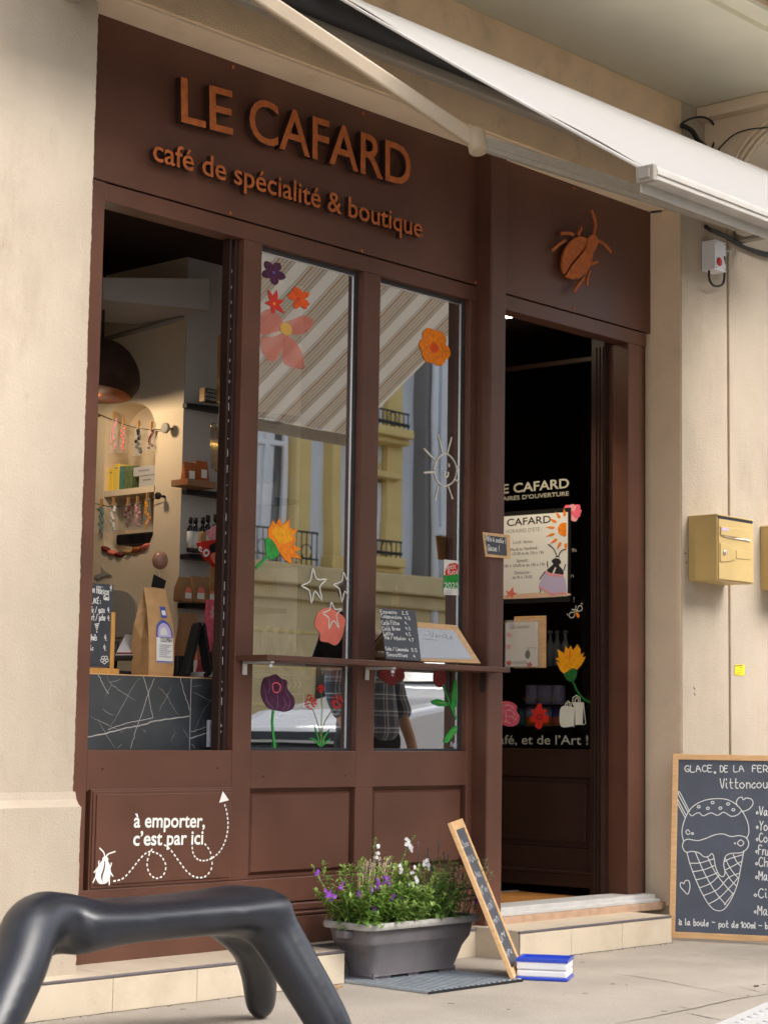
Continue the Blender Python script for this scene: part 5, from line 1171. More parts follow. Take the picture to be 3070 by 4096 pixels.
write(b, lp, 'COLOMBIA', (xl0+wk*.37,zb0+Hk*.385), (xl0+wk*.86,zb0+Hk*.385), h=.017, px=False); b.build('lettering', 'ink', kb); b = MB()
for k in range(7): b.stroke(lp, [(xl0+wk*.34,zb0+Hk*(.35-.022*k)),(xl0+wk*(.84-.08*(k%3)),zb0+Hk*(.35-.022*k))], .0022, px=False)
b.build('small_print', 'ink_grey', kb)
bag_patch(.06,.15,.92,.955,-.001).build('white_valve', 'paper', kb)
# little black card behind the bag
flat([(632,598),(728,650),(712,716),(612,700)], .45, 'black', 'black_card', 'small black card standing up behind the tall kraft bag', 'card', .004, sm=0)
# tablet on a stand
a0, a1, a2, a3 = P(D_(325,1245),.36), P(D_(472,1245),.36), P(D_(478,1085),.46), P(D_(408,1080),.46)
o = thing('tablet', 'till tablet tilted on a black stand behind the kraft bag', 'tablet', (a0.x,.4,zc)); nn = (a1-a0).cross(a3-a0).normalized(); nn = nn if nn.y < 0 else -nn
b = MB(); b.prism([a0,a1,a2,a3], -nn*.012); b.build('tablet_screen', 'wall_in2', o); b = MB(); b.prism([a0+(a0-a3)*.12-nn*.003,a1+(a1-a2)*.12-nn*.003,a2-(a1-a2)*.08-nn*.003,a3-(a0-a3)*.08-nn*.003], -nn*.016); b.build('tablet_case', 'black', o, bevel=.002)
b = MB(); q = [a0+(a3-a0)*.02+nn*.001,a1+(a2-a1)*.02+nn*.001,a1+(a2-a1)*.1+nn*.001,a0+(a3-a0)*.1+nn*.001]; b.prism(q, nn*.0005); b.build('screen_bar', 'maroon', o)
b = MB(); b.box(a0.x+.02,.38,zc+.001,a1.x+.03,.52,zc+.02); b.tube([(a0.x+.07,.45,zc+.02),(a0.x+.07,.44,a3.z-.03)],.012,8); b.build('stand', 'black', o)
# black terminal, folding stand, red leaflet
b = MB(); a = P(D_(795,1250),.40); e = P(D_(900,1420),.40); b.box(a.x,.38,zc+.001,e.x+.02,.50,a.z); o = b.build('card_terminal', 'black', bevel=.006); tag(o, 'black card terminal on the counter between kraft bag and folding stand', 'terminal')
o = thing('folding_stand', 'black A shaped folding stand at the right of the counter', 'stand', P(D_(980,1415),.32))
b = MB(); b.bar(P(D_(985,1000),.36), P(D_(880,1420),.30), .05, .022, (1,0,0)); b.build('stand_leg', 'black', o, bevel=.003)
b = MB(); b.bar(P(D_(1012,1015),.36), P(D_(1078,1422),.27), .05, .014, (1,0,0)); b.build('stand_leg', 'black', o, bevel=.003)
b = MB(); b.lathe([(.009,-.03),(.009,.03)], P(D_(998,1005),.36), 12, (0,1,0)); b.build('stand_pivot', 'black_gloss', o)
lf = flat([(1055,800),(1145,802),(1142,1100),(1040,1425),(960,1422),(1040,1100),(1040,960)], .44, 'pink', 'red_leaflet', 'coral red leaflet standing behind the black folding stand', 'leaflet', .003, sm=0)
b = MB(); q = wallplane(.4365); write(b, q, 'QU’EST', D_(1098,888), D_(1160,880), h=.018); write(b, q, 'TRÉSOR', D_(1082,948), D_(1190,968), h=.028); b.build('lettering', 'paper', lf)
b = MB(); a = P(D_(1120,1350),.33); b.lathe([(.02,0),(.022,.01),(.022,.09),(.012,.12),(.009,.15)], (a.x,.33,zc), 16); o = b.build('red_bottle', 'maroon'); tag(o, 'small dark red bottle on the counter next to the window track', 'bottle')

# ---- behind the panes
zi = P((1100,2700),.30).z
b = MB(); b.box(5.32,.24,zi-.02,5.92,.40,zi); o = b.build('window_shelf', 'wall_in2', bevel=.002); tag(o, 'white shelf behind the left pane carrying five glass bottles', 'shelf')
for k, (x, t) in enumerate(((135,1005),(212,1005),(281,1012),(348,1015),(410,1020))):
    yb_ = .30; c = P(F_(x,1300), yb_); top = P(F_(x,t), yb_).z; H = top-zi; r = .024
    o = thing('glass_bottle', ('leftmost','second','middle','fourth','rightmost')[k]+' clear bottle with silver cap of the five behind the left pane', 'bottle', (c.x,yb_,zi), 'clear bottles behind the left pane')
    b = MB(); b.lathe([(r*.9,0),(r,.006),(r,H*.42),(r*.42,H*.60),(r*.36,H*.9)], (c.x,yb_,zi), 16); b.build('bottle_body', 'bottle_glass', o)
    b = MB(); b.lathe([(r*.5,H*.88),(r*.5,H)], (c.x,yb_,zi), 12); b.build('cap', 'alu', o)
    b = MB(); b.lathe([(r*1.02,H*.04),(r*1.02,H*.26)], (c.x,yb_,zi), 16); b.build('label', 'label_white', o)
    b = MB(); pq = wallplane(yb_-r*1.03); m_ = P(F_(x+18,1270),yb_); b.stroke(pq, [(c.x+.006+.006*math.cos(a_*.785),zi+H*.15+.010*math.sin(a_*.785)) for a_ in range(8)], .0014, px=False, closed=True); b.build('label_mark', 'ink_grey', o)
flat([(160,1450),(185,1500),(215,1600),(230,1690),(195,1715),(160,1680),(148,1560)], .22, 'teal', 'blue_bag', 'small bright blue packet hanging behind the left pane', 'packet', .02, E_)
flat([(120,60),(245,70),(235,200),(118,195)], .6, 'label_white', 'white_fringe', 'pale fringed lamp shade edge behind the left pane', 'lamp shade', .006, F_, 0)
flat([(290,1450),(330,1440),(365,1455),(360,1665),(285,1675)], .9, 'wood_light', 'wood_plaque', 'pale wooden plaque on the wall behind the left pane', 'plaque', .01, E_, 0)
o = thing('fringe_strip', 'row of pale wooden skewers hanging behind the left pane', 'skewers', P(F_(185,720),.45)); b = MB()
for k in range(15): b.tube([P(F_(118+10*k,655),.45),P(F_(116+10*k,790+(k%3)*6),.45)], .0022, 5)
b.build('skewer', 'wicker', o)
# bright tins low behind the left pane
for k, (x0, x1, m_) in enumerate(((510,600,'yellow'),(610,672,'orange'))):
    a = P(F_(x0,1370),.40); e = P(F_(x1,1370),.40); tz = P(F_(x0,1275),.40).z; b = MB(); r = (e.x-a.x)/2; b.lathe([(r,0),(r,tz-a.z)], ((a.x+e.x)/2,.40,a.z), 18); o = b.build('tea_tin', m_); tag(o, ('yellow','orange')[k]+' tin low behind the left pane', 'tin')
b = MB(); a = P(F_(505,1372),.40); b.box(a.x-.05,.30,a.z-.02,a.x+.35,.52,a.z-.001); o = b.build('low_shelf', 'brown_dark'); tag(o, 'dark low shelf with two bright tins behind the left pane', 'shelf')
for k, pts in enumerate(([(335,1335),(350,1360),(338,1390),(348,1410)],[(375,1338),(388,1362),(378,1390),(386,1412)],[(412,1340),(398,1365),(412,1385),(404,1410)])): pass
b = MB()
for pts in ([(345,1332),(335,1360),(350,1385),(338,1412)],[(380,1334),(372,1360),(386,1388),(374,1412)],[(412,1336),(402,1362),(416,1388),(406,1412)]): b.stroke(IN, [F_(*p) for p in pts], .006, 0, smooth=4)
b.build('steam_drawing', 'cream_paint', win1)
b = MB()
for pts in ([(345,1455),(430,1452),(438,1470),(438,1540)],[(270,1590),(300,1582),(440,1588),(462,1600),(450,1620),(280,1618),(262,1600)]): b.stroke(IN, [F_(*p) for p in pts], .005, 0, smooth=4)
b.build('cup_drawing', 'cream_paint', win1)
# gold figure behind the right pane, on a shelf
o = thing('gold_ornament', 'gold wire tower ornament behind the right pane above the drinks menu', 'ornament', P(F_(1048,900),.25)); b = MB(); yg = .25
for k in range(6): b.tube([P(F_(1020+10*k,905),yg), P(F_(1026+8*k,800-28*math.sin(math.pi*(k+.5)/6)),yg)], .0026, 6)
b.build('gold_rod', 'brass', o)
b = MB(); b.tube([P(F_(1030,800),yg),P(F_(1038,762),yg),P(F_(1052,740),yg),P(F_(1066,765),yg),P(F_(1072,800),yg)], .003, 6); b.tube([P(F_(1053,742),yg),P(F_(1053,812),yg)],.003,6); b.build('gold_arch', 'brass', o)
a = P(F_(1045,905),.25); b = MB(); b.box(6.02,.20,a.z-.02,6.45,.36,a.z); oo = b.build('window_shelf', 'brown_dark'); tag(oo, 'dark shelf behind the right pane carrying the gold ornament', 'shelf')
# coffee machine bits behind the menu slate
o = thing('coffee_machine', 'dark coffee machine with chrome parts behind the right pane', 'coffee machine', P(S_(260,780),.3)); b = MB(); a = P(S_(235,340),.32); e = P(S_(420,800),.32); b.box(a.x-.02,.32,e.z,e.x+.1,.62,a.z-.03); b.build('machine_body', 'black_gloss', o, bevel=.01)
b = MB()
for k in range(4): b.ball(P(S_(255+16*k,750),.30), (.012,.012,.014))
b.tube([P(S_(250,470),.30),P(S_(262,560),.29),P(S_(285,520),.29)], .008, 8); b.build('chrome_part', 'alu', o)
# tins and bottles on a shelf beyond the door glass
g = 'tins beyond the door glass'
TX = 8.25
def tin(p0, p1, m_, band, lb, word=None):
    a = XP(I_(*p0), TX); e = XP(I_(*p1), TX); r = abs(e.y-a.y)/2; zc0 = min(a.z,e.z); H = abs(a.z-e.z); c = ((TX),(a.y+e.y)/2,zc0); o = thing('coffee_tin', lb, 'tin', c, g)
    b = MB(); b.lathe([(r,0),(r,H)], c, 20); b.build('tin_body', m_, o)
    b = MB(); b.lathe([(r*1.01,H*.02),(r*1.01,H*.48)], c, 20); b.build('tin_band', band, o)
    b = MB(); b.lathe([(r*1.02,H*.97),(r*1.02,H)], c, 20); b.build('lid', 'alu', o)
    if word:
        b = MB(); q = PL((TX-r*1.03,0,0),(0,-1,0),(0,0,1)); write(b, q, word, (-(c[1])-r*.8, zc0+H*.18), (-(c[1])+r*.8, zc0+H*.18), h=H*.24, px=False); b.build('lettering', 'yellow', o)
tin((415,1490),(508,1645),'lilac','lilac','upper left lilac tin with yellow letters beyond the door glass','ico'); tin((512,1490),(618,1645),'lilac','lilac','upper middle lilac tin with yellow letters beyond the door glass','ico'); tin((622,1490),(712,1645),'lilac','lilac','upper right lilac tin with yellow letters beyond the door glass','ico')
tin((325,1662),(406,1818),'teal','teal','dark teal tin in the lower row beyond the door glass'); tin((415,1662),(510,1820),'lilac','orange','lilac and orange tin in the lower row beyond the door glass'); tin((525,1662),(618,1820),'lilac','orange','second lilac and orange tin in the lower row beyond the door glass'); tin((622,1662),(690,1820),'blue_label','coral','dark blue and red tin at the right of the lower row beyond the door glass')
a = XP(I_(500,1822), TX); b = MB(); b.box(TX-.1,.4,a.z-.02,TX+.12,1.5,a.z-.001); o = b.build('tin_shelf', 'black'); tag(o, 'lower dark shelf carrying tins beyond the door glass', 'shelf', 'shelves beyond the door glass')
a = XP(I_(500,1648), TX); b = MB(); b.box(TX-.1,.4,a.z-.008,TX+.12,1.5,a.z-.001); o = b.build('tin_shelf', 'black'); tag(o, 'upper dark shelf carrying lilac tins beyond the door glass', 'shelf', 'shelves beyond the door glass')
for k, x in enumerate((600,655,722)):
    a = XP(I_(x,1340), TX); t_ = XP(I_(x,1050), TX).z; r = .022; o = thing('glass_bottle', ('left','middle','right')[k]+' clear bottle of the three standing beyond the door glass', 'bottle', (TX,a.y,a.z), 'clear bottles beyond the door glass')
    H = t_-a.z; b = MB(); b.lathe([(r,0),(r,H*.6),(r*.45,H*.75),(r*.4,H*.93)], (TX,a.y,a.z), 14); b.build('bottle_body', 'bottle_glass', o); b = MB(); b.lathe([(r*.6,H*.92),(r*.6,H)], (TX,a.y,a.z), 12); b.build('cap', 'alu', o)
a = XP(I_(600,1342), TX); b = MB(); b.box(TX-.1,.4,a.z-.02,TX+.12,1.5,a.z-.001); o = b.build('tin_shelf', 'black'); tag(o, 'top dark shelf carrying clear bottles beyond the door glass', 'shelf', 'shelves beyond the door glass')
# doormat
q = [Z(L_(*p), .222) for p in ((1100,680),(1400,645),(1640,632),(1560,634),(1200,600),(1000,600))]
a = Z(L_(1155,672),.222); b = MB(); b.box(6.80,.115,.201,7.78,.62,.222); o = b.build('doormat', 'mat_coir', bevel=.004); tag(o, 'orange brown coir doormat just inside the open door', 'doormat')
b = MB(); b.box(6.80,.62,.2005,7.78,.65,.226); b.build('mat_frame', 'alu', o)
# ================================================================== STREET OBJECTS
# planter with its plants
PY0, PY1 = -.455, -.19
px0 = P((1476,3700),PY0).x; px1 = P((1935,3660),PY0).x; rz = P((1476,3700),PY0).z; bz = GZ+.012
pt_ = thing('planter', 'grey plastic flower trough on the metal grating below the window', 'planter', ((px0+px1)/2,-.32,bz))
def rrect(xa, xb, ya, yb, z, r, n=4):
    q = []
    for cx, cy, a0 in ((xb-r,ya+r,-90),(xb-r,yb-r,0),(xa+r,yb-r,90),(xa+r,ya+r,180)):
        for k in range(n+1): a = R_(a0+90*k/n); q.append(Vector((cx+r*math.cos(a),cy+r*math.sin(a),z)))
    return q
ins = lambda t: (.085*t, .045*t)
secs = []
for z, t, r in ((bz+.012,.98,.03),(bz+.02,1.0,.035),(bz+.10,.62,.035),(rz-.085,.33,.035),(rz-.083,.30,.035),(rz-.078,.285,.035),(rz-.074,.27,.035),(rz-.024,.13,.035),(rz-.022,.13,.035)):
    ix, iy = ins(t); secs.append(rrect(px0+.012+ix,px1-.012-ix,PY0+.012+iy,PY1-.012-iy,z,r))
b = MB(); b.loft(secs, cap=False); ix, iy = ins(1.0)
b.add(rrect(px0+.012+ix,px1-.012-ix,PY0+.012+iy,PY1-.012-iy,bz+.012,.03), [tuple(range(19,-1,-1))])
for (fx0, fx1) in ((px0+.10,px0+.20),(px0+.30,px0+.36),(px1-.20,px1-.10)): b.box(fx0,PY0+.065,bz-.012,fx1,PY1-.065,bz+.02)
b.build('trough', 'planter', pt_)
b = MB(); o_ = [rrect(px0,px1,PY0,PY1,rz-.026,.05),rrect(px0-.003,px1+.003,PY0-.003,PY1+.003,rz-.018,.05),rrect(px0,px1,PY0,PY1,rz,.05),rrect(px0+.03,px1-.03,PY0+.03,PY1-.03,rz-.002,.035),rrect(px0+.034,px1-.034,PY0+.034,PY1-.034,rz-.05,.035)]
b.loft(o_, cap=False); b.build('rim', 'planter_rim', pt_)
b = MB(); ym = (PY0+PY1)/2; b.box(px0-.018,ym-.03,rz-.06,px0+.03,ym+.03,rz-.03); b.box(px1-.03,ym-.03,rz-.06,px1+.018,ym+.03,rz-.03); b.build('handle', 'planter', pt_, bevel=.008)
b = MB(); b.prism(rrect(px0+.036,px1-.036,PY0+.036,PY1-.036,rz-.045,.03), (0,0,.012)); b.build('soil', 'soil', pt_)
# plants
def leafblade(b, base, d, L, w, droop=.25, fold=.2):
    d = d.normalized(); s = d.cross(Vector((0,0,1)));
    s = s.normalized() if s.length > 1e-4 else Vector((1,0,0)); n_ = s.cross(d).normalized()
    p1 = base+d*L*.35+n_*L*.02; p2 = base+d*L*.7-Vector((0,0,droop*L*.25)); p3 = base+d*L-Vector((0,0,droop*L*.6))
    b.add([base, p1-s*w*.5+n_*w*fold, p1, p1+s*w*.5+n_*w*fold, p2-s*w*.36+n_*w*fold*.7, p2, p2+s*w*.36+n_*w*fold*.7, p3], [(0,2,1),(0,3,2),(1,2,5,4),(2,3,6,5),(4,5,7),(5,6,7)], True)
def blossom(b, c, r, rnd, n=5, face=None):
    f = face or Vector((-.3+rnd.uniform(-.5,.5),-1,rnd.uniform(-.2,.5))).normalized(); u = f.orthogonal().normalized(); v = f.cross(u); a0 = rnd.uniform(0,6)
    for k in range(n):
        a = a0+2*math.pi*k/n; d = u*math.cos(a)+v*math.sin(a); s = f.cross(d); L = r*rnd.uniform(.85,1.15)
        b.add([c, c+d*L*.5+s*L*.42+f*L*.15, c+d*L+s*L*.22+f*L*.1, c+d*L-s*L*.22+f*L*.1, c+d*L*.5-s*L*.42+f*L*.15], [(0,1,2,3,4)], True)
def stalk(pts, r, n=4): return crom([Vector(p) for p in pts], n)
def shrub(name, label, cx, cy, sx, sy, nst, hmin, hmax, lL, lw, lm, seed, spread=.8, step_=.016, grp=None, leafm2=None, extra=None):
    rnd = random.Random(seed); o = thing(name, label, 'plant', (cx,cy,rz-.035), grp); st = MB(); l1 = MB(); l2 = MB()
    for k in range(nst):
        x = cx+rnd.uniform(-sx,sx); y = cy+rnd.uniform(-sy,sy); h = rnd.uniform(hmin,hmax); lx = (x-cx)/max(sx,.01)*spread*.1+rnd.uniform(-.03,.03); ly = (y-cy)/max(sy,.01)*spread*.07+rnd.uniform(-.03,.03)-.012
        p = stalk([(x,y,rz-.04),(x+lx*.35,y+ly*.35,rz+h*.45),(x+lx,y+ly,rz+h)], 0, 6); st.tube(p, [.0022*(1-.6*i/len(p)) for i in range(len(p))], 5)
        L = 0
        for i in range(1,len(p)):
            sgn = p[i]-p[i-1]; m_ = max(1,int(sgn.length/step_))
            for j in range(m_):
                q = p[i-1].lerp(p[i],j/m_)
                if q.z < rz-.01: continue
                for e in range(2):
                    a = rnd.uniform(0,6.28); up = rnd.uniform(.05,.9); d = Vector((math.cos(a),math.sin(a)*.9,up)); s_ = rnd.uniform(.6,1.15)*(1-.35*(i/len(p)))
                    leafblade(l1 if rnd.random() < .62 else l2, q, d, lL*s_, lw*s_, rnd.uniform(.1,.9))
        for e in range(5): leafblade(l2, p[-1], Vector((rnd.uniform(-1,1),rnd.uniform(-1,1),rnd.uniform(.5,1.6))), lL*.6, lw*.6)
    st.build('stem', 'stem', o); l1.build('foliage', lm, o); l2.build('foliage', leafm2 or 'leaf_light', o)
    return o
def lp(x, y, d=-.36): return P(L_(x,y), d)
def flowers_at(o, pts, m_, r, seed, n=6, d=-.38, sp_=.014, centre=None):
    rnd = random.Random(seed)
    for (x, y, cnt, s_) in pts:
        c = lp(x,y,d); b = MB()
        for k in range(cnt): blossom(b, c+Vector((rnd.uniform(-1,1)*sp_*s_,rnd.uniform(-1,.4)*sp_,rnd.uniform(-1,1)*sp_*s_)), r*rnd.uniform(.8,1.2), rnd)
        b.build('blossom', m_, o)
pl1 = shrub('flowering_plant', 'leafy plant with purple flowers in the left part of the trough', px0+.17, -.335, .15, .10, 105, .05, .215, .052, .021, 'leaf', 11, step_=.013)
_fr = MB(); rnd = random.Random(77)
for k in range(640):
    x = px0+.0+rnd.random()**1.4*.58; c = Vector((x, PY0+rnd.uniform(.0,.16), rz+rnd.uniform(-.01,.12))); leafblade(_fr, c, Vector((rnd.uniform(-.8,.8),rnd.uniform(-1.1,.2),rnd.uniform(-.1,.8))), rnd.uniform(.03,.055), rnd.uniform(.012,.021), rnd.uniform(.2,1))
_fr.build('foliage', 'leaf', pl1)
flowers_at(pl1, [(560,545,11,1.5),(635,640,7,1.2),(510,690,7,1.2),(270,597,7,1.2),(485,575,6,1.1),(292,625,4,.8),(520,555,5,1),(425,610,3,.9),(330,560,3,.8),(600,625,4,1),(1015,635,4,.8)], 'petal_purple', .0085, 3, d=-.42)
def spike(o, pts, d, flo, m_, seed, lm='leaf_light', th=.0022, leaf=.016):
    rnd = random.Random(seed); p = stalk([lp(x,y,d) for x,y in pts],0,6); b = MB(); b.tube(p, th, 5); b.build('stem', 'stem', o); l = MB()
    for i in range(2,len(p)):
        for e in range(3): leafblade(l, p[i], Vector((rnd.uniform(-1,1),rnd.uniform(-1,1),rnd.uniform(-.2,.8))), leaf*rnd.uniform(.6,1.1), leaf*.42)
    l.build('foliage', lm, o)
    for (x,y,n_,s_) in flo:
        b = MB(); c = lp(x,y,d-.012)
        for k in range(n_): blossom(b, c+Vector((rnd.uniform(-1,1)*.009*s_,rnd.uniform(-1,.3)*.008,rnd.uniform(-1,1)*.011*s_)), .0078*rnd.uniform(.8,1.2), rnd)
        b.build('blossom', m_, o)
spike(pl1, [(290,660),(262,590),(225,530),(190,465)], -.40, [(213,492,4,.8)], 'petal_purple', 5)
pl2 = shrub('flowering_plant', 'plant with tall white flower spikes in the middle of the trough', (px0+px1)/2+.03, -.335, .13, .10, 75, .05, .20, .042, .012, 'leaf', 12, leafm2='leaf_light', step_=.012)
spike(pl2, [(525,560),(515,470),(505,390),(512,325)], -.33, [(524,358,4,.9),(523,408,4,.9)], 'petal_white', 6)
spike(pl2, [(630,520),(650,430),(680,360),(710,315)], -.34, [(670,340,6,1.2),(690,372,6,1.2)], 'petal_white', 7)
spike(pl2, [(690,560),(730,500),(760,450)], -.40, [(765,450,6,1.1),(778,470,5,1)], 'petal_white', 8)
flowers_at(pl2, [(700,545,6,1.4),(730,552,5,1.3),(755,562,3,1),(690,482,3,1),(645,478,4,1.2)], 'petal_white', .0082, 4, d=-.41)
# lavender: grey stems with seed heads, and dry tan stalks
pl3 = shrub('lavender', 'grey green lavender with faded seed heads in the right part of the trough', px1-.15, -.32, .13, .10, 90, .06, .215, .042, .006, 'leaf_grey', 13, leafm2='leaf_grey', step_=.011)
rnd = random.Random(21); st = MB(); hd = MB()
for (x, y, bx) in ((830,335,830),(862,395,850),(880,410,870),(915,445,900),(940,425,905),(960,500,920),(910,470,880),(780,372,790),(727,345,745),(800,430,800),(850,470,830),(990,560,940),(730,410,745),(1000,610,950),(770,395,780)):
    p = stalk([lp(bx+rnd.uniform(-8,8),680,-.33),lp((x+bx)/2,(y+680)/2,-.33),lp(x,y,-.34+rnd.uniform(-.04,.04))],0,5); st.tube(p, .0011, 4)
    for k in range(12):
        c = p[-1]-(p[-1]-p[-2]).normalized()*.0042*k+Vector((rnd.uniform(-1,1)*.003,rnd.uniform(-1,1)*.003,0)); hd.ball(c, (.0026,.0026,.0034), 6, 4)
st.build('stem', 'leaf_grey', pl3); hd.build('seed_head', 'lav', pl3)
pl4 = thing('dry_stalks', 'clump of dry tan stalks rising among the plants in the trough', 'plant', ((px0+px1)/2-.05,-.34,rz-.03)); st = MB(); hd = MB(); rnd = random.Random(31)
for k in range(48):
    x = 420+rnd.uniform(0,1)*250; y = 405+abs(x-560)*.25+rnd.uniform(0,70); dd = -.34+rnd.uniform(-.05,.04); bx = 500+(x-530)*.7
    p = stalk([lp(bx,640,dd),lp((x+bx)/2,(y+640)/2,dd),lp(x,y,dd),lp(x+rnd.uniform(-10,10),y+rnd.uniform(4,22),dd)],0,5); st.tube(p, .0016, 4)
    if rnd.random() < .6:
        for j in range(8): hd.ball(p[-1]+Vector((rnd.uniform(-1,1)*.004,rnd.uniform(-1,1)*.004,-.004*j+.006)), (.003,.003,.004), 6, 4)
st.build('stem', 'dry', pl4); hd.build('seed_head', 'lav', pl4)
# grating
g0 = Z(L_(360,1080),GZ+.004); g1 = Z(L_(650,1132),GZ+.004); g2 = Z(L_(1215,1050),GZ+.004)
gx0, gx1, gy0, gy1 = 5.53, g2.x+.02, g1.y, -.08
gr = thing('drain_grating', 'galvanised floor grating with parallel bars under the planter', 'grating', ((gx0+gx1)/2,(gy0+gy1)/2,GZ))
b = MB(); n = int((gx1-gx0)/.030)
for k in range(n+1): x = gx0+(gx1-gx0)*k/n; b.box(x-.0075,gy0,GZ+.001,x+.0075,gy1,GZ+.013)
o = b.build('grating_bars', 'grate', gr, bevel=.0015)
b = MB(); b.box(gx0-.01,gy0-.006,GZ+.001,gx1+.01,gy0,GZ+.010); b.box(gx0,gy0,GZ+.0008,gx1,gy1,GZ+.002); b.build('pit', 'black', gr)
# dead leaves
for k, (x, y, s_) in enumerate(((322,1090,.022),(905,688,.014))):
    c = Z(L_(x,y),GZ+.004) if k == 0 else lp(x,y,-.42); b = MB(); leafblade(b, c, Vector((1,.2,.3)), s_*1.4, s_, .1, .4); leafblade(b, c, Vector((-.3,.5,.5)), s_, s_*.7); o = b.build('dead_leaf', 'wicker'); tag(o, ('dry tan leaf on the pavement by the corner of the left step','dry leaf hanging at the edge of the trough soil')[k], 'leaf')
# narrow slate leaning beside the planter
az = R_(57); wv = Vector((math.sin(az),math.cos(az),0)); base = Z(L_(1215,1040),GZ+.014); top = P(L_(882,255),base.y+.16)
up = (top-base); Hs = up.length; LPn = PL(base, wv, up); 
ls = thing('leaning_slate', 'narrow wood framed chalkboard leaning over the planter, seen nearly edge on', 'chalkboard', base)
b = MB(); fw = .036; Ws = .36
pbox(b,LPn,0,fw,0,Hs,-.014,.004); pbox(b,LPn,Ws-fw,Ws,0,Hs,-.014,.004); pbox(b,LPn,fw,Ws-fw,0,fw,-.014,.004); pbox(b,LPn,fw,Ws-fw,Hs-fw,Hs,-.014,.004); b.build('frame', 'wood_light', ls, bevel=.002)
b = MB(); pbox(b,LPn,fw,Ws-fw,fw,Hs-fw,-.012,-.001); b.build('slate_board', 'slate', ls)
b = MB(); rnd = random.Random(8)
for k in range(8):
    u = fw+.02; v = Hs-.10-k*.066; q = []
    while u < Ws-fw-.05: q.append((u, v+rnd.uniform(-.012,.022))); u += rnd.uniform(.008,.02)
    b.stroke(PL(LPn.pt((0,0),.0),LPn.u,LPn.v), q, .005, 0, px=False, smooth=3)
b.build('chalk_scribble', 'chalk_soft', ls)
# blue and white box
f0 = Z(L_(1224,1044),GZ+.001); f1 = Z(L_(1490,1056),GZ+.001); fx = (f1-f0); dep = Vector((-fx.y,fx.x,0)).normalized(); dep = dep if dep.x > 0 else -dep
hb = P(L_(1228,945), f0.y).z-GZ; BPn = PL(f0, fx, (0,0,1)); bw = fx.length; bd = .17
bx = thing('plastic_box', 'white plastic box with blue lid and base standing on the pavement by the doorstep', 'box', f0)
def bbox(u0,u1,v0,v1,d0,d1,m_,name,bev=.004): 
    b = MB(); pbox(b,BPn,u0,u1,v0,v1,-d1,-d0); return b.build(name,m_,bx,bevel=bev)
bbox(.004,bw-.004,.012,hb*.52,.003,bd,'white_plastic','box_body',.006); bbox(.003,bw-.003,hb*.53,hb*.94,.002,bd,'white_plastic','box_body',.006); bbox(0,bw,0,.013,0,bd+.002,'blue','box_base')
b = MB(); hl = hb+.004
for q in ((0,bw,0,.014),(0,bw,bd-.012,bd+.002),(0,.014,.014,bd-.012),(bw-.014,bw,.014,bd-.012)): pbox(b,BPn,q[0],q[1],hb*.93,hb+.007,-q[3],-q[2])
pbox(b,BPn,.014,bw-.014,hb*.93,hb-.004,-bd+.012,-.014); b.build('lid', 'blue', bx, bevel=.003)
# big ice cream chalkboard
g0 = Z(K_(690,1572),GZ+.012); g1 = Z(K_(1424,1606),GZ+.012); ud = (g1-g0).normalized(); t0 = P(K_(685,212), g0.y+.07)
IP = PL(g0, ud, t0-g0); Hi = (t0-g0).length; Wi = .62
ib = thing('ice_cream_board', 'large wood framed chalkboard with a drawn ice cream cone leaning on the right wall', 'chalkboard', g0)
fw = .028; b = MB(); pbox(b,IP,0,fw,0,Hi,-.018,.004); pbox(b,IP,Wi-fw,Wi,0,Hi,-.018,.004); pbox(b,IP,fw,Wi-fw,0,fw,-.018,.0035); pbox(b,IP,fw,Wi-fw,Hi-fw,Hi,-.018,.0035); b.build('frame', 'wood_light', ib, bevel=.002)
b = MB(); pbox(b,IP,fw,Wi-fw,fw,Hi-fw,-.014,-.002); b.build('slate_board', 'slate_blue', ib)
b = MB(); ck = lambda t_, p, q, h, w=.0042: hand(b, IP, t_, K_(*p), K_(*q), h=h, off=-.0012, w=w, jit=.15)
ck('GLACE',(810,347),(1015,345),.030); ck('DE',(1070,348),(1130,347),.029); ck('LA',(1170,345),(1250,345),.029); ck('FER',(1308,346),(1424,348),.029)
ck('"',(1030,392),(1048,390),.03); ck('Vittoncou',(1068,468),(1424,466),.045)
for t_, p, q in (('*Va',(1335,668),(1424,672)),('*Yo',(1335,775),(1424,782)),('*Co',(1335,865),(1424,868)),('*Fru',(1330,955),(1424,965)),('*Ch',(1330,1045),(1424,1048)),('*Ma',(1330,1145),(1424,1150)),('*Ci',(1320,1278),(1424,1280)),('*Ma',(1320,1402),(1424,1408))): ck(t_,p,q,.042)
ck('à la boule',(765,1478),(985,1488),.030); ck('-',(1010,1480),(1035,1480),.03); ck('pot de',(1060,1495),(1205,1500),.030); ck('100ml',(1222,1500),(1335,1505),.028); ck('-',(1355,1505),(1385,1505),.03); ck('b',(1404,1508),(1420,1508),.03)
b.build('lettering', 'chalk', ib)
b = MB()
def cs_(pts, closed=False, sm=5, w=.0038): b.stroke(IP, [K_(*p) for p in pts], w, -.0011, smooth=sm, closed=closed)
cs_([(800,862),(786,790),(810,690),(860,610),(940,562),(1030,545),(1120,552),(1190,590),(1240,650),(1275,730),(1280,800),(1262,840)])
cs_([(840,655),(860,672),(890,655),(915,650),(945,672),(1000,650),(1050,668),(1095,645),(1150,675),(1195,665),(1222,640)])
for c in ((910,605),(978,616),(1013,574),(1070,615),(1127,584),(1166,627)): cs_([(c[0]+11*math.cos(k*.785),c[1]+9*math.sin(k*.785)) for k in range(8)], True, 3)
cs_([(735,540),(742,532),(810,655)]); cs_([(735,545),(808,682)]); cs_([(760,510),(770,497),(842,640)]); cs_([(760,512),(830,645)]); cs_([(748,538),(815,665)]); 
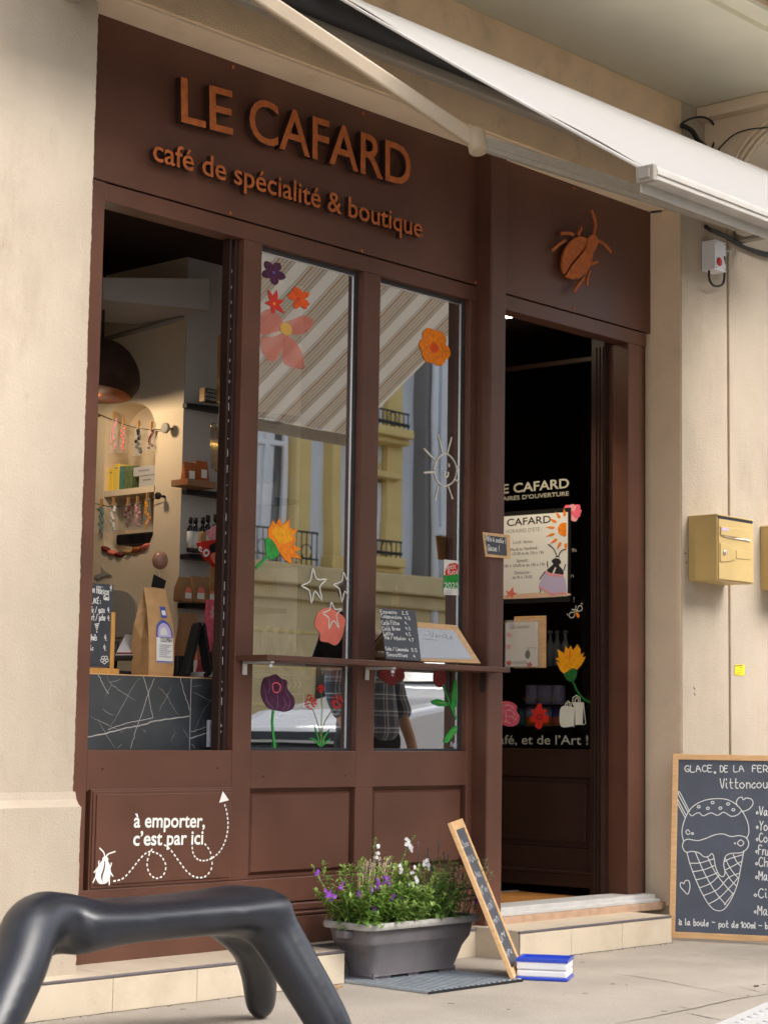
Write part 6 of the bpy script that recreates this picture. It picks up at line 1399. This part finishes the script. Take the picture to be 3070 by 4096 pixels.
cs_([(1195,600),(1188,570),(1205,540),(1230,535),(1240,553),(1262,540),(1300,550),(1312,580),(1290,615),(1255,635),(1222,638)])
cs_([(798,860),(830,845),(900,855),(960,840),(1030,812),(1090,806),(1150,825),(1210,818),(1262,835),(1280,880),(1262,920),(1220,945),(1150,950),(1110,970),(1095,1030),(1105,1090),(1090,1122),(1060,1105),(1035,1050),(1020,970),(1005,952),(985,970),(950,975),(910,945),(860,935),(815,940),(790,900),(798,860)], False, 5)
cs_([(845,792),(830,775),(815,790),(830,810),(848,800)]); cs_([(865,795),(872,805),(862,810),(858,800)],True,3); cs_([(1198,870),(1220,850),(1244,872),(1222,895),(1200,882)], True); cs_([(1175,870),(1182,876),(1176,881)],True,2)
cs_([(822,940),(850,1040),(900,1170),(960,1290),(1010,1355),(1055,1374),(1100,1360),(1150,1290),(1195,1180),(1220,1060),(1244,930)])
for q in ([(885,940),(950,1090),(1030,1230),(1110,1330)],[(975,975),(1030,1085),(1100,1180),(1165,1250)],[(1105,985),(1150,1070),(1200,1130)],[(1165,958),(1190,1010),(1220,1045)],[(1110,1085),(1150,1150),(1190,1190)]): cs_(q)
for q in ([(848,1022),(920,1020),(1020,990)],[(868,1085),(950,1070),(1025,1040)],[(892,1145),(970,1125),(1048,1092)],[(915,1205),(1000,1170),(1062,1110)],[(945,1262),(1050,1215),(1130,1130),(1215,1095)],[(980,1325),(1060,1280),(1150,1190),(1200,1130)],[(1100,1075),(1160,1045),(1225,1010)],[(1100,1010),(1150,985),(1235,960)],[(1100,1330),(1165,1245)]): cs_(q)
cs_([(800,1175),(778,1165),(775,1195),(800,1225),(830,1250),(845,1200),(838,1155),(815,1150),(800,1170)])
b.build('cone_drawing', 'chalk', ib)
# mailboxes
def mailbox(pback, dpt, w, label, pz0, pz1, slot=True):
    x0 = P(pback, YS).x; z1 = P(pz1, YS).z; z0 = P(pz0, YS).z; yf = YS-dpt
    o = thing('mailbox', label, 'mailbox', (x0+w/2,YS,z0), 'mailboxes on the wall')
    b = MB(); b.box(x0,yf,z0,x0+w,YS-.001,z1); b.build('box_body', 'mailbox', o, bevel=.003)
    b = MB(); b.box(x0-.003,yf-.006,z1-.001,x0+w+.003,YS-.002,z1+.006); b.build('top_plate', 'mailbox', o, bevel=.002)
    b = MB(); b.box(x0+.007,yf-.007,z0+.006,x0+w-.007,yf-.001,z1-.016); b.build('mailbox_door', 'mailbox', o, bevel=.002)
    b = MB(); b.box(x0+.007,yf-.003,z1-.0155,x0+w-.007,yf-.001,z1-.002); b.build('gap', 'black', o)
    return o, x0, yf, z0, z1
xb = P((2749,2069),YS).x; tfr = xb/ (ray((2865,2200)).x/ray((2865,2200)).y); dpt = 5.5+YS-tfr
wfr = P((3009,2200),YS-dpt).x-xb
mo, x0, yf, z0, z1 = mailbox((2749,2069), dpt, wfr, 'yellow ochre mailbox with letters in its slot on the right wall', (2750,2325), (2749,2069))
fpn = wallplane(yf-.0075)
b = MB(); b.prism([fpn.pt(fpn.uv(J_(*p)),0) for p in ((696,380),(914,408),(914,480),(696,440))], (0,-.006,0)); b.build('slot_flap', 'mailbox', mo, bevel=.002)
b = MB(); q = crom([Vector((*fpn.uv(J_(*p)),0)) for p in ((698,440),(740,458),(800,470),(860,478),(915,490))],3); q2 = crom([Vector((*fpn.uv(J_(*p)),0)) for p in ((915,462),(870,455),(830,462),(780,470),(735,455),(698,438))],3)
b.prism([fpn.pt((a.x,a.y),.007) for a in q]+[fpn.pt((a.x,a.y),.002) for a in q2], (0,.0035,0)); b.build('letter', 'paper', mo)
b = MB(); b.prism([fpn.pt(fpn.uv(J_(*p)),.0065) for p in ((700,388),(750,392),(752,413),(700,408))], (0,-.0006,0)); b.build('blue_sticker', 'lilac', mo)
b = MB(); b.prism([fpn.pt(fpn.uv(J_(*p)),0) for p in ((694,500),(740,508),(802,550),(802,625),(760,640),(694,640))], (0,-.005,0)); b.build('lock_plate', 'mailbox', mo, bevel=.003)
b = MB(); b.lathe([(.013,0),(.013,.007),(.009,.009)], fpn.pt(fpn.uv(J_(722,572)),.003), 16, (0,-1,0)); b.build('lock', 'alu', mo); b = MB(); c = fpn.pt(fpn.uv(J_(722,572)),.0125); b.box(c.x-.0012,c.y-.001,c.z-.006,c.x+.0012,c.y+.001,c.z+.006); b.build('keyhole', 'black', mo)
b = MB(); b.prism([fpn.pt(fpn.uv(J_(*p)),0) for p in ((812,553),(916,566),(916,627),(814,615))], (0,-.003,0)); b.build('name_plate', 'mailbox', mo, bevel=.0015)
mailbox((3038,2110), dpt, wfr, 'second ochre mailbox cut off by the right edge, beside the one with letters', (3040,2360), (3038,2110))
# yellow notice, button box
f2 = wallplane(YS-.0015)
b = MB(); b.poly(f2, [J_(*p) for p in ((806,1397),(877,1400),(874,1480),(803,1476))], 0, .001); o = b.build('yellow_notice', 'label_yellow'); tag(o, 'small square yellow notice stuck low on the right wall', 'notice')
b = MB(); b.stroke(f2, [J_(808,1408),J_(860,1405)], .004, .0015); b.stroke(f2, [J_(842,1420),J_(858,1420)], .003, .0015); b.stroke(f2, [J_(825,1440),J_(855,1440),J_(855,1458),J_(825,1458)], .0018, .0015, closed=True); b.stroke(f2, [J_(812,1468),J_(840,1468)], .002, .0015); b.build('small_print', 'ink', o)
xq = P(Q_(558,600),YS).x; tfr = xq/(ray(Q_(658,600)).x/ray(Q_(658,600)).y); dq = 5.5+YS-tfr; yq = YS-dq; xq1 = P(Q_(740,600),yq).x; zq1 = P(Q_(558,490),YS).z; zq0 = P(Q_(560,710),YS).z
o = thing('switch_box', 'cream switch box with a red button high on the right wall', 'switch box', (xq,YS,zq0)); b = MB(); b.box(xq,yq+.012,zq0,xq1,YS-.001,zq1); b.build('box_body', 'white_plastic', o, bevel=.004); b = MB(); b.box(xq,yq,zq0,xq1,yq+.0115,zq1); b.build('lid', 'white_plastic', o, bevel=.004)
b = MB(); c = P(Q_(690,640),yq-.001); b.lathe([(.022,0),(.022,.004),(.016,.006)], c, 18, (0,-1,0)); b.build('red_button', 'red', o)
for s_ in ((.012,.012),(-.012,.012),(.012,-.012),(-.012,-.012)):
    b = MB(); b.lathe([(.004,0),(.003,.002)], ((xq if s_[0]>0 else xq1)+s_[0], yq, (zq0 if s_[1]>0 else zq1)+s_[1]), 8, (0,-1,0)); b.build('screw', 'ink_grey', o)
b = MB(); b.tube(crom([P(Q_(615,705),yq+.03),P(Q_(618,770),yq+.03),P(Q_(645,812),yq+.03),P(Q_(690,818),yq+.03),P(Q_(722,790),yq+.025),P(Q_(730,700),yq+.01),P(Q_(727,600),yq+.0)],5), .006, 8); b.build('cable_loop', 'black', o)
b = MB(); b.tube([P(Q_(735,560),YS-.03)+Vector((0,0,0)),P(Q_(778,560),YS-.03)],.008,8); c = P(Q_(778,585),YS-.04); b.tube([c+Vector((.013*math.cos(k*.7),0,.013*math.sin(k*.7))) for k in range(10)], .003, 6); b.build('hook', 'bottle_glass', o)
# small dowel marks on the wall
for k, p in enumerate(((440,578),(445,646))):
    b = MB(); b.lathe([(.006,0),(.003,.003)], P(J_(*p),YS-.0005), 8, (0,-1,0)); b.build('dowel_plug', 'crack', B)
for k, p in enumerate(((508,1568),(512,1612))):
    b = MB(); b.lathe([(.010,0),(.004,.001)], P(J_(*p),YS-.0005), 10, (0,-1,0)); b.build('dowel_plug', 'niche', B)

# ------------------------------------------------------------------ bench
bn = D.meshes.new('bench')
S = MB()
ax0 = Vector((3.57,-.985,0)); ax1 = Vector((4.39,-.985,0))
def seat_sec(t):
    x = ax0.x+(ax1.x-ax0.x)*t; e = abs(2*t-1); top = GZ+.460+.012*e**2.4; th = .132+.040*e**3; hw = .20-.02*(1-e); c = -.985; q = []
    for k in range(20):
        a = 2*math.pi*k/20; ca, sa = math.cos(a), math.sin(a)
        yy = hw*math.copysign(abs(ca)**.66, ca); zz = (th/2)*math.copysign(abs(sa)**.66, sa)
        if zz > 0: zz -= .014*(1-(yy/hw)**2)*(1-e**3)
        q.append(Vector((x, c+yy, top-th/2+zz)))
    return q
S.loft([seat_sec(k/24) for k in range(25)])
def leg(pts, rs): p = crom([Vector(q) for q in pts], 7); n = len(p); r = [(rs[0]+(rs[1]-rs[0])*i/(n-1))*(.62+.38*min(1,i/(n*.30))) for i in range(n)]; S.tube(p, r, 20); S.ball(p[-1], rs[1], 16, 10); S.ball(p[0], r[0], 16, 10)
T0 = GZ+.392
def lg(pp): return [tuple(P(q, y)) for q, y in pp]
leg([(4.22,-1.02,T0-.005)]+lg([((1060,3690),-1.09),((1190,3880),-1.17),((1318,4100),-1.25)])+[tuple(P((1345,4150),-1.27))], (.094,.066))
leg([(4.22,-.93,T0-.005)]+lg([((975,3735),-.90),((1030,3865),-.83)])+[tuple(P((1043,4020),-.755))], (.088,.058))
leg([(3.74,-1.04,T0-.005)]+lg([((160,3680),-1.09),((70,3880),-1.17),((-20,4096),-1.23)])+[tuple(P((-40,4160),-1.25))], (.098,.070))
leg([(3.74,-.92,T0-.005),(3.58,-.90,T0-.045),(3.50,-.85,T0-.16),(3.43,-.78,GZ+.06)], (.085,.055))
S.ball((4.30,-.985,T0-.004),(.14,.17,.080)); S.ball((3.66,-.985,T0-.004),(.15,.17,.080))
bo = S.build('bench', 'bench_black', None, smooth=True); tag(bo, 'black moulded plastic bench with splayed legs in the foreground', 'bench')
rm = bo.modifiers.new('remesh', 'REMESH'); rm.mode = 'VOXEL'; rm.voxel_size = .012; rm.use_smooth_shade = True
sm = bo.modifiers.new('smooth', 'SMOOTH'); sm.factor = .5; sm.iterations = 70
# ================================================================== ACROSS THE STREET (seen mirrored in the panes)
OY = -14.0
OB = thing('opposite_building', 'ochre and pale plaster building with iron balconies across the street, mirrored in the panes', 'building', (18,OY,0))
def mx(px): return MI((px,1500),OY).x
def mz(py, px=1450): return MI((px,py),OY).z
xA, xB_, xC, xD = mx(1040), mx(1230), mx(1292), mx(1400)
b = MB(); b.box(2,OY-.6,-.1,46,OY-.3,10.6); b.build('facade', 'plaster_pale', OB)
zb1 = mz(2360); 
b = MB(); b.box(2,OY-.3,-.1,46,OY,zb1)
base = b.build('stone_base', 'stone_base', OB)
b = MB(); b.box(2,OY-.05,zb1-.02,46,OY+.28,zb1+.28); b.box(2,OY-.02,zb1-.22,46,OY+.12,zb1-.02); b.build('cornice', 'stone_base', OB, bevel=.03)
for k in range(5):
    b = MB(); z = .3+k*.52; b.box(2,OY-.001,z,46,OY+.012,z+.03); b.build('joint', 'iron' if False else 'plaster_yellow', OB)
def opening(xa, xb, z0, z1, curt):
    b = MB(); b.box(xa,OY-.31,z0,xb,OY-.27,z1); w_ = b.build('window', 'pane_dark', OB); xm = (xa+xb)/2
    b = MB()
    for x in (xa, xm-.05, xb-.09): b.box(x,OY-.275,z0,x+.09,OY-.22,z1)
    b.box(xa,OY-.276,z1-.12,xb,OY-.221,z1); b.box(xa,OY-.276,z0+(z1-z0)*.68,xb,OY-.221,z0+(z1-z0)*.68+.07); b.build('window_frame', 'plaster_white', w_)
    b = MB()
    for k in range(7): x = xa+.1+(xb-xa-.2)*curt*k/7; b.box(x,OY-.268,z0+.05,x+(xb-xa)*curt/9,OY-.260,z1-.12)
    b.build('curtain', 'plaster_white', w_)
def balcony(xa, xb, zr0, zr1, zs0):
    b = MB(); b.box(xa-.1,OY-.3,zs0,xb+.1,OY+.22,zr0); b.box(xa-.15,OY-.3,zs0-.09,xb+.15,OY+.10,zs0); b.build('balcony', 'plaster_yellow', OB, bevel=.02)
    b = MB(); n = max(2,int((xb-xa)/.10))
    for k in range(n+1): x = xa+(xb-xa)*k/n; b.tube([(x,OY+.18,zr0),(x,OY+.18,zr1)], .009, 5)
    for z in (zr1, zr0+.06, (zr0*2+zr1)/3): b.box(xa-.02,OY+.165,z-.02,xb+.02,OY+.195,z+.005)
    for k in range(max(1,n//4)): x = xa+(xb-xa)*(k+.5)/max(1,n//4); b.tube([(x+.11*math.cos(t*.785),OY+.18,(zr0+zr1)/2+.11*math.sin(t*.785)) for t in range(9)], .008, 5)
    b.build('railing', 'iron', OB)
def pilaster(pa, pb, m_='plaster_yellow'):
    b = MB(); b.box(mx(pa),OY-.35,zb1+.28,mx(pb),OY-.10,10.5); b.box(mx(pa)-.04,OY-.35,zb1+.28,mx(pb)+.04,OY-.07,zb1+.5); b.build('pilaster', m_, OB, bevel=.015)
ze = lambda py, px: mz(py, px)
# storey heights read from the mirror image
for (pa, pb) in ((1228,1290),(1380,1412),(1590,1652),(985,1040)): pilaster(pa, pb)
b = MB(); b.box(mx(1480),OY-.33,zb1+.3,mx(1512),OY-.12,10.5); b.build('pilaster', 'plaster_yellow', OB)
za_, zb_2 = ze(2275,1150), ze(2120,1150)
opening(mx(1052), mx(1215), za_+.05, za_+2.6, .75); balcony(mx(1010), mx(1262), za_, zb_2, za_-.16)
opening(mx(1052), mx(1215), za_+3.5, za_+5.6, .5); balcony(mx(1010), mx(1262), za_+3.4, za_+4.1, za_+3.24)
zc_, zd_ = ze(1715,1560), ze(1652,1560)
opening(mx(1514), mx(1588), zc_+.05, zc_+2.3, .7); balcony(mx(1490), mx(1618), zc_, zd_+.02, zc_-.14)
b = MB(); b.box(mx(1518),OY-.30,ze(1880,1560),mx(1588),OY-.22,ze(1765,1560)); b.build('relief_panel', 'plaster_white', OB)
rnd = random.Random(9); b = MB()
for k in range(26): b.ball((mx(1518)+rnd.uniform(.1,.9)*(mx(1588)-mx(1518)), OY-.215, ze(1880,1560)+rnd.uniform(.15,.85)*(ze(1765,1560)-ze(1880,1560))), (.05,.02,.05), 8, 5)
b.build('relief_flowers', 'plaster_yellow', OB)
b = MB(); b.box(mx(1490),OY-.3,ze(1910,1560),mx(1630),OY+.02,ze(1885,1560)); b.build('ledge', 'plaster_yellow', OB, bevel=.02)
ze2, zf2 = ze(2228,1550), ze(2165,1550)
opening(mx(1514), mx(1588), ze2+.05, ze(1925,1560), .6); balcony(mx(1485), mx(1592), ze2, zf2, ze2-.14)
a = mx(1732); b = MB(); b.box(a,OY-.3,-.1,mx(1760),OY-.05,10.5); b.build('grey_strip', 'ink_grey', OB)  # flat grey upright strip beside the downpipe
b = MB(); b.tube([(mx(1755),OY+.02,-.1),(mx(1755),OY+.02,10.5)], .06, 10); b.build('downpipe', 'plaster_pale', OB)
b = MB(); b.box(mx(1765),OY-.35,zb1+.3,mx(1765)+9,OY-.12,10.5); b.build('white_wing', 'plaster_white', OB)
b = MB(); b.box(mx(1800),OY-.12,zb1+.3,mx(1812),OY-.06,10.5); b.box(mx(1765)-.05,OY-.12,ze(2140,1800),mx(1765)+2.5,OY-.0,ze(2110,1800)); b.build('string_course', 'plaster_white', OB)
for k in range(7):
    xq = mx(985)-2.3-k*2.6; opening(xq, xq+1.1, za_+.05, za_+2.6, .6); balcony(xq-.2, xq+1.3, za_, zb_2, za_-.16)
    xq = mx(1765)+1.2+k*2.6; opening(xq, xq+1.1, zb1+.6, zb1+2.9, .6)
b = MB(); b.box(mx(1522),OY-.001,ze(2420,1540),mx(1545),OY+.03,ze(2385,1540)); b.build('wall_plaque', 'pane_dark', OB)
b = MB(); b.box(mx(1300),OY-.02,.2,mx(1340),OY+.03,2.0); b.build('shop_window', 'pane_dark', OB)
# street tree crown peeping into the mirror, top right
tr_ = thing('street_tree', 'green street tree in front of the building across the street', 'tree', (26,-9.5,0)); b = MB(); b.tube(crom([Vector((26,-9.5,0)),Vector((26.05,-9.5,2.5)),Vector((25.9,-9.4,5))],5), [.16-.008*i for i in range(11)], 10); b.build('trunk', 'kraft_dark', tr_)
b = MB(); rnd = random.Random(4)
for k in range(2600):
    d = Vector((rnd.gauss(0,1),rnd.gauss(0,1),rnd.gauss(0,1))).normalized()*rnd.uniform(.35,1); c = Vector((25.9,-9.4,6.4))+Vector((d.x*2.0,d.y*2.0,d.z*1.9))*(.75+.25*noise.noise(d*2.3)); leafblade(b, c, Vector((rnd.uniform(-1,1),rnd.uniform(-1,1),rnd.uniform(-.6,.4))), .2, .12)
b.build('crown', 'leaf', tr_)
# white car passing behind the photographer
CYc = -5.6
def ccar(px): return MI((px,2900),CYc+.9).x
cx0 = MI((1500,2900),CYc+.9).x
cr_ = thing('white_car', 'white car on the street mirrored in the lower panes', 'car', (cx0+2.1,CYc,0))
z_ = -.1
side = [(x, z*1.22) for x, z in [(0,.42),(.02,.70),(.12,.92),(.5,1.04),(1.25,1.14),(1.45,1.20),(2.15,1.62),(2.7,1.70),(3.6,1.66),(4.15,1.30),(4.28,1.05),(4.30,.50),(4.2,.36),(.15,.34)]]
def lerp_side(s): return s
secs = []
for k, (yo_, sc_, zs__) in enumerate(((-.90,.955,.93),(-.86,.99,.985),(-.70,1,1),(0,1.0,1.012),(.70,1,1),(.86,.99,.985),(.90,.955,.93))):
    secs.append([Vector((cx0+2.15+(x-2.15)*sc_+ (0.08*(abs(yo_)/.9)**3 if x < .3 else 0), CYc+yo_*(1 if z < 1.44 else .80), z_+ (z if z < .6 else .6+(z-.6)*zs__))) for x, z in side])
b = MB(); b.loft(secs); body = b.build('car_body', 'carpaint', cr_, smooth=False, bevel=.03)
def cwin(name, pts, m_='car_dark', th=.01):
    b = MB(); b.prism([Vector(p) for p in pts], th if isinstance(th, tuple) else (0,th,0)); return b.build(name, m_, cr_)
X0 = cx0
for s_ in (1,-1):
    y1 = CYc+s_*.905; y2 = CYc+s_*.735
    cwin('side_window', [(X0+1.62,y1-s_*.015,z_+1.464),(X0+3.85,y1-s_*.015,z_+1.464),(X0+3.45,y2,z_+1.928),(X0+2.25,y2,z_+1.903)], th=(0,s_*.012,0))
cwin('windscreen', [(X0+1.50,CYc-.74,z_+1.507),(X0+1.50,CYc+.74,z_+1.507),(X0+2.12,CYc+.66,z_+1.952),(X0+2.12,CYc-.66,z_+1.952)], th=(-.02,0,.025))
cwin('grille', [(X0-.02,CYc-.62,z_+.93),(X0-.02,CYc+.62,z_+.93),(X0+.06,CYc+.62,z_+1.09),(X0+.06,CYc-.62,z_+1.09)], th=(-.03,0,0)); cwin('lower_grille', [(X0-.01,CYc-.7,z_+.50),(X0-.01,CYc+.7,z_+.50),(X0-.01,CYc+.7,z_+.70),(X0-.01,CYc-.7,z_+.70)], th=(-.025,0,0))
b = MB(); b.box(X0-.05,CYc-.60,z_+1.00,X0-.02,CYc+.60,z_+1.02); b.build('grille_bar', 'alu', cr_)
for s_ in (1,-1):
    b = MB(); b.ball((X0+.13,CYc+s_*.74,z_+1.03), (.15,.15,.085)); b.build('headlight', 'alu', cr_)
    for xw in (.80,3.45):
        b = MB(); b.lathe([(.20,-.09),(.30,-.1),(.325,-.07),(.325,.07),(.30,.1),(.20,.09)], (X0+xw,CYc+s_*.80,z_+.33), 24, (0,1,0)); wh = b.build('wheel', 'tyre', cr_); b = MB(); b.lathe([(.20,-.095),(.20,.095),(.05,.10)], (X0+xw,CYc+s_*.80,z_+.33), 20, (0,1,0)); b.build('rim', 'alu', wh)
    b = MB(); b.ball((X0+1.68,CYc+s_*1.0,z_+1.464), (.07,.11,.07)); b.build('wing_mirror', 'carpaint', cr_)
# person in a plaid shirt standing on the pavement by the door, beyond the right edge of the picture
px_, py_ = 7.97, -1.75
pe = thing('person', 'person in a blue and white plaid shirt and dark trousers mirrored in the right pane', 'person', (px_,py_,GZ))
def skinned(name, chains, m_, par, sub=2):
    me = D.meshes.new(name); vs = []; ed = []; rad = []; idx = {}
    bs = wloc(par)
    for ch in chains:
        prev = None
        for (p, r) in ch:
            k = tuple(round(c,4) for c in p)
            if k not in idx: idx[k] = len(vs); vs.append(Vector(p)-bs); rad.append(r)
            i = idx[k]
            if prev is not None and prev != i: ed.append((prev,i))
            prev = i
    me.from_pydata(vs, ed, []); me.update(); o = D.objects.new(name, me); COL.objects.link(o); o.parent = par
    md = o.modifiers.new('skin','SKIN'); md.use_smooth_shade = True
    for i, r in enumerate(rad): me.skin_vertices[0].data[i].radius = (r, r) if not isinstance(r, tuple) else r
    me.skin_vertices[0].data[0].use_root = True
    sb_ = o.modifiers.new('sub','SUBSURF'); sb_.levels = sub; sb_.render_levels = sub
    me.materials.append(M[m_]); return o
def W3(x, y, z): return (px_+x, py_+y, GZ+z)
ln = -.16
hip = (W3(0,0,.96), .11)
spine = [hip, (W3(0,0,1.10),.12), (W3(ln*.2,0,1.28),.145), (W3(ln*.4,.02,1.42),.12), (W3(ln*.7,.05,1.50),.055), (W3(ln*.9,.07,1.55),.06), (W3(ln*1.1,.095,1.61),.085), (W3(ln*1.2,.09,1.70),.08)]
def armc(s): return [(W3(ln*.4,.02,1.42),.12), (W3(ln*.4+.19*s,0.01,1.40),.055), (W3(.25*s,-.02,1.14),.042), (W3(.24*s,.10,.92),.032), (W3(.235*s,.13,.84),.030)]
def legc(s): return [hip, (W3(.10*s,0,.88),.085), (W3(.11*s,.01,.50),.055), (W3(.11*s,-.01,.10),.038), (W3(.12*s,.12,.03),.035)]
body_ = skinned('body', [spine, armc(1), armc(-1), legc(1), legc(-1)], 'skin', pe)
for s in (1,-1):
    for k in range(5):
        a = W3(.235*s+(.02-.011*k if k < 4 else .02)*s*.8, .13+.004*k, .80); tip = W3(.235*s+(.02-.011*k)*s*.8, .15+.004*k, .73+.008*abs(k-1.5)) if k < 4 else W3(.21*s, .165, .77)
        b = MB(); b.tube([Vector(W3(.235*s,.13,.83)), Vector(a), (Vector(a)+Vector(tip))/2+Vector((0,.004,0)), Vector(tip)], [.012,.009,.0085,.007], 8); b.build('finger', 'skin', pe)
sh_ = skinned('shirt', [[(W3(0,0,.87),.195),(W3(0,0,1.0),.185),(W3(0,0,1.12),.165),(W3(ln*.2,0,1.28),.165),(W3(ln*.4,.02,1.42),.135),(W3(ln*.55,.03,1.46),.08)], [(W3(ln*.4,.02,1.42),.135),(W3(ln*.4+.19,.01,1.40),.075),(W3(.25,-.02,1.16),.062),(W3(.245,.06,1.02),.055)], [(W3(ln*.4,.02,1.42),.135),(W3(ln*.4-.19,.01,1.40),.075),(W3(-.25,-.02,1.16),.062),(W3(-.245,.06,1.02),.055)]], 'plaid', pe)
skinned('trousers', [[(W3(0,0,1.04),.165),(W3(0,0,.95),.175),(W3(.10,0,.84),.125),(W3(.11,.01,.50),.085),(W3(.11,-.01,.10),.07)],[(W3(0,0,.95),.175),(W3(-.10,0,.84),.125),(W3(-.11,.01,.50),.085),(W3(-.11,-.01,.10),.07)]], 'trousers', pe)
for s in (1,-1):
    b = MB(); b.ball(W3(.12*s,.07,.045), (.05,.14,.045)); b.build('shoe', 'shoe', pe)
b = MB(); b.ball(W3(ln*1.2,.07,1.725), (.095,.105,.085)); b.build('hair', 'hair', pe)
b = MB(); b.ball(W3(ln*1.13,.185,1.63), (.014,.02,.022)); b.build('nose', 'skin', pe)
for s in (1,-1):
    b = MB(); b.ball(W3(ln*1.15+.032*s,.172,1.655), (.012,.008,.007)); b.build('eye', 'paper', pe); b = MB(); b.ball(W3(ln*1.13+.085*s,.09,1.64), (.012,.025,.032)); b.build('ear', 'skin', pe)
b = MB(); b.ball(W3(ln*1.1,.172,1.588), (.026,.01,.006)); b.build('mouth', 'coral', pe)
